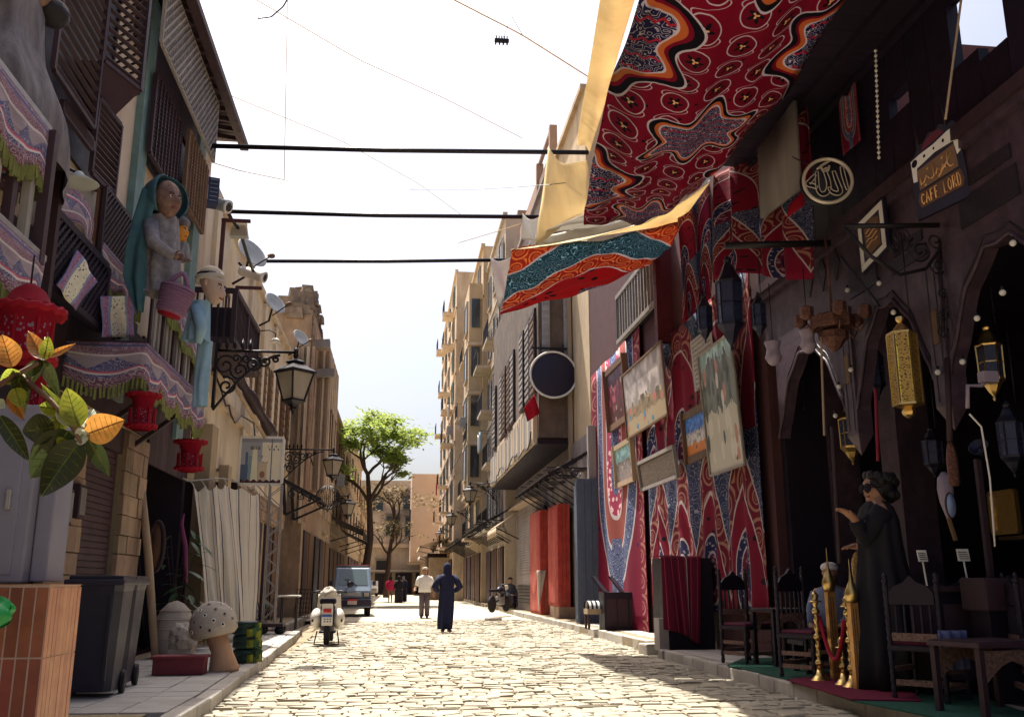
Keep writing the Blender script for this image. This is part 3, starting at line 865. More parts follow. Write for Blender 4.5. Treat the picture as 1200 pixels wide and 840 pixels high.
def quilt(nt, u, v):
    tri = ((u * 7).fr() - .5).abs() * 2
    zig = mixc(nt, v.lt(tri * .28 + .40), (0.30, 0.24, 0.28), (0.08, 0.09, 0.20))
    col = mixc(nt, v.gt(.70), zig, (0.22, 0.11, 0.16))
    col = mixc(nt, scroll(nt, u * 4, v, 12, .08), col, (0.34, 0.28, 0.30))
    for a, c in ((.72, (0.55, 0.48, 0.46)), (.94, (0.08, 0.09, 0.16)), (.36, (0.45, 0.10, 0.16)), (.32, (0.6, 0.52, 0.5))):
        col = mixc(nt, v.near(a, .022), col, c)
    fan = (v - ((u * 5).fr() - .5).abs() * .15).lt(.22)
    return mixc(nt, fan, col, mixc(nt, scroll(nt, u * 5, v, 10, .12), (0.17, 0.07, 0.12), (0.34, 0.28, 0.31)))
def patch_cloth(nt, u, v):
    col = mixc(nt, flecks(nt, u * 3, v * 4, 4.0, .26), (0.62, 0.58, 0.44), (0.05, 0.05, 0.06))
    side = mixc(nt, flecks(nt, u * 6, v * 6, 5.0, .34), (0.22, 0.10, 0.19), (0.45, 0.26, 0.33))
    col = mixc(nt, (u - .5).abs().gt(.22), col, (0.20, 0.23, 0.36))
    col = mixc(nt, (u - .5).abs().gt(.30), col, side)
    return mixc(nt, (u - .5).abs().gt(.45), col, (0.16, 0.15, 0.3))
def stripe_cloth(nt, u, v):
    col = mixc(nt, (u * 9).fr().lt(.1), (0.62, 0.575, 0.50), (0.10, 0.10, 0.16))
    return mixc(nt, (u * 9 + .25).fr().lt(.04), col, (0.25, 0.20, 0.17))
def bw_stripe(nt, u, v): return mixc(nt, (u * 5).fr().lt(.5), (0.55, 0.56, 0.52), (0.02, 0.02, 0.03))
M_rugA = pat('red canopy print', rug_a, trans=.42)
M_rugB = pat('red orange teal canopy print', rug_b, trans=.48)
M_arch = pat('arched tent hanging print', rug_arch(4, .52))
M_archb = pat('arched side hanging print', rug_arch(2, .5))
M_rugU = pat('horseshoe hanging print', rug_u)
M_quilt = pat('quilted valance print', quilt, fade=.75)
M_patch = pat('flowered patch print', patch_cloth)
M_strip = pat('striped curtain cloth', stripe_cloth, trans=.2, fade=.15)
M_bw = pat('black and white stripes', bw_stripe)
M_lant = pat('red lantern print', lambda nt, u, v: mixc(nt, v.band(.16, .56) * flecks(nt, u * 4, v * 3, 5, .3), (0.26, 0.006, 0.022), (0.26, 0.17, 0.24)), trans=.3)
M_redfab = mat('red gathered cloth', (0.42, 0.010, 0.028), (0.18, 0.006, 0.015), rough=.85, scale=6, bump=.3, trans=.35)
M_fringe = mat('olive fringe', (0.19, 0.20, 0.06), (0.09, 0.10, 0.03), rough=.9, scale=9, rnd=.2)
M_canvas = mat('yellow canvas', (0.82, 0.70, 0.46), (0.72, 0.57, 0.34), rough=.9, scale=2, bump=.15, trans=.5, stain=(0.30, 0.2, 0.1), stain_amt=.25)
M_tarp = mat('white tarpaulin', (0.70, 0.68, 0.64), (0.5, 0.48, 0.46), rough=.8, scale=3, bump=.2, trans=.3)
M_skin = mat('warm skin', (0.36, 0.19, 0.12), (0.28, 0.14, 0.09), rough=.6, scale=12, bump=.08)
M_face = mat('doll face paint', (0.24, 0.14, 0.105), (0.10, 0.05, 0.045), rough=.7, scale=14, amt=.9, bump=.6)
M_hair = mat('black hair', (0.012, 0.010, 0.012), (0.02, 0.015, 0.018), rough=.55, scale=30, bump=.5)
M_navyc = mat('navy cloth', (0.010, 0.013, 0.045), (0.007, 0.009, 0.03), rough=.85, scale=6, bump=.3)
M_blackc = mat('black cloth', (0.010, 0.009, 0.014), (0.018, 0.014, 0.02), rough=.85, scale=6, bump=.3)
M_greyrobe = mat('grey fur robe', (0.20, 0.18, 0.19), (0.07, 0.06, 0.07), rough=.95, scale=5, amt=1, bump=.7, stretch=(1, 1, .3))
M_dress = mat('pale dotted dress', (0.27, 0.25, 0.26), (0.12, 0.11, 0.13), rough=.95, scale=14, amt=.8, bump=.3)
M_scarf = mat('teal scarf', (0.06, 0.15, 0.18), (0.02, 0.055, 0.11), rough=.8, scale=5, bump=.3, trans=.15)
M_bluegown = mat('light blue gown', (0.27, 0.42, 0.52), (0.19, 0.31, 0.42), rough=.9, scale=5, bump=.3)
M_basket = mat('mauve wicker', (0.26, 0.14, 0.24), (0.15, 0.07, 0.14), rough=.85, scale=30, bump=.8)
M_green = mat('green plastic', (0.02, 0.30, 0.07), (0.015, 0.20, 0.05), rough=.4, scale=5, bump=.1)
M_bin = mat('navy plastic bin', (0.030, 0.028, 0.045), (0.022, 0.02, 0.034), rough=.42, scale=5, bump=.08)
M_terra = mat('terracotta tile', (0.26, 0.085, 0.048), (0.17, 0.055, 0.035), rough=.45, scale=7, amt=.8, bump=.1, rnd=.18)
M_terra_lit = mat('terracotta tile lit side', (0.50, 0.25, 0.145), (0.38, 0.18, 0.11), rough=.5, scale=7, amt=.8, bump=.1, rnd=.10)  # lighter copy of the tile: light on side and top put into the colour
M_grout = mat('pale grout', (0.50, 0.40, 0.33), (0.35, 0.27, 0.22), rough=.9, scale=10)
M_cabin = mat('grey blue cabinet paint', (0.20, 0.20, 0.26), (0.16, 0.16, 0.21), rough=.5, scale=3, bump=.06, stain=(.12, .1, .12))
M_leafd = mat('dark ficus leaf', (0.035, 0.055, 0.016), (0.05, 0.03, 0.02), rough=.35, scale=4, bump=.05, trans=.3, rnd=.3)
M_leafy = mat('yellow green leaf', (0.33, 0.35, 0.04), (0.14, 0.18, 0.025), rough=.35, scale=22, amt=.8, bump=.05, trans=.55, rnd=.2)  # on the ficus, the yellow carries the glow of light from behind
M_leafo_lit = mat('backlit orange leaf', (0.55, 0.20, 0.05), (0.24, 0.13, 0.03), rough=.35, scale=22, amt=.8, bump=.05, trans=.5, rnd=.2)  # glow of light through the ficus leaf is put into the orange
M_leafw = mat('pale leaf', (0.45, 0.48, 0.36), (0.30, 0.36, 0.22), rough=.3, scale=4, bump=.05, trans=.3)
M_plant = mat('shop plant leaf', (0.035, 0.085, 0.03), (0.02, 0.05, 0.02), rough=.45, scale=5, bump=.05, trans=.25, rnd=.3)
M_stonep = mat('carved pale stone', (0.40, 0.35, 0.30), (0.26, 0.22, 0.19), rough=.9, scale=8, bump=.5)
M_mush = mat('terracotta mushroom', (0.45, 0.27, 0.17), (0.30, 0.17, 0.11), rough=.85, scale=7, bump=.3)
M_redbox = mat('dull red planter', (0.20, 0.035, 0.045), (0.12, 0.025, 0.03), rough=.7, scale=6, bump=.2)
M_dish = mat('satellite dish grey', (0.42, 0.44, 0.43), (0.30, 0.32, 0.31), rough=.6, scale=4, bump=.05)

# ------------------------------------------------------------------ awning valances and cloth
def valance(par, pts, drop, m, fringe=True, wav=.10, n=40, name='valance', hang=Vector((0, 0, -1))):
    """cloth strip hanging from the polyline pts, scalloped lower edge, fringe pieces as one part"""
    pts = [Vector(p) for p in pts]
    L = [0]
    for a, c in zip(pts, pts[1:]): L.append(L[-1] + (c - a).length)
    def P(t):
        d = t * L[-1]
        for i in range(len(pts) - 1):
            if d <= L[i + 1] + 1e-6: return pts[i] + (pts[i + 1] - pts[i]) * ((d - L[i]) / (L[i + 1] - L[i]))
        return pts[-1]
    ns = max(1, int(L[-1] / .8))
    def low(t): return drop * (1 + wav * 3 * (abs(math.sin(t * ns * PI)) - .5))
    def fn(a, c):
        p = P(a); c2 = 1 - c
        w = .02 * math.sin(a * L[-1] * 14) * c2
        return p + hang * (low(a) * c2) + Vector((w, w * .5, 0))
    b = MB(); b.sheet(fn, n, 6); o = b.build(name, m, par, solid=.01)
    if fringe:
        f = MB(); k = int(L[-1] / .05)
        for i in range(k):
            t = (i + .5) / k; p = P(t) + hang * low(t)
            l = .09 + .05 * rnd.random()
            f.beam(p + Vector((0, 0, .02)), p + Vector((rnd.uniform(-.01, .01), rnd.uniform(-.01, .01), -l)), .026, .026)
        tag(f.build('fringe', M_fringe, o), kind='stuff')
    return o
# balcony nearest the camera, partly out of frame
nb = thing('near_balcony', 'wooden balcony with quilted valances and a seated grey figure at the left picture edge', 'balcony', (FL, 8, 4.3))
bt = [at(0, 78, X=-3.15), at(58, 172, X=-3.15)]
bt0 = bt[0] + (bt[0] - bt[1]) * 1.6
zt = bt[0].z
valance(nb, [(-3.15, 6.0, zt), (-3.15, bt[1].y, zt), (-3.85, bt[1].y, zt)], .50, M_quilt, n=60)
lb = [at(0, 253, X=-3.1), at(53, 312, X=-3.1)]
zl2 = (lb[0].z + lb[1].z) / 2
valance(nb, [(-3.1, 6.0, zl2), (-3.1, lb[1].y, zl2), (-3.85, lb[1].y, zl2)], .42, M_quilt, n=60)
b = MB(); b.bb(-3.88, -3.12, 5.5, lb[1].y - .03, zl2 - .16, zl2 - .06); b.build('floor', M_wdk, nb)
b = MB(); b.bb(-3.88, -3.17, 5.5, bt[1].y - .02, zt - .06, zt + .0); b.build('canopy_board', M_wdk, nb)
for i in range(9):
    y = 6.2 + i * .33
    if y < bt[1].y - .05: bar('post', nb, (-3.2, y, zl2), (-3.2, y, zt - .05), .07, .09, M_wgr if i % 2 else M_wdk)
bar('rail', nb, (-3.12, 5.6, zl2 + .03), (-3.12, lb[1].y, zl2 + .03), .05, .05, M_steel)
bar('rail', nb, (-3.17, 5.6, zt + .03), (-3.17, bt[1].y, zt + .03), .05, .05, M_steel)
bar('corner_post', nb, (-3.13, bt[1].y - .02, zl2 - .05), (-3.13, bt[1].y - .02, zt), .09, .09, M_wdk)
# seated grey figure on top of that balcony (only the robe shows)
sf = thing('seated_figure', 'headless-looking figure in a mottled grey robe hunched on top of the balcony', 'figure', (-3.55, 8.0, zt))
def robe(a, c):
    th = a * 2 * PI
    z = c
    rad = (.62 * (1 - c) ** .7 + .20 + .10 * math.sin(c * 7)) * (1 + .07 * math.sin(th * 7 + c * 3))
    return Vector((-3.62 + .55 * rad * math.cos(th) + .05 * c, 8.05 + rad * 1.15 * math.sin(th) + .25 * (1 - c), zt + .02 + 1.35 * z - .25 * max(0, math.cos(th - .8)) * (1 - c)))
b = MB(); b.sheet(robe, 40, 16); b.build('robe', M_greyrobe, sf)
b = MB(); b.ball((-3.5, 8.2, zt + 1.55), .17, 12, 9, sc=(1, 1, 1.2)); b.build('head', M_face, sf)
b = MB(); b.ball((-3.42, 8.42, zt + 1.42), .16, 10, 8, sc=(1, 1.2, .8)); b.build('beard', M_hair, sf)
# shop awning with quilted valance over the door
av = thing('shop_awning', 'quilted awning with olive fringe over the shop door, hung with red lanterns', 'awning', (-3.3, 13.5, 3.3))
q0, q1 = at(97, 408, X=-3.85), at(172, 408, X=-2.95)
q2 = at(238, 482, X=-2.95); zq = (q0.z + q1.z) / 2
print('awning', q0, q1, q2)
valance(av, [(-3.85, q1.y, zq), (-2.95, q1.y, zq), (-2.95, q2.y, zq)], .48, M_quilt, n=80)
b = MB(); b.bb(-3.88, -2.97, q1.y + .02, q2.y, zq - .03, zq + .03); b.build('awning_board', M_wdk, av)
for y in (q1.y + .1, (q1.y + q2.y) / 2, q2.y - .1): bar('strut', av, (-3.88, y, zq - .75), (-3.0, y, zq - .04), .06, .06, M_wdk)
# upper shop gallery: lattice panels, patch cloths, hanging cloth strips
ga = thing('shop_gallery', 'dark timber gallery with diagonal lattice panels above the shop awning', 'gallery', (FL, 12, 3.6))
g0, g1 = at(62, 245, X=-3.5), at(124, 392, X=-3.5)
lattice(ga, (-3.5, g0.y), (-3.5, at(124, 330, X=-3.5).y), g1.z, g0.z, .12, M_wdk2, w=.04, frame=.08)
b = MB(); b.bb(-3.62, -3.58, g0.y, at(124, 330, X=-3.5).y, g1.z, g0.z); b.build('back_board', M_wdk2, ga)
ya, yb = at(126, 300, X=-3.5).y, at(160, 300, X=-3.5).y
lattice(ga, (-3.6, ya), (-3.6, yb), at(140, 395, X=-3.6).z, at(140, 240, X=-3.6).z, .10, M_wdk, w=.025)
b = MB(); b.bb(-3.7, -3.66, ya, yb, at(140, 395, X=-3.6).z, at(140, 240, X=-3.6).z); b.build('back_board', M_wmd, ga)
valance(ga, [(-3.55, ya - .05, at(140, 300, X=-3.5).z), (-3.55, yb + .6, at(140, 300, X=-3.5).z)], .42, M_quilt)
bar('corner_post', ga, (-3.45, g0.y - .08, g1.z - .3), (-3.45, g0.y - .08, zt + .1), .09, .09, M_wdk)
yc, yd = at(178, 380, X=-3.3).y, at(236, 430, X=-3.3).y
zg0, zg1 = zq + .04, at(205, 330, X=-3.3).z
b = MB(); b.bb(-3.88, -3.32, yc, yd, zg0 - .02, zg0 + .06); b.build('floor', M_wdk, ga)
for i in range(16):
    y = yc + (yd - yc) * i / 15
    bar('rail_board', ga, (-3.32, y, zg0 + .05), (-3.32, y, zg1 - .1), .03, .085, M_wgr if i % 3 else M_wdk)
bar('handrail', ga, (-3.31, yc - .1, zg1 - .08), (-3.31, yd + .1, zg1 - .08), .07, .07, M_wdk)
cu = thing('hanging_cloth', 'long mauve and white quilt strip slung over the gallery rail with olive fringe', 'cloth', (-3.25, (yc + yd) / 2, zg1 - .3))
valance(cu, [(-3.26, yc + .25, zg1 - .05), (-3.25, yd - .05, zg1 - .5)], .42, M_quilt, name='strip')
# grey marquee cloth sagging over the gallery
dr = thing('sagging_cloth', 'greyish white cloth draped in folds above the diagonal lattice panel', 'cloth', (-3.6, 11.2, 5.2))
def drp(a, c):
    y = g0.y + .05 + a * 1.5
    return Vector((-3.55 + .06 * math.sin(a * 11 + c * 2), y, at(90, 205, X=-3.5).z + .1 - .45 * a - c * (.55 - .25 * a) - .08 * math.sin(a * 9)))
b = MB(); b.sheet(drp, 30, 8); b.build('drape', M_quilt, dr, solid=.01)
for lab, pts in (('flowered mauve and cream cloth square hung as a diamond on the dark lattice', [(66, 334), (92, 293), (113, 330), (88, 364)]),
                 ('flowered mauve and cream cloth rectangle hung below the quilted strip', [(119, 395), (119, 347), (157, 347), (157, 395)])):
    C4 = [at(u, v, X=-3.42) for u, v in pts]
    b = MB(); b.sheet(lambda a, c: (C4[0] * (1 - a) * (1 - c) + C4[3] * a * (1 - c) + C4[1] * (1 - a) * c + C4[2] * a * c) + Vector((.012 * math.sin(a * 9 + c * 5), 0, 0)), 12, 12)
    o = tag(b.build('patch_cloth', M_patch, None, solid=.008), lab, 'cloth')
# red lanterns
def red_lantern(lab, u0, u1, v0, v1, X, kind):
    c = at((u0 + u1) / 2, v1, X=X); t = at((u0 + u1) / 2, v0, X=X)
    w = (u1 - u0) * pxm(c.y) / 2; h = t.z - c.z
    root = thing('red_lantern', lab, 'lantern', (c.x, c.y, c.z), group='red cloth lanterns of the shop')
    if kind == 0:
        prof = [(.50, 0), (.82, .05), (.86, .10), (.78, .13), (.80, .55), (.98, .62), (1.0, .72), (.72, .75), (.48, .90), (.20, .98)]
    else:
        prof = [(.55, 0), (.80, .06), (.82, .13), (.58, .18), (.62, .62), (.78, .84), (1.0, .87), (1.0, .94), (.5, .96), (.2, 1)]
    b = MB()
    V, UV, F = [], [], []
    n = 16
    for (r, z) in prof:
        for k in range(n + 1):
            a = 2 * PI * k / n
            V.append((c.x + r * w * math.cos(a), c.y + r * w * math.sin(a), c.z + z * h)); UV.append((k / n * 2, z))
    for i in range(len(prof) - 1):
        for k in range(n): F.append((i * (n + 1) + k, i * (n + 1) + k + 1, (i + 1) * (n + 1) + k + 1, (i + 1) * (n + 1) + k))
    b.add(V, F, smooth=True, uvs=UV); b.build('body', M_lant, root)
    for z, r in ((.10, .9), (.66 if kind == 0 else .9, 1.02)):
        f = MB(); m = 48
        f.tube([(c.x + r * w * (1 + .05 * math.sin(k * 2.3)) * math.cos(2 * PI * k / m), c.y + r * w * (1 + .05 * math.sin(k * 2.3)) * math.sin(2 * PI * k / m), c.z + z * h + .012 * math.sin(k * 1.9)) for k in range(m)], h * .045, 6, closed=True)
        f.build('frill', M_redfab, root)
    for k in range(8):
        a = 2 * PI * k / 8
        bar('rib', root, (c.x + .80 * w * math.cos(a), c.y + .8 * w * math.sin(a), c.z + .13 * h), (c.x + .81 * w * math.cos(a), c.y + .81 * w * math.sin(a), c.z + .56 * h), .02, .02, M_redfab)
    b = MB(); b.tube([(c.x, c.y, c.z + h * .97), (c.x, c.y, c.z + h + .22)], .008, 5); b.build('cord', M_iron, root)
red_lantern('large red lantern with gathered frill at the left picture edge', -14, 62, 322, 432, -2.75, 0)
red_lantern('flared red lantern hanging under the middle of the quilted awning', 147, 183, 456, 504, -2.95, 1)
red_lantern('red lantern lower at the far corner of the quilted awning', 204, 238, 512, 553, -3.05, 1)
red_lantern('dark red printed lantern hanging behind the ficus leaves', 18, 54, 428, 492, -3.2, 1)
# ------------------------------------------------------------------ left foreground: tiled planter, cabinet, bins, ficus
pX0, pX1, pY0, pY1, pZ = -4.2, -2.02, 5.95, 6.5, 1.19
pb = thing('tiled_plinth', 'low wall clad in terracotta tiles at the left picture edge', 'wall', (-3, 6.2, 0))
b = MB(); b.bb(pX0, pX1, pY0, pY1, -.1, pZ); b.build('core', M_grout, pb)
def tiles_on(par, name, o, du, dv, nrm, nu, nv, m, gap=.008, t=.004):
    o, du, dv, nrm = Vector(o), Vector(du), Vector(dv), Vector(nrm)
    lu, lv = du.length / nu, dv.length / nv
    eu, ev = du.normalized(), dv.normalized()
    for i in range(nu):
        for j in range(nv):
            c = o + eu * (lu * (i + .5)) + ev * (lv * (j + .5)) + nrm * (t * .5 + rnd.uniform(-.0015, .0015))
            Mx = Matrix((( eu.x, ev.x, nrm.x, c.x), (eu.y, ev.y, nrm.y, c.y), (eu.z, ev.z, nrm.z, c.z), (0, 0, 0, 1))) @ Matrix.Diagonal((lu - gap, lv - gap, t, 1))
            link(name, unit(m), par, Mx)
tiles_on(pb, 'tile', (-3.55, pY0, -.02), (1.53, 0, 0), (0, 0, 1.2), (0, -1, 0), 21, 3, M_terra, gap=.010)
tiles_on(pb, 'tile', (pX1, pY0 - .004, -.02), (0, .56, 0), (0, 0, 1.2), (1, 0, 0), 9, 3, M_terra_lit, gap=.006)
tiles_on(pb, 'cap_tile', (-3.55, pY0 - .01, pZ), (1.54, 0, 0), (0, .56, 0), (0, 0, 1), 10, 3, M_terra_lit, gap=.004)
cb = thing('metal_cabinet', 'grey blue sheet metal cabinet standing on the tiled wall', 'cabinet', (-3, 6.2, pZ))
e1 = at(40, 600, Y=6.1).x; e2 = at(70, 600, Y=6.25).x
b = MB(); b.bevbox(((-4.1 + e1) / 2, 6.2, pZ + .55), (e1 + 4.1, .34, 1.07), .012); b.build('body', M_cabin, cb)
b = MB(); b.bevbox(((e1 + e2) / 2 + .005, 6.28, pZ + .50), (e2 - e1, .3, .96), .01); b.build('side_box', M_cabin, cb)
b = MB(); b.bevbox((e1 - .35, 6.024, pZ + .52), (.56, .015, .92), .006); d_ = b.build('door', M_cabin, cb)
b = MB(); b.bevbox((e1 - .12, 6.005, pZ + .5), (.03, .03, .12), .006); b.build('handle', M_steel, d_)
gb = thing('plastic_bag', 'crumpled bright green plastic bag at the left picture edge', 'bag', at(2, 720, Y=5.6))
c = at(-2, 718, Y=5.62)
bm_ = MB(); bm_.sheet(lambda a, t: c + Vector(((.075 + .018 * math.sin(a * 25 + t * 9)) * math.sin(t * PI) ** .7 * math.cos(a * 2 * PI), (.07 + .012 * math.sin(a * 19)) * math.sin(t * PI) ** .7 * math.sin(a * 2 * PI), -.09 + .17 * t + .012 * math.sin(a * 14))), 22, 12); bm_.build('bag', M_green, gb)
bm_ = MB(); bm_.tube([c + Vector((-.02, 0, .07)), c + Vector((-.06, .02, .16)), c + Vector((-.12, .05, .2))], [.02, .012, .008], 7); bm_.build('handles', M_green, gb)
# wheelie bins
def wheelie(lab, p, rz, s=1.0, wf=.80):
    r = thing('wheelie_bin', lab, 'bin', p, rz, group='wheelie bins by the tiled wall'); r.scale = (wf, wf, 1)
    def ring(w, d, z, k): return [(-w / 2, -d / 2, z), (w / 2, -d / 2, z), (w / 2, d / 2, z), (-w / 2, d / 2, z)]
    b = MB(); L = [(.46, .50, .05), (.47, .52, .12), (.56, .66, .88), (.58, .70, .93)]
    n = 20
    def rr(w, d, k, rad):
        a = 2 * PI * k / n
        x, y = math.cos(a), math.sin(a); m = max(abs(x), abs(y))
        x, y = x / m, y / m
        q = (x * x + y * y) ** .5
        f = 1 if q < 1.25 else 1 - (q - 1.25) * .35
        return x * w / 2 * f, y * d / 2 * f
    V, F = [], []
    for w, d, z in L:
        for k in range(n):
            x, y = rr(w, d, k, .05); V.append((x * s, y * s, z * s))
    for i in range(len(L) - 1):
        for k in range(n): F.append((i * n + k, i * n + (k + 1) % n, (i + 1) * n + (k + 1) % n, (i + 1) * n + k))
    F.append(tuple(range(n - 1, -1, -1)))
    b.add(V, F); b.build('body', M_bin, r, local=True)
    b = MB(); b.bevbox((0, 0, .955 * s), (.62 * s, .74 * s, .05 * s), .018); b.bevbox((0, .02 * s, .99 * s), (.56 * s, .62 * s, .045 * s), .018); ld = b.build('lid', M_bin, r, local=True)
    b = MB(); b.tube([(-.24 * s, .40 * s, .96 * s), (.24 * s, .40 * s, .96 * s)], .018 * s, 8); b.build('handle', M_bin, r, local=True)
    for sx in (-1, 1):
        b = MB(); b.lathe([(.10 * s, -.025), (.10 * s, .025)], (sx * .25 * s, .24 * s, .10 * s), 16, M=Matrix.Rotation(PI / 2, 4, 'Y')); b.build('wheel', M_iron, r, local=True)
        b = MB(); b.box((sx * .18 * s, -.335 * s, .5 * s), (.03, .03, .7 * s)); b.build('rib', M_bin, r, local=True)
    return r
wheelie('dark navy wheelie bin with closed lid in front, beside the tiled wall', (-2.93, 10.1, ZL), .05, 1.13)
wheelie('dark wheelie bin half hidden behind the other bin', (-3.0, 10.85, ZL), .05, 1.13)
# ficus: trunk stands beyond the left picture edge, one branch hangs in
fic = thing('rubber_plant', 'rubber plant branch with dark green leaves, others coloured backlit orange and yellow, hanging in at the left edge', 'plant', (-3.1, 4.7, 0))
fY = 4.55
b = MB(); b.tube([(-3.0, 4.8, -.1), (-2.95, 4.75, 1.2), (-2.85, 4.7, 2.0), at(-60, 440, Y=4.65), at(0, 450, Y=4.6), at(45, 425, Y=fY)], [.05, .04, .03, .022, .015, .01], 8); b.build('branch', M_wmd, fic)
b = MB(); b.tube([at(25, 440, Y=4.6), at(60, 470, Y=fY), at(85, 500, Y=fY), at(95, 520, Y=fY)], [.013, .012, .011, .008], 7); b.build('twig', M_wmd, fic)
b = MB(); b.lathe([(.22, -.12), (.26, .1), (.3, .28), (.28, .28), (.24, .24)], (-3.0, 4.8, 0), 16); b.build('pot', M_terra, fic)
def leaf(uv0, uv1, w, m, dy=0.0, fold=.25, curl=.1):
    A, B = at(*uv0, Y=fY), at(*uv1, Y=fY + dy)
    ax = (B - A); L = ax.length; ax.normalize()
    vd = Vector((0, 0, EYE)) - A; vd.normalize()
    sd = ax.cross(vd).normalized(); nr = sd.cross(ax)
    wd = w * pxm(fY)
    def fn(a, t):
        s = (a - .5) * 2
        pr = math.sin(PI * min(1, t * .97 + .03) ** .85) ** .75 * (1 - .25 * t)
        return A + ax * (L * t) + sd * (s * wd * .5 * pr) + nr * (abs(s) * wd * fold * pr - curl * L * math.sin(t * PI))
    b = MB(); b.sheet(fn, 8, 12)
    o = b.build('leaf', m, fic)
    b = MB(); b.tube([fn(.5, t / 6) + nr * .001 for t in range(7)], .0022, 5)
    for k in range(1, 7):
        for sg in (.12, .88): b.tube([fn(.5, k / 8) + nr * .001, fn(sg, k / 8 + .09) + nr * .001], .0011, 4)
    b.build('veins', M_leafy if m == M_leafd else m, o)
for a in (((14, 430), (2, 392), 34, M_leafo_lit, .0), ((24, 436), (0, 448), 22, M_leafy, .1), ((50, 420), (33, 388), 22, M_leafo_lit, .05), ((52, 421), (57, 394), 18, M_leafy, 0), ((56, 418), (88, 403), 10, M_leafo_lit, .1),
          ((18, 455), (25, 478), 22, M_leafy, .0), ((10, 462), (28, 492), 16, M_leafo_lit, .1), ((0, 488), (34, 540), 22, M_leafd, .0), ((-4, 470), (6, 478), 14, M_leafw, 0),
          ((68, 478), (88, 502), 20, M_leafw, .05), ((92, 500), (78, 454), 34, M_leafy, .0), ((96, 500), (110, 480), 30, M_leafw, .15), ((102, 508), (146, 492), 40, M_leafo_lit, -.05), ((88, 512), (106, 510), 22, M_leafw, 0),
          ((64, 500), (26, 506), 40, M_leafd, .0), ((80, 505), (36, 560), 48, M_leafd, .05), ((84, 520), (70, 530), 34, M_leafy, 0), ((92, 518), (48, 582), 44, M_leafd, -.1), ((104, 515), (128, 558), 22, M_leafd, .1), ((88, 516), (58, 545), 30, M_leafd, .1)):
    leaf(a[0], a[1], a[2], a[3], a[4])
lq = random.Random(21)
for k in range(16):
    u0, v0 = ((20, 440), (50, 422), (70, 480), (95, 512))[k % 4]; a_ = lq.uniform(0, 2 * PI); l_ = lq.uniform(22, 52); leaf((u0, v0), (u0 + l_ * math.cos(a_) * .8 - 8, v0 + l_ * math.sin(a_) + 8), lq.uniform(12, 24), (M_leafd, M_leafd, M_leafy, M_leafd)[k % 4], lq.uniform(.08, .3), lq.uniform(.15, .4), lq.uniform(.05, .25))

# ------------------------------------------------------------------ shop front things
lp = thing('leaning_pole', 'pale weathered wooden pole leaning beside the stone pier', 'pole', at(182, 768, Z=ZL))
A = at(182, 772, Z=ZL); b = MB(); b.tube([A, A + (at(163, 540, Y=A.y + .2) - A) * .5 + Vector((.02, 0, 0)), at(163, 540, Y=A.y + .2)], [.055, .06, .05], 9); b.build('pole', M_wpl, lp)
A = at(168, 760, Z=ZL)
b = MB(); b.tube([A, at(157, 560, Y=A.y + .5)], .03, 8); tag(b.build('iron_pipe', M_iron), 'thin dark iron pipe upright next to the leaning wooden pole', 'pipe')
# striped curtain
cr = thing('striped_curtain', 'off-white curtain with thin dark stripes hanging from rope loops across the shop', 'curtain', (-3.4, 19.5, .2))
T = [at(228, 570, Y=17.6), at(248, 568, Y=18.2), at(270, 566, Y=19.2), at(303, 578, Y=20.6)]
Bq = [at(240, 735, Y=17.4), at(262, 738, Y=18.2), at(280, 738, Y=19.0), at(301, 735, Y=20.4)]
def poly(P, t):
    t *= len(P) - 1; i = min(int(t), len(P) - 2); return P[i].lerp(P[i + 1], t - i)
def cur(a, c):
    p = poly(Bq, a).lerp(poly(T, a), c)
    f = .07 * math.sin(a * 38 + 1.5 * math.sin(c * 3)) * (.5 + .6 * (1 - c)) + .05 * math.sin(a * 11 + c * 4)
    sag = -.10 * abs(math.sin(a * 5 * PI)) * (c ** 6)
    return p + Vector((f * .6, -f, sag))
b = MB(); b.sheet(cur, 90, 24); b.build('cloth', M_strip, cr)
for i in range(6):
    p = poly(T, i / 5)
    b = MB(); b.tube([p + Vector((0, 0, -.02)), p + Vector((-.04, 0, .06)), p + Vector((-.1, 0, .1))], .012, 6); b.build('rope_loop', M_cloth_w, cr)
b = MB(); b.tube([T[0] + Vector((-.15, -.3, .12))] + [poly(T, i / 8) + Vector((-.1, 0, .1)) for i in range(9)] + [T[-1] + Vector((-.3, .8, .1))], .015, 6); b.build('wire', M_steel, cr)
# second hanging: dark plants and pots of the shop
def leafy(lab, name, c, h, n, m, spread, ll, cat='plant', pot=True, seed=1, droop=.5):
    q = random.Random(seed)
    r = thing(name, lab, cat, c)
    c = Vector(c)
    if pot:
        b = MB(); b.lathe([(.11, 0), (.15, .2), (.17, .24), (.15, .24), (.13, .2)], c, 14); b.build('pot', M_terra, r)
    st = MB()
    for i in range(n):
        a = q.uniform(0, 2 * PI); z = h * q.uniform(.35, 1)
        tip = c + Vector((math.cos(a) * spread * q.uniform(.2, 1), math.sin(a) * spread * q.uniform(.2, 1), z))
        st.tube([c + Vector((0, 0, .15)), c.lerp(tip, .5) + Vector((0, 0, h * .1)), tip], [.012, .009, .006], 5)
        for k in range(3):
            aa = a + q.uniform(-1.2, 1.2); L = ll * q.uniform(.7, 1.2)
            dv = Vector((math.cos(aa), math.sin(aa), q.uniform(-droop, .5))).normalized(); sd = dv.cross(Vector((0, 0, 1))).normalized()
            base = tip - Vector((0, 0, k * h * .09)); w = L * .3
            b = MB(); b.sheet(lambda s, t: base + dv * (L * t) + sd * ((s - .5) * w * math.sin(PI * (t * .95 + .05)) ** .8) + Vector((0, 0, -.35 * L * t * t + .1 * w * abs(s - .5))), 4, 6); b.build('leaf', m, r)
    st.build('stems', M_wdk, r)
    return r
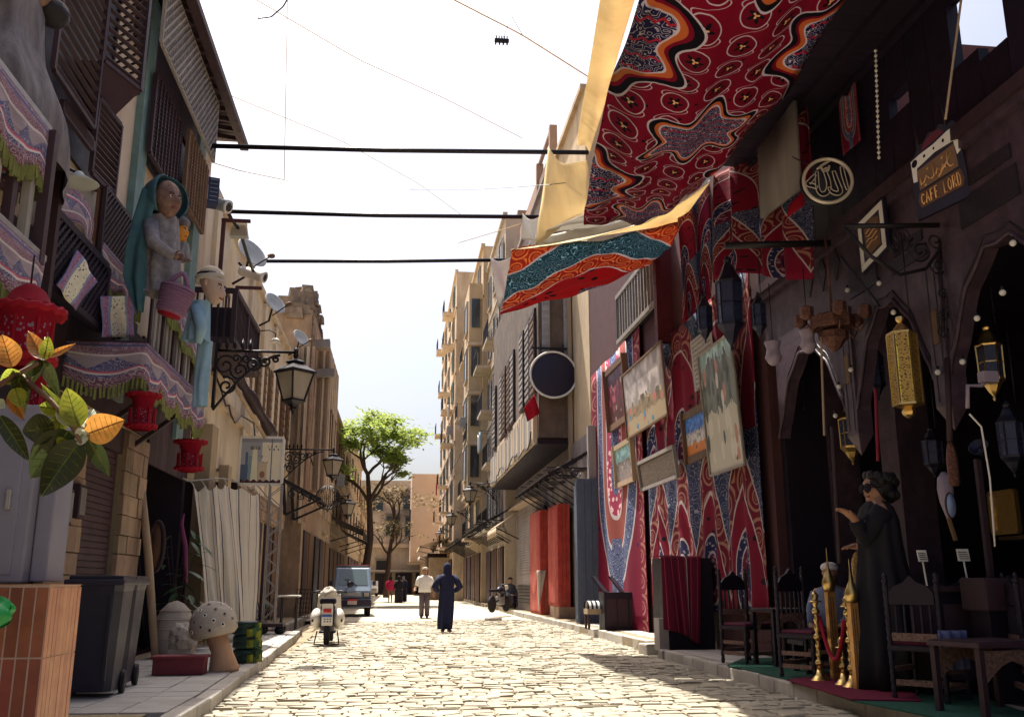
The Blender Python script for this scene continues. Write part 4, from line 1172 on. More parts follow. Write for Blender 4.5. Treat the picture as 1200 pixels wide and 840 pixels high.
leafy('glossy dark green potted plant in the shop opening left of the striped curtain', 'potted_plant', (at(216, 720, Y=16.4).x, 16.4, ZL), 1.3, 9, M_plant, .3, .38, seed=4)
leafy('tall dark plant with pinkish flower stalk behind the shop plants', 'potted_plant', (at(208, 700, Y=17.0).x, 17.0, ZL), 2.1, 10, M_plant, .35, .3, seed=5)
leafy('bushy dark potted plant at the foot of the lattice sign post', 'potted_plant', (at(305, 735, Y=24).x, 24.0, .1), 1.0, 14, M_plant, .45, .25, seed=8)
fs = MB(); p0 = at(214, 640, Y=16.7)
fs.tube([p0 + Vector((.1, 0, -.6)), p0 + Vector((.04, 0, 0)), p0 + Vector((-.05, 0, .35)), p0 + Vector((-.02, 0, .55))], [.03, .045, .04, .01], 8)
tag(fs.build('flower_stalk', mat('magenta flower', (.16, .03, .10), rough=.7)), 'curved magenta flower stalk rising out of the shop plants', 'flower')
# old plank, guitar-like dark carving by the pier
ov = thing('carved_oval', 'dark oval carved frame leaning on the pier inside the shop', 'carving', at(184, 700, Y=15.6))
oc = at(183, 640, Y=15.5)
b = MB(); b.tube([oc + Vector((.11 * math.cos(k * PI / 12), 0, .38 * math.sin(k * PI / 12))) for k in range(24)], .035, 7, closed=True); b.build('ring', M_wdk, ov)
b = MB(); b.lathe([(.1, -.01), (.1, .01)], oc, 20, M=Matrix.Rotation(PI / 2, 4, 'X') @ Matrix.Diagonal((1, 3.4, 1, 1))); b.build('panel', M_wmd, ov)
# stones, mushroom, planter
def half_dome():
    p = at(203, 772, Z=ZL); Y = p.y + .35
    c = at(203, 748, Y=Y); r = 23 * pxm(Y)
    root = thing('stone_dome', 'round carved stone dome with incised lines behind the mushroom', 'stone', (c.x, c.y, ZL))
    b = MB(); b.lathe([(r * .95, -.3), (r, -.1), (r, 0), (r * .97, .12), (r * .86, .27), (r * .66, .40), (r * .36, .49), (.02, .53)], (c.x, c.y, c.z + .02), 22); b.build('body', M_stonep, root)
    for k in range(4):
        z, rr_ = ((-.02, 1.01), (.12, .98), (.26, .88), (.38, .71))[k]
        b = MB(); b.tube([(c.x + r * rr_ * math.cos(j * PI / 12), c.y + r * rr_ * math.sin(j * PI / 12), c.z + .02 + z) for j in range(24)], .009, 5, closed=True); b.build('ridge', M_stonep, root)
    b = MB(); b.lathe([(r * .8, 0), (r * .7, .2), (r * .75, c.z - ZL)], (c.x, c.y, ZL), 12); b.build('base', M_rubble, root)
half_dome()
c = at(212, 778, Z=ZL); c = Vector((c.x, c.y, ZL))
b = MB(); rr = random.Random(3)
bmr = bmesh.new(); bmesh.ops.create_icosphere(bmr, subdivisions=3, radius=.21)
for v_ in bmr.verts:
    n_ = v_.co.normalized(); f_ = 1 + .16 * math.sin(n_.x * 5 + 1) * math.sin(n_.y * 4) + .07 * math.sin(n_.z * 11 + n_.x * 6)
    v_.co = Vector((v_.co.x * f_ * .95, v_.co.y * f_, max(-.2, v_.co.z * f_ * 1.05)))
bmr.verts.index_update()
b.add([v_.co + c + Vector((0, 0, .33)) for v_ in bmr.verts], [tuple(v_.index for v_ in f.verts) for f in bmr.faces]); bmr.free()
b.bb(c.x - .15, c.x + .15, c.y - .15, c.y + .15, ZL, ZL + .2)
tag(b.build('boulder', M_stonep), 'rough pale boulder between the stone dome and the mushroom', 'stone')
mp_ = at(262, 786, Z=ZL)
mu = thing('stone_mushroom', 'terracotta mushroom ornament with ring-spotted cap on a leaning stalk', 'ornament', mp_)
s_ = pxm(mp_.y)
top = Vector((mp_.x - 14 * s_, mp_.y, ZL + 46 * s_))
b = MB(); b.tube([mp_, mp_ + Vector((0, 0, .02)), mp_.lerp(top, .5) + Vector((.03, 0, 0)), top], [.19, .19, .125, .14], 14); b.build('stalk', M_mush, mu)
Mt = Matrix.Rotation(-.22, 4, 'Y')
b = MB(); b.lathe([(.12, -.05), (.24, -.10), (.29, -.05), (.295, .06), (.26, .18), (.19, .27), (.09, .325), (.01, .34)], top, 20, M=Mt); cap = b.build('cap', M_stonep, mu)
for k in range(38):
    a = k * 2.4; t = .12 + .83 * ((k + .5) / 38) ** .6
    prof = [(.01, .34), (.09, .325), (.19, .27), (.26, .18), (.295, .06), (.29, -.05)]
    f = t * 5; i = min(int(f), 4); r_ = prof[i][0] + (prof[i + 1][0] - prof[i][0]) * (f - i); z_ = prof[i][1] + (prof[i + 1][1] - prof[i][1]) * (f - i)
    nrm = Mt @ Vector((math.cos(a) * r_, math.sin(a) * r_, z_ * .9 - .0)); nn = nrm.normalized()
    p = top + (Mt @ Vector((math.cos(a) * r_, math.sin(a) * r_, z_)))
    if p.y > top.y + .12: continue
    Mr = rotto(nn)
    b = MB(); b.tube([p + Mr @ Vector((.022 * math.cos(j * PI / 5), .022 * math.sin(j * PI / 5), .002)) for j in range(10)], .006, 5, closed=True); b.build('ring_spot', M_white if k % 2 else M_stonep, cap)
    b = MB(); b.lathe([(.015, -.004), (.015, .004)], p, 8, M=Mr); b.build('spot_hole', M_black, cap)
c = at(213, 790, Z=ZL)
x0, x1 = at(180, 785, Y=c.y).x, at(240, 785, Y=c.y).x
pt = thing('planter_trough', 'long dull red plastic planter trough on the pavement before the stones', 'planter', (c.x, c.y, ZL))
b = MB(); b.bevbox(((x0 + x1) / 2, c.y + .03, ZL + .1), (x1 - x0, .26, .2), .015); b.build('body', M_redbox, pt)
b = MB(); b.bevbox(((x0 + x1) / 2, c.y + .03, ZL + .205), (x1 - x0 + .05, .31, .035), .012); b.build('rim', M_redbox, pt)
# green crates with foliage
for k, (v, lab) in enumerate(((772, 'lowest dark green ribbed drum of the stack beside the mushroom'), (757, 'middle dark green ribbed drum of the stack, leafy wrap hanging on it'), (742, 'topmost dark green ribbed drum of the stack beside the mushroom'))):
    gy = at(288, 776, Z=ZL).y
    c = at(287, v + 8, Y=gy); h = 15 * pxm(gy); r = 14 * pxm(gy)
    root = thing('green_drum', lab, 'container', (c.x, c.y, ZL + k * h), group='green drums stacked by the mushroom')
    z = ZL + k * h
    b = MB(); b.lathe([(r * .9, .004), (r, .02), (r, h * .4), (r * .96, h * .45), (r * .96, h * .55), (r, h * .6), (r, h - .02), (r * .9, h - .004)], (c.x, c.y, z), 18); b.build('body', mat('drum green' + str(k), (.012, .035, .03), rough=.45), root)
    for j in range(7):
        q = c + Vector((r * .9 * math.cos(-1.2 + j * .3), r * 1.0 * math.sin(-1.2 + j * .3) - .0, 0)); q.z = z + h * rnd.uniform(.3, .9)
        b = MB(); b.sheet(lambda s, t: q + Vector(((s - .5) * .09 + .03, -.03 - .03 * math.sin(s * PI), -t * .1)), 3, 3); b.build('leaf', M_leafy if j % 3 == 0 else M_plant, root)

# ------------------------------------------------------------------ ornate wall lamps
def lantern(root, c, s, m=M_iron, glass=M_frost, sides=4, rot=PI / 4, finial=True):
    """four-sided street lantern, c = top hook; height about 1.0*s"""
    c = Vector(c)
    R_ = Matrix.Rotation(rot, 4, 'Z')
    def L(prof, name, mm, par, n=sides, sm=False):
        b = MB(); b.lathe([(r * s, z * s) for r, z in prof], c, n, M=R_, smooth=sm); return b.build(name, mm, par)
    L([(.03, 0), (.05, -.03), (.03, -.07), (.07, -.10), (.16, -.13), (.17, -.16), (.13, -.17), (.36, -.30), (.37, -.335), (.05, -.34)], 'cap', m, root)
    g = L([(.305, -.345), (.17, -.80)], 'glass', glass, root)
    for k in range(sides):
        a = rot + 2 * PI * (k + .5) / sides
        d = Vector((math.cos(a), math.sin(a), 0))
        bar('corner_bar', root, c + d * (.32 * s) + Vector((0, 0, -.335 * s)), c + d * (.18 * s) + Vector((0, 0, -.81 * s)), .03 * s, .03 * s, m)
    L([(.20, -.80), (.21, -.83), (.10, -.88), (.05, -.93), (.07, -.96), (.03, -1.0), (.01, -1.05)], 'base', m, root)
    b = MB(); b.lathe([(.05 * s, -.72 * s), (.06 * s, -.6 * s), (.03 * s, -.5 * s)], c, 10); b.build('bulb', M_white, root)
def spiral_pts(c, ex, ez, r0, turns, a0, n=26, grow=.15):
    P = []
    for i in range(n):
        t = i / (n - 1); r = r0 * (grow + (1 - grow) * t); a = a0 + turns * 2 * PI * (1 - t)
        P.append(Vector(c) + Vector(ex) * (r * math.cos(a)) + Vector(ez) * (r * math.sin(a)))
    return P
def wall_lamp(lab, X0, Y, zarm, xl, s, side=1, arm_drop=.75):
    """bracket from wall X0 to lantern at xl"""
    root = thing('wall_lamp', lab, 'street lamp', (X0, Y, zarm - .8), group='wall lanterns on scrolled iron brackets')
    ex, ez = Vector((side, 0, 0)), Vector((0, 0, 1)); L = abs(xl - X0)
    b = MB(); b.tube([(X0, Y, zarm), (xl, Y, zarm)], .025 * s, 8); b.beam((X0, Y, zarm - 1.0 * s), (X0, Y, zarm + .12 * s), .05 * s, .09 * s); b.build('arm', M_iron, root)
    b = MB()
    r = .025 * s
    o = Vector((X0, Y, zarm))
    b.tube([o + ex * (L * t * .8) + ez * (-.98 * s * (1 - t) ** 1.6 - .06) for t in [i / 14 for i in range(15)]], r, 6)
    for cx, cz, rad, turns, a0 in ((.16, -.26, .19, 1.5, .4), (.20, -.62, .17, -1.6, 2.0), (.40, -.34, .16, 1.5, 3.0), (.62, -.22, .15, -1.5, 1.0), (.82, -.17, .11, 1.4, 2.5), (.34, -.14, .09, 1.3, 5), (.50, -.13, .08, -1.3, 0), (1.0, -.13, .07, 1.3, 1)):
        if cx * s < L - .1: b.tube(spiral_pts(o + ex * (cx * s) + ez * (cz * s), ex, ez, rad * s, turns, a0, 20), r * .85, 5)
    for i in range(5): b.lathe([(.012 * s, 0), (.05 * s, .06 * s), (.04 * s, .1 * s), (.002, .2 * s)], o + ex * (.04 + i * .13 * s) + ez * .02, 4)
    b.build('scrollwork', M_iron, root)
    b = MB(); b.tube([(xl, Y, zarm + .08 * s), (xl, Y, zarm - .06 * s)], .04 * s, 8); b.build('hook', M_iron, root)
    lantern(root, (xl, Y, zarm - .03), s)
a = at(347, 413, X=-1.95); wall_lamp('black lantern on a scrolled bracket, nearest on the left, beside the satellite dishes', at(254, 415, Y=a.y).x, a.y, a.z, -1.95, 1.06)
a = at(391, 527, X=-2.2); wall_lamp('second black lantern on the left, above the framed picture board', at(333, 527, Y=a.y).x, a.y, a.z, -2.2, 1.0)
a = at(408, 581, X=-2.3); wall_lamp('third black lantern on the left, over the dark kiosk', -3.5, a.y, a.z, -2.3, 1.0)
for i, (u, v, xl, lab) in enumerate(((551, 566, 3.6, 'nearest black lantern on the right-hand houses, before the wooden balcony'), (529, 598, 3.4, 'second black lantern on the right-hand houses over the shop awnings'), (516, 619, 3.2, 'small far black lantern on the right over the truck'), (508, 632, 3.0, 'farthest small black lantern on the right-hand row'))):
    a = at(u, v, X=xl); wall_lamp(lab, xl + 1.5, a.y, a.z, xl, 1.05 if i else 1.1, side=-1)

# ------------------------------------------------------------------ picture board on lattice post
pY = 23.0
bd = thing('picture_board', 'white framed picture board of a mosque on a steel lattice post', 'sign', at(318, 742, Z=.1))
c0, c1 = at(279, 567, Y=pY), at(333, 513, Y=pY)
b = MB()
for a_, c_ in (((c0.x, c0.z), (c1.x, c0.z)), ((c0.x, c1.z), (c1.x, c1.z))): b.bb(a_[0], c_[0], pY - .04, pY + .04, a_[1] - .03, a_[1] + .03)
for x in (c0.x, c1.x): b.bb(x - .03, x + .03, pY - .042, pY + .042, c0.z + .03, c1.z - .03)
b.build('frame', M_white, bd)
def board_print(nt, u, v):
    col = mixc(nt, u.gt(.52), (0.34, 0.36, 0.42), (0.72, 0.66, 0.52))
    col = mixc(nt, v.gt(.93), col, (0.28, 0.28, 0.33))
    col = mixc(nt, u.band(.0, .22) * v.lt(.42), col, (0.10, 0.13, 0.22))
    col = mixc(nt, u.band(.12, .18) * v.lt(.7), col, (0.10, 0.14, 0.24))
    col = mixc(nt, u.band(.19, .29) * v.lt(.62 + 0), col, (0.22, 0.32, 0.36))
    tw = ((v * 9).fl() * .02)
    col = mixc(nt, (u - .35).abs().lt(.09 - tw * .3) * v.lt(.84), col, (0.72, 0.70, 0.52))
    col = mixc(nt, (u - .35).abs().lt(.12) * v.band(.76, .84) * (u * 30).fr().lt(.6), col, (0.05, 0.05, 0.06))
    col = mixc(nt, u.band(.45, .66) * v.lt(.48), col, (0.55, 0.45, 0.32))
    col = mixc(nt, ((u - .55) * (u - .55) * 120 + (v - .2) * (v - .2) * 90).lt(.5), col, (0.30, 0.14, 0.10))
    col = mixc(nt, u.near(.76, .014 + 0), col, (0.14, 0.16, 0.20))
    col = mixc(nt, flecks(nt, u * 4, v * 4, 4, .3) * v.band(.46, .66) * u.band(.4, .68), col, (0.20, 0.14, 0.12))
    col = mixc(nt, (v - (u * 40).sin() * .02).lt(.07), col, (0.05, 0.035, 0.04))
    col = mixc(nt, flecks(nt, u * 5, v * 5, 5, .25) * v.lt(.09), col, (0.45, 0.06, 0.04))
    return mixc(nt, ((u * 60).sin() * (v * 47).sin()).gt(.4) * u.band(.66, .96) * v.band(.74, .88), col, (0.16, 0.13, 0.10))
M_board = pat('mosque picture print', board_print, rough=.5, fade=.1)
b = MB(); b.sheet(lambda s, t: Vector((c0.x + .03 + (c1.x - c0.x - .06) * s, pY - .02, c0.z + .03 + (c1.z - c0.z - .06) * t)), 1, 1); b.build('print', M_board, bd)
b = MB(); b.bb(c0.x + .03, c1.x - .03, pY + .0, pY + .03, c0.z + .03, c1.z - .03); b.build('back', M_white, bd)
x0, x1 = at(312, 650, Y=pY).x, at(326, 650, Y=pY).x
for x in (x0, x1):
    for y in (pY - .13, pY + .13): bar('post_tube', bd, (x, y, .1), (x, y, c0.z), .035, .035, M_steel, round_=True)
n = 14
for i in range(n):
    za, zb_ = .15 + (c0.z - .2) * i / n, .15 + (c0.z - .2) * (i + 1) / n
    xa, xb = (x0, x1) if i % 2 else (x1, x0)
    bar('brace', bd, (xa, pY - .13, za), (xb, pY - .13, zb_), .02, .02, M_steel); bar('brace', bd, (xa, pY + .13, za), (xb, pY + .13, zb_), .02, .02, M_steel)
for x in (at(286, 575, Y=pY).x, at(300, 575, Y=pY).x): bar('lower_brace', bd, (x, pY, c0.z), (x + .5, pY, c0.z - .55), .025, .025, M_steel)

# ------------------------------------------------------------------ dolls, basket and gadgets on the gallery
def head(par, c, s, m, face=(1, 0, 0), nose=1.0):
    c = Vector(c); f = Vector(face).normalized(); sd = Vector((-f.y, f.x, 0))
    b = MB()
    bm_ = bmesh.new(); bmesh.ops.create_uvsphere(bm_, u_segments=36, v_segments=26, radius=1.0)
    for v_ in bm_.verts:
        x, y, z = v_.co
        jaw = 1 - .28 * max(0, -z) ** 1.4
        v_.co = Vector((x * .80 * jaw + (.10 * max(0, -z) if x > 0 else 0), y * .72 * jaw, z * 1.08))
        dx = v_.co
        if x > .55:
            v_.co.x += .16 * nose * math.exp(-((y / .16) ** 2) - (((z + .12) / .22) ** 2)) * 1.6
            v_.co.x -= .10 * math.exp(-(((abs(y) - .32) / .16) ** 2) - (((z - .12) / .14) ** 2))
            v_.co.x += .05 * math.exp(-((y / .3) ** 2) - (((z + .52) / .1) ** 2))
    bm_.verts.index_update()
    Mr = Matrix(((f.x, sd.x, 0, c.x), (f.y, sd.y, 0, c.y), (f.z, 0, 1, c.z), (0, 0, 0, 1))) @ Matrix.Diagonal((s, s, s, 1))
    b.add([v_.co.copy() for v_ in bm_.verts], [tuple(v_.index for v_ in q.verts) for q in bm_.faces], smooth=True, M=Mr); bm_.free()
    for sg in (-1, 1): b.ball(Mr @ Vector((-.05, sg * .72, -.02)), .16 * s, 7, 5, sc=(.8, .4, 1.3))
    o = b.build('head', m, par)
    for sg in (-1, 1):
        e = MB(); e.ball(Mr @ Vector((.70, sg * .28, .10)), .075 * s, 8, 6); e.build('eye', M_white, o)
        e = MB(); e.ball(Mr @ Vector((.765, sg * .28, .10)), .045 * s, 6, 5); e.build('pupil', M_black, o)
        e = MB(); e.tube([Mr @ Vector((.74, sg * .14, .26)), Mr @ Vector((.78, sg * .28, .31)), Mr @ Vector((.70, sg * .44, .26))], .035 * s, 5); e.build('eyebrow', M_hair, o)
    e = MB(); e.tube([Mr @ Vector((.70, -.2, -.48)), Mr @ Vector((.82, 0, -.50)), Mr @ Vector((.70, .2, -.48))], .045 * s, 6); e.build('mouth', mat('lip ' + par.name, (.25, .06, .05), rough=.6), o)
    return o
def gown(par, c, h, r0, r1, m, name='gown', folds=9, amp=.15, lean=(0, 0), n=80, flat=.75, seed=0):
    c = Vector(c)
    def fn(a, t):
        th = a * 2 * PI
        r = r0 + (r1 - r0) * t ** .8
        r *= 1 + amp * (1 - t * .6) * math.sin(th * folds + seed + 1.2 * math.sin(t * 5))
        return c + Vector((r * math.cos(th) + lean[0] * (1 - t), r * flat * math.sin(th) + lean[1] * (1 - t), h * t))
    b = MB(); b.sheet(fn, n, 14); return b.build(name, m, par)
# old woman doll
dY = at(190, 300, X=-3.0).y
dw = thing('old_woman_doll', 'large old woman doll in a teal headscarf leaning out over the gallery rail', 'doll', at(185, 360, Y=dY))
hc = at(196, 234, Y=dY); sW = pxm(dY)
head(dw, hc, 23 * sW, M_face, face=(.75, -.62, -.2), nose=1.5)
c_ = at(182, 345, Y=dY + .1)
gown(dw, c_, (345 - 245) * sW, 24 * sW, 19 * sW, M_dress, 'dress', folds=7, lean=(.05, 0))
def hood(a, t):   # scarf over the head and down the back
    th = (a - .5) * 1.3 * PI
    f = Vector((.75, -.62, 0)).normalized(); sd = Vector((-f.y, f.x, 0))
    r = 27 * sW * (1 + .04 * math.sin(a * 22 + t * 3)) * (1 + .25 * max(0, t - .55))
    ph = .05 + t * PI * .78
    p = hc + Vector((0, 0, 3 * sW)) - f * (r * .08)
    d = -f * (math.cos(th) * math.sin(ph)) + sd * (math.sin(th) * math.sin(ph)) + Vector((0, 0, math.cos(ph)))
    return p + d * r * Vector((1, 1, 1)).length / 1.732
b = MB(); b.sheet(hood, 30, 14); b.build('headscarf', M_scarf, dw, solid=.015)
TL = [at(168, 222, Y=dY - .12), at(158, 255, Y=dY - .12), at(149, 290, Y=dY - .1), at(146, 325, Y=dY), at(160, 365, Y=dY)]
TR = [at(184, 226, Y=dY - .2), at(178, 262, Y=dY - .1), at(172, 292, Y=dY - .1), at(172, 325, Y=dY - .05), at(168, 366, Y=dY)]
b = MB(); b.sheet(lambda a, t: poly(TL, t).lerp(poly(TR, t), a) + Vector((0, -.05 * math.sin(a * 9 + t * 3) * t - .04, 0)), 18, 24); b.build('scarf_tail', M_scarf, dw, solid=.012)
b = MB(); b.tube([at(176, 262, Y=dY - .1), at(180, 285, Y=dY - .25), at(196, 296, Y=dY - .3), at(205, 300, Y=dY - .3)], [.1, .085, .07, .05], 10); b.build('sleeve', M_dress, dw)
b = MB(); q = at(206, 301, Y=dY - .3); b.ball(q, .05, 8, 6, sc=(1.2, .6, .8))
for k in range(4): b.tube([q + Vector((.03, 0, .03 - k * .02)), q + Vector((.08, -.01, .03 - k * .022)), q + Vector((.1, -.01, .0 - k * .022))], [.014, .013, .009], 6)
b.tube([q + Vector((0, -.02, .04)), q + Vector((.05, -.04, .07))], [.014, .01], 6); b.build('hand', M_face, dw)
# orange-faced small doll behind
oY = dY + .6
od = thing('orange_faced_doll', 'small doll with an orange face and grey cap behind the old woman doll', 'doll', at(211, 292, Y=oY))
head(od, at(211, 273, Y=oY), 13 * pxm(oY), mat('orange doll face', (.62, .25, .03), (.4, .14, .02), rough=.6), face=(.9, -.4, 0))
b = MB(); b.ball(at(211, 262, Y=oY), 12.5 * pxm(oY), 12, 8, sc=(1, 1, .7)); b.build('cap', M_greyrobe, od)
gown(od, at(211, 305, Y=oY), 22 * pxm(oY), 13 * pxm(oY), 8 * pxm(oY), M_dress, 'dress')
# basket
kY = dY - .25
bk = thing('wicker_basket', 'mauve wicker basket hanging on the gallery rail below the old woman doll', 'basket', at(198, 371, Y=kY))
c = at(198, 369, Y=kY); s = pxm(kY)
Mk = Matrix.Rotation(.25, 4, 'Y')
b = MB(); b.lathe([(13 * s, 0), (16 * s, 3 * s), (18.5 * s, 20 * s), (20.5 * s, 36 * s), (19.5 * s, 36 * s), (17 * s, 14 * s)], c, 20, M=Mk); b.build('body', M_basket, bk)
for k in range(9):
    z = (4 + k * 3.7) * s; r = (16 + 4.7 * (k + .5) / 9) * s
    b = MB(); b.tube([c + Mk @ Vector((r * math.cos(j * PI / 12), r * math.sin(j * PI / 12), z + .004 * (j % 2))) for j in range(24)], .012, 5, closed=True); b.build('weave_band', M_basket, bk)
b = MB(); b.tube([c + Mk @ Vector((-12 * s + 24 * s * t, -4 * s, 36 * s + 17 * s * math.sin(t * PI))) for t in [i / 12 for i in range(13)]], .03, 7); b.build('handle', M_basket, bk)
b = MB(); b.lathe([(13.5 * s, -.012), (15 * s, .06), (13 * s, .08)], c, 18, M=Mk); b.build('base_band', M_redfab, bk)
# cap doll in a light blue gown
cY = at(245, 330, X=-2.75).y; s = pxm(cY)
cd = thing('cap_doll', 'doll with a pale cap and light blue gown leaning from the balcony', 'doll', at(235, 400, Y=cY))
hc = at(249, 334, Y=cY); head(cd, hc, 22 * s, mat('pale doll face', (.50, .36, .28), (.36, .24, .19), rough=.7), face=(.8, -.3, -.5))
b = MB(); b.ball(hc + Vector((-.03, 0, 12 * s)), 15 * s, 16, 10, sc=(1.0, .9, .8)); b.build('cap', mat('cream felt', (.58, .50, .38), (.45, .38, .28), rough=.95, bump=.4), cd)
b = MB(); b.tube([hc + Vector((15.5 * s * math.cos(k * PI / 12) - .035, 14.5 * s * math.sin(k * PI / 12), 12 * s)) for k in range(24)], .016, 7, closed=True); b.build('cap_band', M_blackc, cd)
for zz_, rr_ in ((6, 14.5), (9, 14.8)): b = MB(); b.tube([hc + Vector((rr_ * s * math.cos(k * PI / 14) - .04, rr_ * .92 * s * math.sin(k * PI / 14), zz_ * s + 2 * s * math.sin(k * PI / 7 + zz_))) for k in range(28)], .038, 8, closed=True); b.build('turban_wrap', M_cloth_w, cd)
gown(cd, at(232, 400, Y=cY), 50 * s, 15 * s, 11 * s, M_bluegown, 'gown', folds=6, lean=(-.03, 0))
gown(cd, at(234, 476, Y=cY + .1), 80 * s, 8 * s, 9 * s, M_bluegown, 'gown_skirt', folds=5, seed=2)
b = MB(); b.tube([at(230, 360, Y=cY - .15), at(236, 385, Y=cY - .25), at(232, 402, Y=cY - .2)], [.09, .08, .05], 9); b.build('sleeve', M_bluegown, cd)
# blue speaker, floodlights, camera
gY = 16.6
sp = thing('speaker_box', 'blue box loudspeaker with a pale square cone plate fixed at the house corner', 'loudspeaker', at(247, 245, Y=gY))
c = at(246, 226, Y=gY)
b = MB(); b.bevbox(c, (.30, .28, .52), .02, rz=.3); b.build('cabinet', mat('blue speaker case', (.035, .05, .12), (.02, .03, .07), rough=.5), sp)
b = MB(); b.bevbox(c + Vector((-.10, -.17, -.05)), (.2, .05, .28), .01, rz=.3); pl_ = b.build('plate', M_dish, sp)
b = MB(); b.lathe([(.05, 0), (.035, .02), (.01, .01)], c + Vector((-.11, -.195, -.04)), 14, M=Matrix.Rotation(PI / 2, 4, 'X')); b.build('cone', M_iron, pl_)
for i in range(6): bar('grille_bar', sp, c + Vector((.03, -.16, -.2 + i * .08)), c + Vector((.16, -.12, -.2 + i * .08)), .012, .012, M_steel)
def cctv(lab, u, v, Y, L, r, dirv):
    root = thing('security_camera', lab, 'camera', at(u, v, Y=Y)); c = at(u, v, Y=Y); d = Vector(dirv).normalized(); M = rotto(d)
    b = MB(); b.lathe([(r * .8, -L / 2), (r, -L * .4), (r, L * .35), (r * 1.1, L * .36), (r * 1.1, L / 2), (r * .9, L / 2)], c, 14, M=M); b.build('housing', M_white, root)
    b = MB(); b.lathe([(r * .8, 0), (r * .7, .015)], c + d * (L / 2), 12, M=M); b.build('lens', M_glass, root)
    b = MB(); b.beam(c - d * (L * .2), c - d * (L * .3) + Vector((-.15, 0, .2)), .05); b.build('mount', M_iron, root)
cctv('round white camera housing right below the blue loudspeaker', 259, 240, 17.0, .36, .12, (.85, -.3, -.35))
cctv('white tubular camera pointing down below the second pole across the street', 296, 321, 20.4, .62, .12, (.9, -.2, -.3))
fl = thing('flood_light', 'grey wedge-shaped floodlight hung on an iron arm over the street', 'floodlight', at(281, 272, Y=18.4)); c = at(281, 270, Y=18.4)
b = MB(); b.box(c, (.36, .18, .30), M=Matrix.Identity(4), taper=.7); b.build('housing', M_dish, fl)
b = MB(); b.bb(c.x - .13, c.x + .16, c.y - .12, c.y - .09, c.z - .13, c.z + .11); b.build('glass', M_frost, fl)
b = MB(); b.tube([at(262, 240, Y=17.4), at(272, 258, Y=17.9), c, at(290, 300, Y=19.6), at(297, 318, Y=20.3)], .035, 7); b.build('arm', M_iron, fl)
def dish(lab, u, v, Y, r, lnb):
    root = thing('satellite_dish', lab, 'satellite dish', at(u, v + 20, Y=Y), group='satellite dishes along the roof edge'); c = at(u, v, Y=Y)
    d = Vector((.72, -.55, .42)).normalized(); M = rotto(d)
    b = MB(); b.lathe([(.02, 0), (r * .5, r * .06), (r * .8, r * .15), (r, r * .25), (r * .98, r * .27), (r * .5, r * .085), (.01, .02)], c, 26, M=M, sy=.9, cap=False); b.build('reflector', M_dish, root)
    e = at(*lnb, Y=Y - .5); b = MB(); b.tube([c - Vector((0, 0, r * .85)), e], .018, 6); b.build('feed_arm', M_iron, root)
    b = MB(); b.lathe([(.05, -.07), (.06, 0), (.04, .09)], e, 10, M=rotto(c - e)); b.build('feed_horn', M_wmd, root)
    b = MB(); b.tube([c, c + Vector((-.1, .1, -r * 1.2)), c + Vector((-.35, .1, -r * 1.6))], .03, 7); b.build('mount', M_iron, root)
dish('large grey satellite dish behind the second pole across the street', 292, 299, 20.8, .42, (318, 300))
dish('smaller grey satellite dish in the open at the roof edge', 320, 357, 25, .36, (339, 356))
dish('small far satellite dish beside the jutting roof beam', 351, 397, 31, .34, (364, 399))
# kiosk, brackets, table and clutter beside the sign post
kk = thing('kiosk_cabinet', 'tall dark kiosk cabinet with a pale roof board standing on the pavement', 'kiosk', at(345, 712, Z=.1))
ky = at(345, 714, Z=.1).y; x0, x1 = at(331, 650, Y=ky).x, at(361, 650, Y=ky).x; zt_ = at(345, 628, Y=ky).z
b = MB(); b.bb(x0 - .3, x1, ky, ky + .9, .1, zt_); b.build('body', mat('kiosk purple black', (.022, .012, .024), rough=.6), kk)
b = MB(); b.bb(x0 - .32, x1 + .75, ky - .1, ky + .95, zt_, zt_ + .07); b.build('roof_board', M_wpl, kk)
b = MB(); b.bb(x1 - .06, x1 + .03, ky - .04, ky + .05, .1, zt_); b.build('edge_post', M_iron, kk)
for i in range(4): block('shelf_line', kk, x0 - .25, x1 - .12, ky - .02, ky, .4 + i * .5, .44 + i * .5, M_wdk)
ib = thing('iron_canopy', 'black iron shop canopy frame with scrolls jutting under the second lantern', 'canopy', at(335, 560, Y=27))
iy = 27.0
e0, e1_, e2_ = at(332, 562, Y=iy), at(375, 585, Y=iy), at(334, 603, Y=iy)
for dy in (0, 2.2):
    o_ = Vector((0, dy, 0)); bar('rafter', ib, e0 + o_, e1_ + o_, .07, .09, M_iron); bar('strut', ib, e2_ + o_, e1_ + o_, .06, .06, M_iron); bar('post', ib, e0 + o_, e2_ + o_, .09, .09, M_iron)
for i in range(5): bar('purlin', ib, e0.lerp(e1_, i / 4), e0.lerp(e1_, i / 4) + Vector((0, 2.2, 0)), .05, .05, M_iron)
b = MB()
for t in (.25, .5, .72): b.tube(spiral_pts(e0.lerp(e1_, t) - Vector((0, .02, .25 * (1 - t) + .08)), (1, 0, 0), (0, 0, 1), .13 * (1.2 - t), 1.5, t * 5, 16), .016, 5)
b.build('scrollwork', M_iron, ib)
sm = thing('wire_ball_lamp', 'round scribbled black iron fan lamp at the tip of the shop canopy', 'lamp', at(384, 585, Y=29)); c = at(384, 583, Y=29)
b = MB()
for k in range(9):
    a_ = k * PI / 9; b.tube([c + Vector((.36 * math.cos(t) * math.cos(a_), .36 * math.cos(t) * math.sin(a_), .36 * math.sin(t))) for t in [j * PI / 8 for j in range(16)]], .012, 4, closed=True)
b.build('wire_ball', M_iron, sm)
tb_ = thing('side_table', 'small metal table with a pale top standing by the lattice post', 'table', at(338, 738, Z=.1)); ty = at(338, 738, Z=.12).y
x0, x1 = at(327, 700, Y=ty).x, at(352, 700, Y=ty).x; zt_ = at(338, 698, Y=ty).z
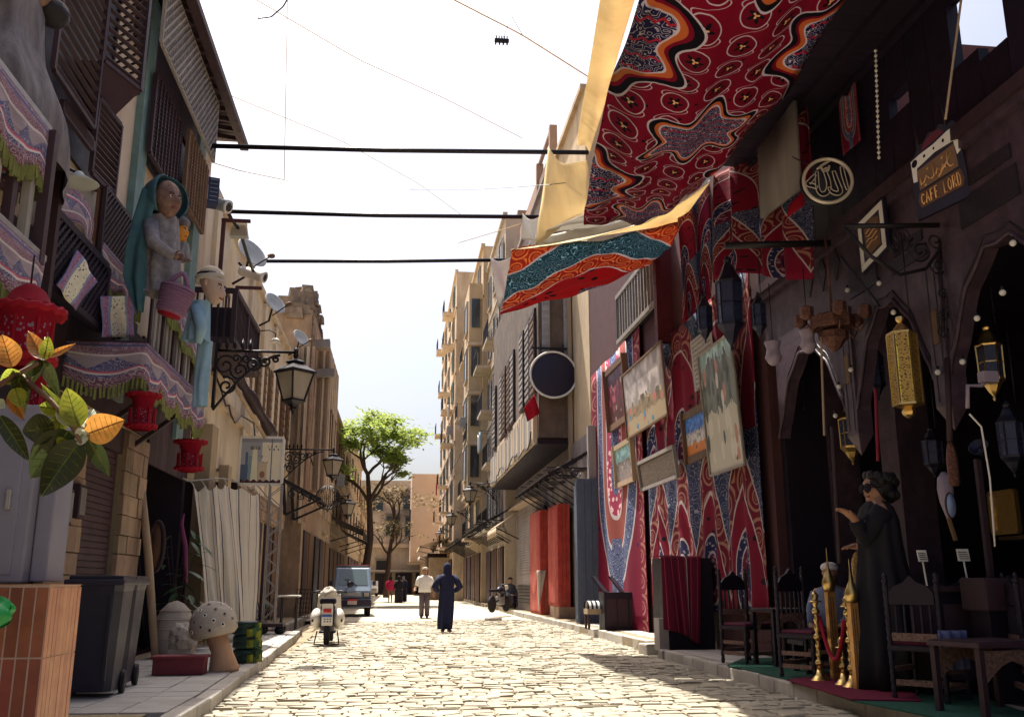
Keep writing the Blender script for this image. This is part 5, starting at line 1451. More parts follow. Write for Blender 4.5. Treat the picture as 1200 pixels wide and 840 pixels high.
b = MB(); b.bevbox(((x0 + x1) / 2, ty, zt_), (x1 - x0, .4, .04), .008); b.build('top', M_white, tb_)
for x in (x0 + .08, x1 - .08):
    for y in (-.15, .15): bar('leg', tb_, (x, ty + y, .1), (x, ty + y, zt_ - .02), .03, .03, M_iron)
ct = thing('hand_cart', 'low flat hand cart with small wheels under the side table', 'cart', at(325, 745, Z=.1)); cy = at(320, 747, Z=.05).y
x0, x1 = at(303, 735, Y=cy).x, at(333, 735, Y=cy).x
b = MB(); b.bevbox(((x0 + x1) / 2, cy, .32), (x1 - x0, .5, .07), .01); b.build('deck', M_wdk, ct)
for x in (x0 + .08, x1 - .08):
    for y in (-.2, .2):
        b = MB(); b.lathe([(.1, -.02), (.1, .02)], (x, cy + y, .22), 14, M=Matrix.Rotation(PI / 2, 4, 'X')); b.build('wheel', M_iron, ct)
sg = thing('wire_rack', 'folding black wire rack standing in front of the kiosk', 'rack', at(352, 722, Z=.1)); ry = at(352, 724, Z=.1).y
c0, c1 = at(344, 722, Y=ry), at(362, 690, Y=ry)
for i in range(6): bar('wire', sg, (c0.x + (c1.x - c0.x) * i / 5, ry, .11), (c0.x + (c1.x - c0.x) * i / 5 + .05, ry + .25, c1.z), .018, .018, M_iron)
for i in range(7): bar('wire', sg, (c0.x + .05 * i / 6, ry - .012 + .25 * i / 6, .13 + (c1.z - .13) * i / 6), (c1.x + .05 * i / 6, ry - .012 + .25 * i / 6, .13 + (c1.z - .13) * i / 6), .016, .016, M_iron)
# street cap lamp on the cream wall
wl_ = thing('wall_shade_lamp', 'small white enamel shade lamp on a thin gooseneck from the cream wall', 'lamp', at(318, 400, X=-3.4)); c = at(323, 398, Y=25.5)
b = MB(); b.tube([at(300, 388, Y=25.5), at(316, 387, Y=25.5), at(323, 391, Y=25.5), c], .016, 6); b.build('gooseneck', M_iron, wl_)
b = MB(); b.lathe([(.03, .05), (.08, .02), (.16, -.08), (.15, -.08), (.05, .01)], c, 16); b.build('shade', M_white, wl_)
wl2 = thing('wall_shade_lamp', 'pale flat shade lamp on the cream wall under the louvred box', 'lamp', at(90, 218, X=-3.4)); c = at(92, 212, X=-3.35)
b = MB(); b.lathe([(.03, .10), (.06, .06), (.20, -.02), (.19, -.03), (.05, .03)], c, 18); b.build('shade', M_dish, wl2)
b = MB(); b.tube([c + Vector((0, 0, .08)), c + Vector((-.2, .05, .18)), c + Vector((-.5, .1, .14))], .015, 6); b.build('gooseneck', M_iron, wl2)
# ------------------------------------------------------------------ right side: generic house front
def flat_house(name, lab, X, y0, y1, zt, m, side=-1, floors=None, wins=None, back=9.0, shutter=None, frame=M_wgr, trim=None, balc=(), gz=3.6, doors=0, door_m=(M_wdk, M_wmd, M_shut), parapet=.35, wh=1.7):
    r = thing(name, lab, 'house', (X, (y0 + y1) / 2, 0))
    b = MB(); b.bb(X, X - side * back, y0, y1, 0, zt); b.build('wall', m, r)
    trim = trim or m
    b = MB(); b.bb(X + side * .14, X - side * .1, y0 - .03, y1 + .03, zt - .02, zt + .16); b.build('cornice', trim, r)
    if floors:
        fh = (zt - gz - .3) / floors
        for f in range(floors):
            z0 = gz + f * fh
            b = MB(); b.bb(X + side * .08, X - side * .05, y0, y1, z0 - .1, z0 + .06); b.build('string_course', trim, r)
            for w in range(wins):
                yc = y0 + (y1 - y0) * (w + .5) / wins; ww = min(1.1, (y1 - y0) / wins * .5)
                window_in(r, X, yc - ww / 2, yc + ww / 2, z0 + .75, min(z0 + .75 + wh, z0 + fh - .25), side, frame, bars=1, shutter=shutter if (f + w) % 3 else None, sill=trim)
                if (f, w) in balc or 'all' in balc:
                    b = MB(); b.bb(X, X + side * .9, yc - ww * 1.1, yc + ww * 1.1, z0 + .02, z0 + .16); bl = b.build('balcony', trim, r)
                    for k in range(9): bar('baluster', bl, (X + side * .86, yc - ww * 1.05 + ww * 2.1 * k / 8, z0 + .16), (X + side * .86, yc - ww * 1.05 + ww * 2.1 * k / 8, z0 + 1.05), .035, .035, M_iron)
                    bar('rail', bl, (X + side * .86, yc - ww * 1.1, z0 + 1.06), (X + side * .86, yc + ww * 1.1, z0 + 1.06), .05, .05, M_iron)
                    if (f + w) % 2: block('balcony_panel', bl, X + side * .8, X + side * .84, yc - ww, yc + ww, z0 + .2, z0 + .95, trim)
    for d in range(doors):
        ya, yb = y0 + (y1 - y0) * (d + .12) / doors, y0 + (y1 - y0) * (d + .88) / doors
        b = MB(); b.bb(X - side * .05, X + side * .05, ya, yb, .1, 2.9); dd = b.build('shop_door', door_m[d % len(door_m)], r)
        for i in range(6):
            yy = ya + (yb - ya) * (i + .5) / 6; block('plank', dd, X + side * .05, X + side * .085, yy - (yb - ya) / 13, yy + (yb - ya) / 13, .15, 2.85, door_m[(d + i % 2) % len(door_m)])
    return r
# near house that holds the cafe and the rugs (only dark parts of it show)
M_marble = mat('mauve veined marble', (0.08, 0.05, 0.07), (0.035, 0.022, 0.036), rough=.45, scale=5, amt=1, bump=.25, stain=(.025, .015, .025), stain_amt=.85)
M_slate = mat('black slate panel', (0.022, 0.018, 0.026), (0.014, 0.012, 0.018), rough=.4, scale=14, bump=.35)
cf = thing('cafe_facade', 'dark cafe front with mauve marble spandrels, black panels and wooden upper wall', 'cafe', (FR, 8.5, 0))
Z5 = 5.5
for i in range(26):   # upper wooden wall, plank by plank
    y = 2.6 + i * .42
    for za, zb_ in ({11: ((Z5 + .14, 6.15), (6.95, 7.6)), 12: ((Z5 + .14, 6.3), (7.05, 7.6)), 15: ((Z5 + .14, 6.4), (6.66, 7.6))}.get(i, ((Z5 + .14, 7.6),))): block('plank', cf, FR + .01, FR + .12 + .02 * (i % 2), y + .004, y + .416, za, zb_, M_wdk2)
b = MB(); b.bb(FR - .12, FR + .1, 2.5, 13.5, Z5, Z5 + .14); b.build('cornice', M_wdk, cf)
b = MB(); b.bb(FR - .07, FR + .1, 2.5, 13.5, Z5 - .1, Z5 - .003); b.build('cornice_mould', M_marble, cf)
b = MB(); b.bb(FR, FR + .15, 2.5, 13.4, 4.55, Z5 - .1); b.build('frieze', M_marble, cf)
legs = [at(1000, 480, X=5.5).y, at(1104, 425, X=5.5).y, at(1104, 425, X=5.5).y - 2.2, at(1000, 480, X=5.5).y + 2.4]
def arch_span(ya, yb, nm):
    n = 28; top = 4.55
    pts = []
    for i in range(n + 1):
        t = i / n; s = abs(2 * t - 1)
        z = 3.25 + 1.12 * (1 - s ** 2.2) - (.07 * abs(math.sin(t * PI * 5)) if .06 < t < .94 else 0)
        pts.append((ya + (yb - ya) * t, z))
    b = MB()
    for (a0, z0), (a1, z1) in zip(pts, pts[1:]):
        b.add([(FR, a0, z0), (FR, a1, z1), (FR, a1, top - .002), (FR, a0, top - .002), (FR + .15, a0, z0), (FR + .15, a1, z1), (FR + .15, a1, top - .002), (FR + .15, a0, top - .002)],
              [(0, 3, 2, 1), (4, 5, 6, 7), (0, 1, 5, 4)])
    o = b.build('spandrel', M_marble, cf)
    b = MB(); b.tube([(FR - .012, y, z) for y, z in pts], .022, 6); b.build('arch_mould', M_marble, o)
    b = MB(); b.tube([(FR - .005, y, z + .10) for y, z in pts], .012, 5); b.build('arch_line', M_slate, o)
arch_span(legs[1] + .14, legs[0] - .14, 'a'); arch_span(legs[2] + .14, legs[1] - .14, 'b'); arch_span(legs[0] + .14, legs[3] - .14, 'c')
for y in legs[:3]:
    b = MB(); b.bb(FR - .03, FR + .16, y - .139, y + .139, 2.95, 4.55); b.add([(FR - .03, y - .139, 2.95), (FR - .03, y + .139, 2.95), (FR + .16, y + .139, 2.95), (FR + .16, y - .139, 2.95), (FR + .06, y, 2.7)], [(0, 1, 4), (1, 2, 4), (2, 3, 4), (3, 0, 4)]); lg = b.build('arch_drop', M_marble, cf)
    for k in (-.07, .07): block('inlay_line', lg, FR - .036, FR - .03, y + k - .008, y + k + .008, 3.0, 4.4, M_slate)
    block('inlay_panel', lg, FR - .04, FR - .03, y - .05, y + .05, 3.6, 3.95, M_wmd)
def slab(u0, v0, u1, v1):   # black panels on the frieze
    a, c = at(u0, v0, X=FR), at(u1, v1, X=FR)
    block('black_panel', cf, FR - .018, FR - .002, min(a.y, c.y), max(a.y, c.y), min(a.z, c.z), max(a.z, c.z), M_slate)
for y0, y1, z0, z1 in ((7.35, 8.05, 5.0, 5.14), (7.3, 8.2, 4.62, 4.92), (8.9, 9.5, 4.78, 4.9), (8.85, 9.6, 4.6, 4.73), (9.9, 10.6, 4.62, 4.95)):
    block('black_panel', cf, FR - .018, FR - .002, y0, y1, z0, z1, M_slate)
for y, s in ((7.0, .22), (6.5, .22), (8.35, .2), (8.62, .2), (9.75, .24), (10.25, .16), (10.9, .2), (11.3, .22), (11.7, .18)):
    b = MB(); b.prism([(0, -s * 1.15), (s * .62, 0), (0, s * 1.15), (-s * .62, 0)], (FR - .014, y, 5.2), (0, 1, 0), (0, 0, 1), (1, 0, 0), .012); b.build('diamond_inlay', M_slate, cf)
# cafe interior
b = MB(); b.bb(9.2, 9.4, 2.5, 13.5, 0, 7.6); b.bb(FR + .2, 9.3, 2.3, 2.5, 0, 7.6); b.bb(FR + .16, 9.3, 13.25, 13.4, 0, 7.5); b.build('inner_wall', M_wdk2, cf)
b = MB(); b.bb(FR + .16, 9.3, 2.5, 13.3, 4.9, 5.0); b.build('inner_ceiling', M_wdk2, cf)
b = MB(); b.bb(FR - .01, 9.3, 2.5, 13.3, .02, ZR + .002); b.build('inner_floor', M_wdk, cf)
for u in (1066, 985):
    p = at(u, 600, X=6.5); b = MB(); b.bb(6.3, 6.75, p.y - .22, p.y + .22, ZR, 4.9); pil = b.build('pillar', M_marble, cf)
    for k in range(5): block('pillar_joint', pil, 6.296, 6.3, p.y - .22, p.y + .22, .6 + k * .8, .612 + k * .8, M_slate)
for i in range(8):   # carved shelving at the back
    block('shelf', cf, 8.6, 9.2, 3.0 + i * 1.25, 4.1 + i * 1.25, 1.5 + (i % 3) * .3, 1.55 + (i % 3) * .3, M_wmd)
    b = MB(); b.lathe([(.16, 0), (.17, .02), (.17, .04)], (9.15, 3.5 + i * 1.2, 2.6 + (i % 2) * .5), 18, M=Matrix.Rotation(-PI / 2, 4, 'Y')); b.build('wall_plate', M_brass if i % 2 else M_dish, cf)
# plank eave over the cafe, two planks missing so that sky shows
y = 2.4
while y < 12.6:
    w = .30
    xa = 4.42
    for x0, x1 in ((xa, 5.05), (5.06, 5.62)):
        mid = Vector(((x0 + x1) / 2, y + w / 2, 7.3))
        block('eave_plank', cf, x0, x1, y + .003, y + w - .003, 7.3, 7.34, M_wdk2)
    y += w
for x in (4.45, 5.055, 5.45): bar('eave_joist', cf, (x, 2.4, 7.25), (x, 12.6, 7.25), .09, .09, M_wdk2)
# the rug house
rh = thing('rug_house', 'maroon washed house whose street wall is covered with hung rugs and pictures', 'house', (FR, 20, 0))
b = MB(); b.bb(FR + .02, 12, 13.42, 26.6, 0, 10.2); b.build('wall', M_maroonw, rh)
wy0, wy1 = at(785, 360, X=FR).y, at(735, 360, X=FR).y
wz0, wz1 = at(735, 400, X=FR).z, at(760, 320, X=FR).z
fr_ = MB(); fr_.bb(FR - .28, FR - .2, wy0 - .1, wy1 + .1, wz0 - .1, wz0); fr_.bb(FR - .28, FR - .2, wy0 - .1, wy1 + .1, wz1, wz1 + .1); wnd = fr_.build('window', M_wgr, rh)
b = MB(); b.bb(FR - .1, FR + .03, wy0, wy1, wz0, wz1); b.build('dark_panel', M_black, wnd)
for i in range(15):
    yy = wy0 + (wy1 - wy0) * i / 14; bar('upright', wnd, (FR - .24, yy, wz0), (FR - .24, yy, wz1), .05, .05, M_wgr)
for yy in (wy0 - .02, wy1 + .02): block('side_board', wnd, FR - .28, FR, yy - .03, yy + .03, wz0, wz1, M_wdk)
b = MB(); b.bb(FR - .32, FR + .02, wy0 - .15, wy0 + .05, wz0 - 1, wz1 + .8); b.build('red_post', mat('dark red post', (.10, .012, .018), rough=.7), rh)
# wall hangings
def hanging(name, lab, y0, y1, z0, z1, X, m, cat='wall hanging', folds=6, amp=.03, lean=0.0, skew=0.0, group=None):
    b = MB()
    b.sheet(lambda a, t: Vector((X + lean * (1 - t) - amp * (.5 + .5 * math.sin(a * folds * 2 * PI + 2 * t)) * (1.1 - .6 * t), y1 + (y0 - y1) * a + skew * t, z0 + (z1 - z0) * t + .03 * math.sin(a * 9) * t)), 48, 20)
    return tag(b.build(name, m, None, solid=.012), lab, cat, group)
ya, yb = at(765, 700, X=FR).y, at(699, 600, X=FR).y
hanging('rug_hanging', 'tall red tent cloth with a blue and white horseshoe arch beside the weathered post', ya + .1, yb, at(765, 738, X=FR).z - .05, at(715, 430, X=FR).z + .2, FR - .04, M_rugU, folds=3, amp=.07)
yc, yd = at(902, 600, X=FR).y, at(767, 600, X=FR).y
hanging('rug_hanging', 'wide red tent cloth with a row of pointed arches behind the chairs', yc, yd, at(770, 690, X=FR).z - .35, 6.15, FR - .045, M_arch, folds=9, amp=.09)
# vertical cloths below the canopies
c_ = [at(u, v, Y=15.6) for u, v in ((800, 380), (832, 350), (795, 255), (840, 205))]
b = MB(); b.sheet(lambda a, t: c_[0].lerp(c_[1], a).lerp(c_[2].lerp(c_[3], a), t) + Vector((0, -.06 * math.sin(a * 14 + t * 4), 0)), 20, 14)
tag(b.build('cloth_drop', M_archb, None, solid=.01), 'pale red patterned cloth catching sun between the two canopies', 'cloth')
c_ = [at(838, 332, Y=13.4), at(948, 318, Y=10.6), at(842, 205, Y=13.4), at(945, 110, Y=10.6)]
b = MB(); b.sheet(lambda a, t: c_[0].lerp(c_[1], a).lerp(c_[2].lerp(c_[3], a), t) + Vector((-.08 * math.sin(a * 23 + t * 2) - .04 * math.sin(a * 9), 0, .1 * math.sin(a * 5) * (1 - t))), 50, 20)
tag(b.build('cloth_drop', M_archb, None, solid=.01), 'dark red patterned cloth wall hanging over the cafe entrance', 'cloth')
c_ = [at(893, 256, Y=11.4), at(938, 222, Y=10.4), at(890, 175, Y=11.4), at(932, 118, Y=10.4)]
b = MB(); b.sheet(lambda a, t: c_[0].lerp(c_[1], a).lerp(c_[2].lerp(c_[3], a), t), 1, 1)
tag(b.build('hanging_board', M_wgr, None, solid=.05), 'weathered grey brown board hung in front of the red cloth', 'board')
c_ = [at(922, 256, Y=10.3), at(943, 240, Y=10.2), at(925, 240, Y=10.3), at(942, 222, Y=10.2)]
b = MB(); b.sheet(lambda a, t: c_[0].lerp(c_[1], a).lerp(c_[2].lerp(c_[3], a), t), 4, 4)
tag(b.build('cloth_scrap', M_redfab, None, solid=.01), 'bright red cloth scrap under the weathered board', 'cloth')
hanging('small_red_rug', 'small red oval patterned prayer rug hung high on the dark wooden wall', at(1008, 145, X=FR - .06).y, at(986, 145, X=FR - .06).y, at(996, 182, X=FR).z, at(996, 112, X=FR).z, FR - .06, M_rugU, folds=1, amp=.02)

# ------------------------------------------------------------------ canopies over the street
def canopy(name, lab, C4, m, sag, nu=40, nv=50, cat='canopy', wave=.05, bulge=0.0):
    C4 = [Vector(p) for p in C4]     # near-left, near-right, far-left, far-right
    def fn(a, t):
        p = C4[0].lerp(C4[1], a).lerp(C4[2].lerp(C4[3], a), t)
        e = 4 * a * (1 - a); g = 4 * t * (1 - t)
        p.z -= sag * (.6 * e * (.5 + .5 * g) + .4 * g)
        p.z += wave * (math.sin(a * 9 + t * 6) + .6 * math.sin(t * 23 + a * 3) + .5 * math.sin(a * 21 - t * 11)) * .5
        p.x += bulge * g * (1 - a) ** 2
        return p
    b = MB(); b.sheet(fn, nu, nv)
    return tag(b.build(name, m, None, solid=.008), lab, cat)
NL, NR, FLc, FRc = at(772, -60, X=2.05), at(1030, -60, X=4.45), at(684, 262, X=2.45), at(806, 232, Y=15.0)
canopy('cloth_canopy', 'great crimson patterned cloth canopy stretched high over the cafe side of the street', [NL, NR, FLc, FRc], M_rugA, .5, bulge=-.16, wave=.13)
P1, P2, P3, P4 = at(600, 293, Y=15.9), at(800, 262, Y=15.7), at(586, 368, Y=19.6), at(762, 312, Y=19.3)
canopy('cloth_canopy', 'smaller red, orange and teal patterned canopy farther along the rug wall', [P1, P2, P3, P4], M_rugB, .2, wave=.08)
def cloth_quad(name, lab, pts, Y, m, n=14, amp=.04, cat='cloth'):
    C = [at(u, v, Y=(Y[i] if isinstance(Y, (list, tuple)) else Y)) for i, (u, v) in enumerate(pts)]
    b = MB(); b.sheet(lambda a, t: C[0].lerp(C[1], a).lerp(C[3].lerp(C[2], a), t) + Vector((0, amp * math.sin(a * 8 + t * 5), amp * .6 * math.sin(t * 9 + a * 2) - amp * 2.0 * 4 * a * (1 - a) * t)), n, n)
    return tag(b.build(name, m, None, solid=.006), lab, cat)
cloth_quad('canvas_strip', 'sunlit yellow canvas edge running along the street side of the great canopy', [(676, 168), (692, 178), (752, -30), (708, -30)], [11.9, 11.8, 7.6, 7.7], M_canvas)
cloth_quad('canvas_sail', 'square yellow canvas sail hanging from the end of the nearest pole', [(628, 288), (690, 248), (688, 184), (642, 176)], [14.6, 13.6, 13.2, 14.0], M_canvas, amp=.07)
cloth_quad('canvas_flap', 'small cream canvas flap left of the yellow sail', [(611, 280), (633, 286), (637, 250), (612, 252)], 15.4, M_tarp)
C = [at(628, 288, Y=15.2), at(690, 278, Y=15.1), at(760, 258, Y=15.1), at(800, 235, Y=15.0), at(832, 212, Y=14.8)]
Ct = [p + Vector((0, .05, .19)) for p in C]
b = MB(); b.sheet(lambda a, t: poly(C, a).lerp(poly(Ct, a), t) + Vector((0, .04 * math.sin(a * 22), 0)), 30, 4); tag(b.build('canvas_band', M_tarp, None, solid=.008), 'long cream canvas band curving between the two patterned canopies', 'cloth')
Co = [p + Vector((0, .05, -.02)) for p in C]; Cl = [P1.lerp(P2, i / 4) + Vector((0, .15, .06)) for i in range(5)]
b = MB(); b.sheet(lambda a, t: poly(Cl, a).lerp(poly(Co, a), t), 24, 4); tag(b.build('canvas_band', M_canvas, None, solid=.008), 'orange yellow canvas underside just below the cream band', 'cloth')
Ce = [FLc.lerp(FRc, i / 4) + Vector((0, -.15, .06)) for i in range(5)]
b = MB(); b.sheet(lambda a, t: poly(Ct, a).lerp(poly(Ce, a), t) + Vector((0, 0, .03 * math.sin(a * 14 + t * 3))), 24, 6); tag(b.build('added_shade_canvas', M_tarp, None, solid=.008), 'added pale canvas panel closing the sunlit gap between great canopy and cream band', 'cloth')  # panel added to close the lit gap in the canopies' shadow on the road
cloth_quad('tarp_sheet', 'greyish white tarpaulin hanging at the street end of the smaller canopy', [(584, 362), (594, 340), (599, 300), (574, 302)], [20.2, 20.2, 20, 20], M_tarp)

# ------------------------------------------------------------------ poles across the street, wires
for lab, ul, vl, X0, ur, vr in (('nearest thin iron pole spanning the street, carrying the yellow sail', 240, 171, -3.6, 652, 178), ('middle thin iron pole spanning the street under the floodlight', 270, 248, -3.5, 612, 254), ('lowest and farthest thin iron pole spanning the street', 300, 306, -3.5, 600, 304)):
    a = at(ul, vl, X=X0); c = at(ur, vr, Y=a.y - .1)
    b = MB(); b.tube([a, a.lerp(c, .5) + Vector((0, 0, -.03)), c + Vector((.6, 0, .02))], .045, 8)
    tag(b.build('street_pole', M_iron), lab, 'pole')
M_wire = mat('dusty wire', (0.70, 0.52, 0.26), (0.6, 0.42, 0.2), rough=.8)
for i, (lab, pts, Y, r) in enumerate((('long ochre rope running from the great canopy up over the street', [(520, -6), (610, 40), (705, 100), (800, 130)], [10.5, 11.2, 12, 12.2], .012),
        ('faint ochre wire slanting down across the sky to the broken roof', [(290, -6), (420, 70), (520, 115), (612, 162)], [17, 20, 23, 26], .012),
        ('vertical ochre wire hanging in the open sky', [(337, -5), (335, 100), (333, 210)], [17, 17, 17], .009),
        ('slack ochre wire hanging from the house corner', [(240, 188), (280, 200), (334, 211)], [16.5, 17, 17.2], .010),
        ('faint long wire sagging across the middle of the sky', [(240, 100), (400, 165), (490, 215), (545, 255)], [18, 22, 27, 30], .010),
        ('dark thin wire strung from the sail toward the far roofs', [(480, 222), (560, 222), (640, 217), (700, 210)], [15, 14.5, 14, 13.5], .007),
        ('ochre wire from the second canopy to the tall house', [(536, 285), (580, 272), (612, 262)], [22, 20, 18], .011),
        ('short dark curved cable end hanging at the top of the sky', [(302, 22), (318, 20), (332, 8), (340, -6)], [12, 12, 12, 12], .014))):
    P = [at(u, v, Y=y) for (u, v), y in zip(pts, Y)]
    b = MB(); b.tube([poly(P, k / 20) for k in range(21)], r * .85, 5); tag(b.build('wire', M_iron if 'dark' in lab else M_wire), lab, 'wire')
for lab, u, v, Y in (('black bunch of clamps hanging in the open sky', 588, 48, 10.9),):
    c = at(u, v, Y=Y); root = thing('cable_clamp', lab, 'clamp', c)
    b = MB(); b.bevbox(c, (.19, .05, .05), .012); b.build('body', M_iron, root)
    for k in range(5): bar('prong', root, c + Vector((-.07 + k * .035, 0, .02)), c + Vector((-.07 + k * .035, 0, .07)), .014, .014, M_iron); 
    for k in range(4): bar('prong', root, c + Vector((-.08 + k * .05, 0, -.02)), c + Vector((-.08 + k * .05, 0, -.06)), .02, .02, M_iron)
    b = MB(); b.tube([c, at(600, 20, Y=10.8), at(612, 41, Y=11.2)], .004, 4); b.build('cord', M_iron, root)

# ------------------------------------------------------------------ pictures on the rug wall
def paint(name, sky_, mid, low, spots, seed, hz=.55, fig=.3):
    def fn(nt, u, v):
        n = nd(nt, 'ShaderNodeTexNoise', i_Scale=4.0 + seed % 3, i_Detail=6.0); mp = nd(nt, 'ShaderNodeMapping'); mp.inputs['Location'].default_value = (seed * 3.1, seed * 1.7, 0); mp.inputs['Scale'].default_value = (2.2, 1, 1)
        nt.links.new(vec2(nt, u, v), mp.inputs[0]); nt.links.new(mp.outputs[0], n.inputs['Vector']); k = E(nt, n.outputs[0])
        col = mixc(nt, (k - .4) * 4, sky_, tuple(min(1, x * 2.2 + .03) for x in sky_))
        col = mixc(nt, v.lt(k * .5 + hz - .25), col, mixc(nt, (k - .45) * 5, mid, tuple(x * .35 for x in mid)))
        col = mixc(nt, v.lt(k * .25 + hz * .55 - .12), col, low)
        vo = nd(nt, 'ShaderNodeTexVoronoi', i_Scale=9.0); m2 = nd(nt, 'ShaderNodeMapping'); m2.inputs['Scale'].default_value = (1.2, .55, 1); m2.inputs['Location'].default_value = (seed, seed, 0)
        nt.links.new(vec2(nt, u, v), m2.inputs[0]); nt.links.new(m2.outputs[0], vo.inputs['Vector'])
        hit = E(nt, vo.outputs['Distance']).lt(fig) * v.lt(hz) * v.gt(.06)
        hs = nd(nt, 'ShaderNodeSeparateColor'); nt.links.new(vo.outputs['Color'], hs.inputs[0])
        sp_ = mixc(nt, E(nt, hs.outputs[0]).gt(.5), spots[0], spots[1]); sp_ = mixc(nt, E(nt, hs.outputs[1]).gt(.6), sp_, spots[2])
        return mixc(nt, hit, col, sp_)
    return pat(name, fn, rough=.45, fade=.1)
def picture(lab, y0, y1, z0, z1, m, frame_m, fw=.05, X=FR - .12, tilt=.06, cat='picture', nm='framed_picture', verse=None):
    r = thing(nm, lab, cat, (X, (y0 + y1) / 2, z0))
    dx = lambda z: -tilt * (z - z0)
    b = MB(); b.sheet(lambda a, t: Vector((X + dx(z0 + (z1 - z0) * t), y1 + (y0 - y1) * a, z0 + (z1 - z0) * t)), 1, 1); b.build('canvas', m, r)
    b = MB(); b.add([(X + .012 + dx(z0), y0, z0), (X + .012 + dx(z0), y1, z0), (X + .012 + dx(z1), y1, z1), (X + .012 + dx(z1), y0, z1)], [(0, 1, 2, 3)]); b.build('backing', M_wmd, r)
    if fw:
        P = lambda y, z: Vector((X - .01 + dx(z), y, z))
        for a_, c_2 in ((P(y0, z0 - fw / 2), P(y0, z1 + fw / 2)), (P(y1, z0 - fw / 2), P(y1, z1 + fw / 2))): bar('frame', r, a_, c_2, .05, fw, frame_m, roll=PI / 2 if False else 0)
        for a_, c_2 in ((P(y0 + fw / 2, z0), P(y1 - fw / 2, z0)), (P(y0 + fw / 2, z1), P(y1 - fw / 2, z1))): bar('frame', r, a_, c_2, .046, fw, frame_m)
    return r
def pyz(u0, u1, v0, v1, X=FR - .12):
    um = (u0 + u1) / 2
    a, c = at(u0, (v0 + v1) / 2, X=X), at(u1, (v0 + v1) / 2, X=X)
    m_ = (a.y + c.y) / 2
    s = m_ / 1131
    zc = at(um, (v0 + v1) / 2, X=X).z
    return c.y, a.y, zc
y0, y1, zc = pyz(739, 788, 402, 512)
def sz(u, v0, v1, X=FR - .12): return at(u, v1, X=X).z, at(u, v0, X=X).z
z0, z1 = sz(763, 420, 501); picture('large unframed painting of a bright street scene with figures before tall windows', y0, y1, z0, z1, paint('orientalist street painting', (.30, .27, .26), (.36, .28, .18), (.45, .36, .24), ((.10, .25, .42), (.62, .48, .16), (.55, .2, .16)), 3, .45), M_wmd, .04, X=FR - .22)
y0, y1, _ = pyz(714, 737, 420, 500); z0, z1 = sz(725, 428, 496); picture('dark framed picture of a crimson market crowd beside the large painting', y0, y1, z0, z1, paint('crimson market painting', (.06, .03, .05), (.16, .04, .06), (.10, .04, .04), ((.42, .10, .14), (.5, .4, .34), (.2, .04, .06)), 5, .75, .36), M_wmd, .16)
y0, y1, _ = pyz(723, 744, 515, 572); z0, z1 = sz(733, 520, 565); picture('small framed painting of pale figures under a turquoise sky', y0, y1, z0, z1, paint('pale figures painting', (.22, .38, .40), (.32, .28, .27), (.30, .26, .25), ((.5, .46, .45), (.2, .2, .3), (.4, .3, .3)), 8, .6), M_wpl, .12)
y0, y1, _ = pyz(810, 842, 468, 545); z0, z1 = sz(826, 480, 534); picture('framed painting of blue sky over orange desert with a dark rider', y0, y1, z0, z1, paint('desert painting', (.05, .14, .42), (.62, .60, .62), (.62, .22, .07), ((.03, .05, .10), (.08, .10, .2), (.6, .25, .1)), 2, .6, .22), M_wmd, .13, X=FR - .2)
y0, y1, _ = pyz(841, 883, 395, 552); z0, z1 = sz(862, 402, 552); picture('tall unframed grey and turquoise collage poster next to the cafe opening', y0, y1, z0, z1, paint('grey collage print', (.25, .36, .38), (.22, .24, .22), (.55, .52, .44), ((.5, .25, .2), (.10, .11, .12), (.65, .62, .55)), 6, .9, .42), M_wgr, .03, X=FR - .3)
def text_sheet(nt, u, v):
    row = (v * 11).fr()
    n = nd(nt, 'ShaderNodeTexNoise', i_Scale=26.0, i_Detail=2.0); nt.links.new(vec2(nt, u * 2, v * 2), n.inputs['Vector'])
    ink = row.band(.25, .7) * E(nt, n.outputs[0]).gt(.5) * u.band(.08, .92)
    return mixc(nt, ink, (.42, .40, .40), (.10, .09, .10))
y0, y1, _ = pyz(814, 840, 385, 460); z0, z1 = sz(827, 390, 452); picture('pale sheet of handwritten lines pinned above the desert painting', y0, y1, z0, z1, pat('written sheet', text_sheet, rough=.8), M_wgr, .0, X=FR - .14, nm='paper_sheet', cat='paper')
# carved wooden verse plaque
y0, y1, _ = pyz(758, 802, 525, 572); z0, z1 = sz(780, 533, 566)
def verse(nt, u, v): return mixc(nt, scroll(nt, u * 2.4, v, 26, .16) * u.band(.05, .95) * v.band(.1, .9), (.075, .06, .055), (.36, .31, .27))
picture('carved grey plaque filled with flowing verse, below the large painting', y0, y1, z0, z1, pat('carved verse', verse, rough=.7), M_wgr, .07, X=FR - .24, tilt=.12, nm='verse_plaque', cat='plaque')
# ------------------------------------------------------------------ hanging signs and lamps of the cafe
dk = thing('calligraphy_disc', 'round openwork iron disc with the gilded Arabic name of God', 'sign', at(970, 212, Y=9.7)); dc = at(970, 212, Y=9.7); dr_ = 32 * pxm(9.7)
ex, ez = Vector((math.cos(.25), -math.sin(.25), 0)), Vector((0, 0, 1))
M_pale = mat('pale brass edge', (.62, .55, .45), (.5, .42, .33), rough=.35, metal=.3)
def dp(x, z, o=0): return dc + ex * (x * dr_) + ez * (z * dr_) + Vector((0, -o, 0))
b = MB(); b.tube([dp(math.cos(k * PI / 24), math.sin(k * PI / 24)) for k in range(48)], .022, 8, closed=True); b.build('ring', M_pale, dk)
b = MB(); b.tube([dp(1.06 * math.cos(k * PI / 24) , 1.06 * math.sin(k * PI / 24) - .03, -.04) for k in range(48)], .014, 6, closed=True); b.build('outer_ring', M_iron, dk)
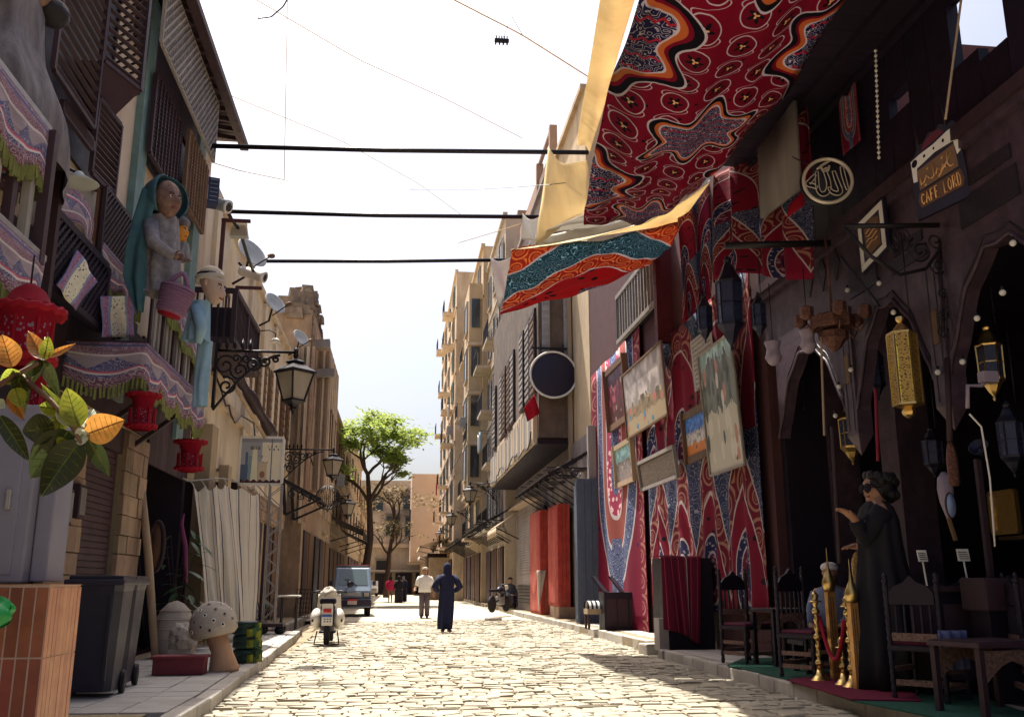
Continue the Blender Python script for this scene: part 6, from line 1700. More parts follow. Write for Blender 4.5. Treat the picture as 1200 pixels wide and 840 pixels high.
def stroke(P, w, nm='letter', par=dk):
    n = 24
    Q = [poly([dp(x, z, .0) for x, z in P], k / n) for k in range(n + 1)]
    for k in range(3): Q = [Q[0]] + [(Q[i - 1] + Q[i] * 2 + Q[i + 1]) * .25 for i in range(1, n)] + [Q[-1]]
    ws = [w * dr_ * (.35 + .65 * math.sin(PI * min(1, .12 + .88 * i / n * .95)) ** .5) for i in range(n + 1)]
    Lf, Rt = [], []
    for i in range(n + 1):
        t = (Q[min(i + 1, n)] - Q[max(i - 1, 0)]).normalized(); s_ = t.cross(Vector((0, 1, 0))).normalized()
        Lf.append(Q[i] + s_ * ws[i]); Rt.append(Q[i] - s_ * ws[i])
    b = MB(); V = Lf + Rt + [p + Vector((0, .03, 0)) for p in Lf + Rt]; F = []; m = n + 1
    for i in range(n): F += [(i, i + 1, m + i + 1, m + i), (2 * m + i, 3 * m + i, 3 * m + i + 1, 2 * m + i + 1), (i, 2 * m + i, 2 * m + i + 1, i + 1), (m + i, m + i + 1, 3 * m + i + 1, 3 * m + i)]
    b.add(V, F); o = b.build(nm, M_iron, par)
    b = MB(); b.tube(Lf + Rt[::-1], .007, 5, closed=True); b.build('gilt_edge', M_pale, o)
stroke([(.62, .62), (.66, .2), (.78, -.45)], .085)                                                     # alif
stroke([(.28, .42), (.36, .0), (.52, -.5), (.36, -.62), (.12, -.52), (.02, -.3)], .095)               # first lam
stroke([(-.08, .42), (.02, .05), (.04, -.3), (-.08, -.56), (-.3, -.62), (-.46, -.4), (-.42, .45)], .10)   # second lam
stroke([(-.46, -.30), (-.62, -.18), (-.86, -.12), (-.70, .06), (-.48, .30)], .10)                      # ha
stroke([(-.40, .56), (-.1, .78), (.2, .95)], .03); stroke([(-.22, .62), (-.14, .44), (-.02, .6), (.04, .44), (.12, .68)], .035)   # shadda and small alif
for a_ in (.9, 2.3): b = MB(); b.tube([dp(math.cos(a_), math.sin(a_)), dp(math.cos(a_) * .9, 2.0, -.5)], .008, 5); b.build('chain', M_iron, dk)
# cafe sign board
sb = thing('cafe_sign', 'dark hanging cafe sign with white scalloped border and gold lettering', 'sign', at(1100, 262, Y=8.2))
SC4 = {'bl': at(1076, 258, Y=8.35), 'br': at(1139, 228, Y=8.0), 'tl': at(1066, 190, Y=8.35), 'tr': at(1120, 143, Y=8.0)}
def sp4(a, t, o=0.0):
    p = SC4['bl'].lerp(SC4['br'], a).lerp(SC4['tl'].lerp(SC4['tr'], a), t)
    return p + s_n * o
s_n = (SC4['br'] - SC4['bl']).cross(SC4['tl'] - SC4['bl']).normalized()
if s_n.y > 0: s_n = -s_n
def flat(name, pts, o, th, m, par):
    n = len(pts); V = [sp4(a, t, o) for a, t in pts] + [sp4(a, t, o - th) for a, t in pts]
    b = MB(); b.add(V, [tuple(range(n)), tuple(range(2 * n - 1, n - 1, -1))] + [(i, n + i, n + (i + 1) % n, (i + 1) % n) for i in range(n)]); return b.build(name, m, par)
scal = [(0, 0), (1, 0), (1, 1)] + [(1 - k / 16, 1 + .16 * math.sin(PI * k / 16) + .03 * math.sin(k * 1.6)) for k in range(1, 16)] + [(0, 1)]
M_sign = mat('sign navy wood', (.020, .016, .035), (.012, .01, .022), rough=.4, scale=6)
flat('board', scal, 0, .06, M_sign, sb)
flat('border', [(.02, .62), (.10, .60), (.12, .80), (.5, .84), (.88, .80), (.90, .60), (.98, .62), (.98, .97), (.8, .98), (.5, .96), (.2, .98), (.02, .97)], .008, .007, M_white, sb)
for a_, t_, s_ in ((.09, .90, .06), (.91, .90, .06), (.3, .90, .025), (.5, .90, .02), (.7, .90, .025)): flat('border_spot', [(a_ + s_ * math.cos(k * PI / 6), t_ + s_ * math.sin(k * PI / 6)) for k in range(12)], .012, .005, M_black, sb)
flat('upper_panel', [(.12, .44), (.88, .44), (.88, .76), (.12, .76)], .006, .005, M_wmd, sb)
flat('lower_panel', [(.10, .16), (.90, .16), (.94, .25), (.90, .40), (.10, .40), (.06, .28)], .006, .005, M_wmd, sb)
flat('crest_panel', [(.25, 1.0), (.75, 1.0), (.66, 1.10), (.5, 1.13), (.34, 1.10)], .006, .005, mat('dull crimson', (.12, .02, .035), rough=.7), sb)
M_gold = mat('gold letter', (.80, .46, .20), (.6, .3, .12), rough=.35, metal=.5, emit=.0)
GL = {'C': [[(.9, .8), (.5, 1), (.1, .7), (.1, .3), (.5, 0), (.9, .2)]], 'A': [[(.05, 0), (.5, 1), (.95, 0)], [(.25, .4), (.75, .4)]], 'F': [[(.15, 0), (.15, 1), (.9, 1)], [(.15, .55), (.7, .55)]], 'E': [[(.9, 0), (.15, 0), (.15, 1), (.9, 1)], [(.15, .52), (.75, .52)]],
      'L': [[(.15, 1), (.15, 0), (.9, 0)]], 'O': [[(.5, 0), (.1, .3), (.1, .7), (.5, 1), (.9, .7), (.9, .3), (.5, 0)]], 'R': [[(.15, 0), (.15, 1), (.7, 1), (.88, .78), (.7, .52), (.15, .5)], [(.5, .5), (.9, 0)]], 'D': [[(.15, 0), (.15, 1), (.6, 1), (.9, .7), (.9, .3), (.6, 0), (.15, 0)]]}
for i, ch in enumerate('CAFE LORD'):
    if ch == ' ': continue
    x0 = .12 + i * .086
    b = MB()
    for st in GL[ch]: b.tube([sp4(x0 + px_ * .068, .19 + pz * .17, .016) for px_, pz in st], .0085, 5)
    b.build('letter', M_gold, sb)
for P in ([(.82, .50), (.74, .50), (.70, .56), (.72, .72)], [(.66, .52), (.62, .60), (.56, .52), (.50, .60), (.46, .52)], [(.42, .70), (.42, .52), (.36, .50)], [(.33, .52), (.28, .60), (.22, .52), (.16, .50), (.16, .62)], [(.60, .68), (.64, .70)], [(.30, .68), (.34, .69)], [(.22, .46), (.26, .47)], [(.50, .46), (.80, .66)]):
    b = MB(); b.tube([sp4(a_, t_, .014) for a_, t_ in P], .008, 5); b.build('arabic_stroke', M_gold, sb)
b = MB(); b.tube([sp4(.2, 1.05), sp4(.2, 1.6)], .01, 5); b.tube([sp4(.8, 1.05), sp4(.8, 1.6)], .01, 5); b.build('chains', M_iron, sb)
# smaller pale sign hung below the cornice
s2 = thing('small_sign', 'small tilted sign with a white dotted border under the wooden cornice', 'sign', at(1020, 300, X=5.3))
SC4b = {'bl': at(1010, 322, X=5.38), 'br': at(1040, 290, X=5.38), 'tl': at(1004, 262, X=5.38), 'tr': at(1034, 232, X=5.38)}
SC4.update(SC4b); s_n = Vector((-1, 0, 0))
flat('board', [(0, 0), (1, 0), (1, 1), (0, 1)], 0, .04, M_sign, s2)
for q in ([(.03, .03), (.97, .03), (.97, .14), (.03, .14)], [(.03, .86), (.97, .86), (.97, .97), (.03, .97)], [(.03, .15), (.15, .15), (.15, .85), (.03, .85)], [(.85, .15), (.97, .15), (.97, .85), (.85, .85)]): flat('border', q, .006, .005, M_white, s2)
flat('panel', [(.25, .2), (.8, .2), (.8, .75), (.5, .85), (.25, .75)], .006, .005, M_wmd, s2)
for k in range(4):
    b = MB(); b.tube([sp4(.32 + j * .1, .36 + k * .09 + .02 * ((j * 7 + k) % 3), .012) for j in range(5)], .006, 4); b.build('writing', M_gold, s2)
# iron lamp bracket crossing in front
br = thing('scroll_bracket', 'black iron bracket with large scrolls reaching out from the cafe wall', 'bracket', (FR, 8.6, 4.2))
yb_ = 8.6; a0, a1 = at(968, 285, Y=yb_ + 2), at(1120, 266, Y=yb_)
b = MB(); b.tube([at(988, 265, Y=yb_), at(1120, 264, Y=yb_)], .028, 7); b.build('arm', M_iron, br); b = MB(); b.tube([at(850, 288, Y=10.5), at(972, 285, Y=10.5)], .045, 8); b.build('arm', M_iron, br); b = MB()
b.tube([at(988, 265, Y=yb_), at(1020, 300, Y=yb_), at(1055, 322, Y=yb_), at(1085, 315, Y=yb_), at(1100, 295, Y=yb_), at(1106, 268, Y=yb_)], .02, 6); b.tube([at(985, 300, Y=yb_), at(1025, 352, Y=yb_), at(1030, 360, Y=yb_)], .018, 6)
b.build('curved_arm', M_iron, br)
b = MB()
for u, v, r, tn, a_ in ((1055, 277, .10, 1.5, 0), (1078, 294, .15, 1.6, 2), (1096, 282, .11, -1.5, 1), (1100, 312, .10, 1.5, 3), (1112, 312, .07, -1.5, 0), (1048, 290, .06, 1.3, 2)): b.tube(spiral_pts(at(u, v, Y=yb_), (1, 0, 0), (0, 0, 1), r, tn, a_, 20), .012, 5)
b.build('scrollwork', M_iron, br)
b = MB()
for u in (1103, 1109): b.tube([at(u, 275, Y=yb_), at(u, 395, Y=yb_)], .01, 5)
for v in (345, 368, 390): b.tube(spiral_pts(at(1105, v, Y=yb_), (1, 0, 0), (0, 0, 1), .07, 1.5, v, 16), .009, 5)
b.build('side_grille', M_iron, br)
# hanging metal lanterns
M_milk_ = mat('pale print', (.30, .26, .24), (.12, .1, .1), rough=.5, scale=9)
M_blu = mat('blackened blue tin', (.018, .020, .045), (.03, .025, .035), rough=.4, scale=14, bump=.3, metal=.4)
def tin_lantern(lab, u, v0, v1, w, Y, m=M_blu, sides=6, tall=False, name='hanging_lantern', hang=.5, group='hanging lanterns of the cafe'):
    t, c = at(u, v0, Y=Y), at(u, v1, Y=Y); h = t.z - c.z; r = w * pxm(Y) / 2
    root = thing(name, lab, 'lantern', c, group=group)
    prof_top = [(.95, .70), (1.0, .72), (.62, .80), (.40, .88), (.22, .92), (.30, .95), (.06, 1.0)]
    b = MB(); b.lathe([(a_ * r, z * h) for a_, z in prof_top], c, sides, smooth=False); b.build('dome', m, root)
    b = MB(); b.lathe([(.85 * r, .28 * h), (.90 * r, .70 * h)], c, sides, smooth=False); b.build('glass', mat('dark blue glass ' + lab[:9] + str(u), (.03, .04, .10), rough=.25, scale=20), root)
    for k in range(sides):
        a_ = 2 * PI * (k + .5) / sides; d = Vector((math.cos(a_), math.sin(a_), 0)) * r
        bar('corner_bar', root, c + d * .87 + Vector((0, 0, .27 * h)), c + d * .92 + Vector((0, 0, .71 * h)), .014, .014, m)
        bar('rail', root, c + d * .89 + Vector((0, 0, .49 * h)), c + Vector((math.cos(a_ + 2 * PI / sides), math.sin(a_ + 2 * PI / sides), 0)) * r * .89 + Vector((0, 0, .49 * h)), .012, .012, m)
    b = MB(); b.lathe([(.02 * r, 0), (.12 * r, .03 * h), (.08 * r, .06 * h), (.35 * r, .12 * h), (.6 * r, .2 * h), (.92 * r, .26 * h), (.95 * r, .29 * h)], c, sides, smooth=False); b.build('base', m, root)
    b = MB(); b.tube([t - Vector((0, 0, .02)), t + Vector((0, 0, hang))], .006, 5); b.build('chain', M_iron, root)
    return root
tin_lantern('small dark blue lantern hanging leftmost in the row before the rugs', 827, 345, 402, 22, 12.2)
tin_lantern('largest dark blue lantern with a tiered crown in the row before the rugs', 858, 300, 412, 36, 11.6)
tin_lantern('dark blue lantern rightmost in the row before the rugs', 891, 342, 398, 20, 11.6)
for i, (lab, u, v0, v1, w, X) in enumerate((('dim small lantern hanging deep inside the left arch', 940, 430, 500, 26, 6.0), ('dim lantern above the furled flag', 962, 470, 540, 24, 6.3), ('dim copper toned lantern left of the standing woman', 1000, 470, 545, 30, 6.2), ('tiny dark lantern right of the chandelier', 1018, 395, 450, 18, 5.6), ('dim lantern in the shadow behind the gold lantern', 1096, 500, 560, 26, 6.2), ('dark lantern high inside the right arch', 1166, 380, 470, 34, 6.0), ('dark lantern at the right picture edge', 1190, 470, 560, 32, 6.0), ('small dark lantern below the scroll bracket', 1030, 400, 470, 22, 5.9))):
    tin_lantern(lab, u, v0, v1, w, at(u, v1, X=X).y, m=M_brass if i in (2, 5) else M_blu, hang=.9)
for i, (lab, u, v, w, h) in enumerate((('framed dark mirror on the cafe back wall', 985, 560, .5, .7), ('framed pale print on the cafe back wall', 1040, 500, .4, .5), ('framed red print on the cafe back wall by the pillar', 1012, 590, .45, .55), ('round tray leaning on the cafe shelf', 1175, 600, .5, .5))):
    q = at(u, v, X=7.6); r = thing('wall_picture', lab, 'picture', q); block('panel', r, 7.62, 7.66, q.y - w / 2, q.y + w / 2, q.z - h / 2, q.z + h / 2, (M_glass, M_milk_, M_redfab, M_brass)[i])
    for yy, zz_, a_, c_2 in ((w / 2, 0, .05, h), (-w / 2, 0, .05, h), (0, h / 2, w, .05), (0, -h / 2, w, .05)): block('frame', r, 7.59, 7.65, q.y + yy - a_ / 2, q.y + yy + a_ / 2, q.z + zz_ - c_2 / 2, q.z + zz_ + c_2 / 2, M_brass if i % 2 else M_wmd)
# white glass shades
M_milk = mat('mauve milk glass', (.30, .25, .32), (.2, .16, .22), rough=.3, scale=6)
for lab, u, v, Y in (('mauve glass shade hanging alone beside the lantern row', 906, 412, 11.0), ('mauve glass shade under the copper chandelier', 947, 398, 10.4)):
    c = at(u, v, Y=Y); s = pxm(Y); root = thing('glass_shade', lab, 'lamp', c)
    b = MB(); b.lathe([(4 * s, -18 * s), (7 * s, -15 * s), (11 * s, -8 * s), (9 * s, -3 * s), (8 * s, 4 * s), (11 * s, 12 * s), (10 * s, 14 * s), (6 * s, 6 * s)], c, 14); b.build('shade', M_milk, root)
    b = MB(); b.tube([c + Vector((0, 0, 12 * s)), c + Vector((0, 0, .9))], .006, 5); b.build('cord', M_iron, root)
# copper chandelier
M_cop = mat('pierced copper', (.26, .12, .085), (.04, .025, .03), rough=.4, scale=45, amt=1.0, bump=.8, metal=.7)
cY = 10.2; cc = at(975, 372, Y=cY); s = pxm(cY)
ch = thing('chandelier', 'tiered pierced copper chandelier with arms in front of the cafe opening', 'chandelier', cc)
b = MB(); b.lathe([(26 * s, -16 * s), (28 * s, -14 * s), (28 * s, 0), (26 * s, 2 * s), (10 * s, 4 * s)], cc, 8, smooth=False); b.build('upper_ring', M_cop, ch)
b = MB(); b.lathe([(3 * s, -46 * s), (8 * s, -42 * s), (14 * s, -34 * s), (19 * s, -30 * s), (19 * s, -20 * s), (12 * s, -16 * s)], cc, 8, smooth=False); b.build('lower_ring', M_cop, ch)
for k in range(6):
    a_ = k * PI / 3 + .3; d = Vector((math.cos(a_), math.sin(a_), 0)); e = cc + d * 42 * s
    b = MB(); b.tube([cc + d * 20 * s + Vector((0, 0, -12 * s)), cc + d * 34 * s + Vector((0, 0, -24 * s)), e + Vector((0, 0, -14 * s))], .014, 6); b.build('arm', M_cop, ch)
    b = MB(); b.lathe([(3 * s, -8 * s), (9 * s, -4 * s), (9 * s, 8 * s), (6 * s, 10 * s)], e, 6, smooth=False); b.build('lamp_cup', M_cop, ch)
b = MB(); b.tube([cc, cc + Vector((0, 0, 1.0))], .015, 6); b.build('stem', M_cop, ch)
# long gold pierced lantern
gY = 8.6; g0, g1 = at(1066, 490, Y=gY), at(1066, 372, Y=gY); h = g1.z - g0.z; r = 18 * pxm(gY)
M_pierce = pat('pierced gold panel', lambda nt, u, v: mixc(nt, flecks(nt, u * 10, v * 16, 3, .34), mixc(nt, (u * 6).fr().lt(.2), (.42, .26, .07), (.75, .60, .10)), (.02, .012, .015)), rough=.35, metal=.6, fade=.2)
gl = thing('gold_lantern', 'long pierced gold lantern hanging in front of the marble spandrel', 'lantern', g0)
b = MB(); V, UV, F = [], [], []
for j in range(2):
    for k in range(7):
        a_ = 2 * PI * (k + .5) / 6; V.append(g0 + Vector((r * math.cos(a_), r * math.sin(a_), (.14 + .68 * j) * h))); UV.append((k / 6, j))
for k in range(6): F.append((k, k + 1, 8 + k, 7 + k))
b.add(V, F, uvs=UV); b.build('panels', M_pierce, gl)
b = MB(); b.lathe([(.12 * r, 0), (.4 * r, .03 * h), (.5 * r, .06 * h), (.4 * r, .09 * h), (1.08 * r, .12 * h), (1.08 * r, .14 * h)], g0, 6, smooth=False); b.build('base', M_brass, gl)
b = MB(); b.lathe([(1.05 * r, .82 * h), (1.05 * r, .84 * h), (.6 * r, .87 * h), (.25 * r, .93 * h), (.12 * r, .94 * h), (.3 * r, .97 * h), (.3 * r, 1.0 * h), (.1 * r, 1.0 * h)], g0, 6, smooth=False); b.build('crown', M_brass, gl)
for k in range(6):
    a_ = 2 * PI * (k + .5) / 6; d = Vector((math.cos(a_), math.sin(a_), 0)) * (r * 1.02); bar('edge_bar', gl, g0 + d + Vector((0, 0, .14 * h)), g0 + d + Vector((0, 0, .82 * h)), .014, .014, M_brass)
b = MB(); b.tube([g1, g1 + Vector((0, 0, .9))], .007, 5); b.build('chain', M_iron, gl)
# carved hanging pendant, pole and bulbs
pe = thing('carved_pendant', 'almond shaped carved copper pendant on a dark hanging pole', 'pendant', at(1116, 572, Y=8.2)); c = at(1116, 542, Y=8.2); s = pxm(8.2)
b = MB(); b.lathe([(5 * s, -30 * s), (8 * s, -26 * s), (8 * s, 5 * s), (6 * s, 18 * s), (2 * s, 30 * s)], c, 10, sy=.4); b.build('body', M_cop, pe)
b = MB(); b.tube([c + Vector((0, 0, 28 * s)), at(1110, 420, Y=8.3)], [.028, .03], 8); b.build('pole', M_wdk, pe)
bul = ((997, 433), (983, 453), (979, 487), (1047, 366), (1128, 424), (1145, 373), (1099, 436), (1187, 285), (1175, 343), (993, 340), (1030, 332))
BL = ('on the left arch edge, beside the chandelier staff', 'lower on the left arch edge', 'lowest on the left arch edge', 'above the gold lantern', 'beside the carved pendant pole', 'high inside the right arch, under the frieze', 'at the tip right of the gold lantern', 'nearest the upper right picture edge', 'at the right picture edge, second from the top', 'on the frieze under the small sign', 'on the frieze right of the small sign')
for i, (u, v) in enumerate(bul):
    c = at(u, v, X=FR - .06); root = thing('light_bulb', 'small white globe bulb strung ' + BL[i], 'bulb', c, group='bulbs strung along the cafe arches')
    b = MB(); b.ball(c, .03, 10, 7); b.build('globe', M_white, root)
    b = MB(); b.lathe([(.014, .02), (.016, .06)], c, 8); b.build('cap', M_iron, root)
# thin poles, ropes and bead strings
for lab, P, Y, r, m in (('slim pale wooden staff hanging from the chandelier', [(962, 395), (966, 510)], 10.0, .014, M_wpl), ('dark carved wooden staff upright before the standing woman', [(975, 500), (984, 660)], 9.3, .022, M_wdk), ('thin red pole hanging in the cafe opening', [(1026, 455), (1029, 540)], 9.8, .02, mat('red pole paint', (.20, .012, .03), rough=.5)),
                        ('white beaded string hanging high on the dark wall', [(1026, 60), (1030, 185)], 9.0, .012, M_white), ('short white beaded string at the top right corner', [(1186, -5), (1190, 42)], 7.4, .012, M_white), ('pale bent reed lamp arm on the right of the pendant', [(1136, 485), (1150, 500), (1160, 560), (1166, 640)], 8.0, .009, M_white), ('tan slanting rod crossing the plank eave', [(1127, -5), (1108, 140)], 7.6, .012, M_wpl)):
    Q = [at(u, v, Y=Y) for u, v in P]; root = thing('hanging_rod' if 'string' not in lab else 'bead_string', lab, 'rod' if 'string' not in lab else 'bead string', Q[-1])
    b = MB(); b.tube([poly(Q, k / 12) for k in range(13)], r * (.4 if 'string' in lab else 1), 7); b.build('rod', m, root)
    if 'string' in lab:
        for k in range(22): b = MB(); b.ball(poly(Q, k / 21), r * 1.6, 7, 5); b.build('bead', m, root)
# ------------------------------------------------------------------ cafe furniture
def turned(par, a, b_, r, m, n=7, name='leg', local=True):
    a, b_ = Vector(a), Vector(b_); prof = []
    for i in range(n * 4 + 1):
        t = i / (n * 4); prof.append(r * (.75 + .3 * abs(math.sin(t * n * PI))))
    q = MB(); q.tube([a.lerp(b_, i / (n * 4)) for i in range(n * 4 + 1)], prof, 8); return q.build(name, m, par, local=local)
M_bone = mat('carved brown inlay', (.24, .14, .11), (.06, .035, .03), rough=.5, scale=40, amt=1, bump=.5)
M_plum = mat('plum seat cloth', (.11, .02, .05), (.07, .015, .035), rough=.9)
def chair(lab, loc, rz, hb=1.15, m=M_wdk2, group='carved wooden cafe chairs'):
    r = thing('carved_chair', lab, 'chair', loc, rz, group)
    w, d = .48, .46
    for sx in (-1, 1):
        turned(r, (sx * w / 2, -d / 2, 0), (sx * w / 2, -d / 2, .46), .024, m)
        turned(r, (sx * w / 2, d / 2, 0), (sx * w / 2, d / 2, hb), .026, m, 14, 'back_post')
        q = MB(); q.lathe([(.02, 0), (.03, .02), (.015, .05), (.025, .07), (.002, .1)], (sx * w / 2, d / 2, hb), 8); q.build('finial', m, r, local=True)
        for z in (.14, .28): bar('side_rail', r, (sx * w / 2, -d / 2 + .03, z), (sx * w / 2, d / 2 - .03, z), .03, .045, M_bone, local=True)
    q = MB(); q.bevbox((0, 0, .47), (w + .05, d + .05, .05), .012); q.build('seat', m, r, local=True)
    q = MB(); q.bevbox((0, -.01, .51), (w - .02, d - .03, .045), .02); q.build('cushion', M_plum, r, local=True)
    for z, h in ((hb - .14, .1), (hb - .48, .07), (.17, .05)): bar('back_rail', r, (-w / 2 + .03, d / 2, z), (w / 2 - .03, d / 2, z), .03, h, M_bone if z < hb - .2 else m, local=True)
    q = MB(); q.prism([(-w / 2 + .03, 0), (w / 2 - .03, 0), (w / 2 - .08, .06), (.06, .10), (0, .16), (-.06, .10), (-w / 2 + .08, .06)], (0, d / 2 - .015, hb - .09), (1, 0, 0), (0, 0, 1), (0, 1, 0), .03); q.build('crest', m, r, local=True)
    for k in range(5): turned(r, (-.16 + k * .08, d / 2, hb - .45), (-.16 + k * .08, d / 2, hb - .19), .013, m, 4, 'spindle')
    for z in (.14,): bar('front_rail', r, (-w / 2 + .03, -d / 2, z), (w / 2 - .03, -d / 2, z), .03, .04, M_bone, local=True)
    return r
def gp(u, v): p = at(u, v, Z=ZR); return Vector((p.x, p.y, ZR))
p = gp(855, 778); chair('carved dark chair farthest along the cafe pavement, next to the draped rug table', (p.x + .3, p.y + .1, ZR), .4, 1.15)
p = gp(922, 795); chair('carved dark chair with red carved side rails left of the brass posts', (p.x + .3, p.y, ZR), .5, 1.15)
p = gp(1080, 820); chair('carved chair with turned spindles seen from its back, right of the standing woman', (p.x + .05, p.y - .1, ZR), 2.2, 1.05)
p = gp(1150, 820); chair('dark carved chair partly hidden behind the low bench table', (p.x + .4, p.y + .6, ZR), -.3, 1.05)
p = gp(1192, 828); chair('carved chair cut off by the right picture edge', (p.x + .3, p.y - .05, ZR), 1.2, 1.05)
def low_table(lab, loc, rz, w, d, h, m=M_wdk2, nm='carved_table'):
    r = thing(nm, lab, 'table', loc, rz)
    q = MB(); q.bevbox((0, 0, h - .02), (w, d, .04), .01); q.build('top', m, r, local=True)
    for sx in (-1, 1):
        for sy in (-1, 1): bar('leg', r, (sx * (w / 2 - .04), sy * (d / 2 - .04), 0), (sx * (w / 2 - .04), sy * (d / 2 - .04), h - .04), .05, .05, m, local=True)
    for sy in (-1, 1):
        q = MB(); W2 = w / 2 - .066
        q.prism([(-W2, 0), (-W2, .26), (W2, .26), (W2, 0), (W2 - .06, .05), (.12, .14), (0, .18), (-.12, .14), (-W2 + .06, .05)], (0, sy * (d / 2 - .04) - .01, h - .32), (1, 0, 0), (0, 0, 1), (0, 1, 0), .02); q.build('apron', M_bone, r, local=True)
    for k in range(int(w / .06)): bar('slat', r, (-w / 2 + .05 + k * .06, -d / 2 + .02, h + .004), (-w / 2 + .05 + k * .06, d / 2 - .02, h + .004), .05, .012, M_wdk, local=True)
    return r
p = gp(1143, 835); low_table('low carved bench table with an arched apron at the bottom right', (p.x + .1, p.y - .1, ZR), .25, .75, .55, .58, M_wdk)
p = gp(893, 782); low_table('small square dark carved table between the two chairs left of the brass posts', (p.x + .35, p.y + .2, ZR), .2, .55, .55, .72)
# draped rug table and black box, striped seat
dt = thing('draped_table', 'cabinet draped with a plum striped rug before the arched tent cloth', 'table', at(805, 758, Z=ZR)); p = at(800, 762, Z=.1)
x0, x1 = at(772, 700, Y=p.y).x, at(836, 700, Y=p.y).x; zt_ = at(800, 652, Y=p.y).z
b = MB(); b.bb(x0 + .12, x1, p.y, p.y + .8, .1, zt_ - .02); b.build('cabinet', M_wdk2, dt)
M_plumr = pat('plum striped rug', lambda nt, u, v: mixc(nt, (u * 6).fr().near(.5, .05), mixc(nt, u.near(.63, .015), (.13, .012, .035), (.4, .36, .36)), (.38, .05, .07)), fade=.3)
def drape(a, t):
    x = x0 + .05 + (x1 - x0 - .25) * a
    if t < .25: return Vector((x, p.y + .75 - .75 * t / .25, zt_ + .015 + .01 * math.sin(a * 7)))
    return Vector((x + .12 * (t - .25) * math.sin(a * 5), p.y - .05 - .06 * abs(math.sin(a * 9)) * (t - .2), zt_ - (zt_ - .45 + .25 * a) * (t - .25) / .75))
b = MB(); b.sheet(lambda a, t: drape(a, 1 - t), 40, 30); b.build('rug', M_plumr, dt, solid=.01)
b = MB(); b.bb(x0 - .02, x0 + .14, p.y - .04, p.y + .3, .1, .62); b.build('stone_foot', M_wgr, dt)
ss = thing('low_chair', 'low chair with a black and white striped cover beside the grey door', 'chair', at(700, 735, Z=.16)); p = at(700, 737, Z=.16)
x0, x1 = at(687, 710, Y=p.y).x, at(712, 710, Y=p.y).x
b = MB(); b.sheet(lambda a, t: Vector((x0 + (x1 - x0) * a, p.y + .1 + .25 * math.cos(t * PI), .62 + .18 * math.sin(t * PI))), 14, 10); b.build('cover', M_bw, ss)
b = MB(); b.bb(x0, x1, p.y - .14, p.y + .32, .50, .62); b.build('seat', M_wpl, ss)
for x in (x0 + .04, x1 - .04):
    for y in (-.1, .28): bar('leg', ss, (x, p.y + y, .16), (x, p.y + y, .52), .05, .05, M_wdk)
bx = thing('display_box', 'black wooden display box with two raised flaps beside the striped seat', 'box', at(735, 735, Z=.16)); p = at(730, 738, Z=.16)
x0, x1 = at(708, 700, Y=p.y).x, at(744, 700, Y=p.y).x
b = MB(); b.bb(x0, x1, p.y, p.y + .6, .16, 1.0); b.build('body', M_wdk2, bx)
for k in range(2): bar('flap', bx, (x0 + .05 + k * .4, p.y + .1, 1.0), (x0 - .2 + k * .4, p.y + .2, 1.35), .5, .03, M_wdk2)
for k in range(3): block('front_panel', bx, x0 + .05 + k * .27, x0 + .28 + k * .27, p.y - .012, p.y, .25, .85, M_wdk)
# green carpet and plum carpet on the pavement
def carpet(name, lab, pts, m, z):
    P = [at(u, v, Z=ZR + z) for u, v in pts]; n = len(P)
    b = MB(); b.prism([(q.x, q.y) for q in P], (0, 0, ZR + z), (1, 0, 0), (0, 1, 0), (0, 0, 1), .012); tag(b.build(name, m), lab, 'carpet')
M_grass = mat('green outdoor carpet', (.012, .075, .050), (.008, .05, .035), rough=.95, scale=20, bump=.6)
carpet('green_carpet', 'long green carpet strip lying along the cafe pavement edge', [(852, 780), (926, 797), (1000, 822), (1140, 850), (1230, 845), (1100, 800), (930, 770), (870, 772)], M_grass, .006)
carpet('plum_carpet', 'dark red carpet under the brass posts', [(922, 797), (998, 820), (1080, 822), (1060, 800), (990, 788)], M_plumr, .020)
# brass posts with red rope
def brass_post(lab, u, v0, v1):
    p = gp(u, v1); h = at(u, v0, Y=p.y).z - ZR; s = pxm(p.y)
    r = thing('brass_post', lab, 'post', p, group='turned brass barrier posts')
    b = MB(); b.lathe([(14 * s, 0), (14 * s, .02), (10 * s, .04), (5 * s, .09), (3 * s, .16)], p, 16); b.build('foot', M_brass, r)
    prof = [(4 * s, .15)]
    z = .17; k = 0
    while z < h - .12:
        w_ = (5.2 if k % 3 == 0 else 3.6) * s; prof += [(2.2 * s, z), (w_ * .8, z + .018), (w_, z + .04), (w_ * .8, z + .062), (2.2 * s, z + .08)]; z += .09; k += 1
    prof += [(8 * s, h - .12), (8 * s, h - .11), (3 * s, h - .10), (5 * s, h - .05), (1 * s, h)]
    b = MB(); b.lathe(prof, p, 12); b.build('shaft', M_brass, r)
    return p, h
q1 = brass_post('turned brass barrier post nearest the carved chairs', 962, 692, 800); q2 = brass_post('turned brass barrier post between the two gilded finials', 1000, 697, 808); q3 = brass_post('short brass barrier post half hidden behind the gilded finial', 990, 745, 805)
M_rope = mat('red velvet rope', (.30, .008, .03), (.18, .005, .02), rough=.9, scale=20)
def rope(lab, a, c, sag):
    b = MB(); b.tube([a.lerp(c, t) + Vector((0, 0, -sag * 4 * t * (1 - t))) for t in [i / 16 for i in range(17)]], .022, 8); tag(b.build('velvet_rope', M_rope), lab, 'rope')
rope('red velvet rope sagging between the two tall brass posts', q1[0] + Vector((.04, 0, q1[1] - .27)), q2[0] + Vector((-.04, 0, q2[1] - .25)), .42)
rope('red velvet rope from the middle brass post toward the cafe', q2[0] + Vector((.04, 0, q2[1] - .27)), at(1030, 780, Y=q2[0].y + .2), .2)
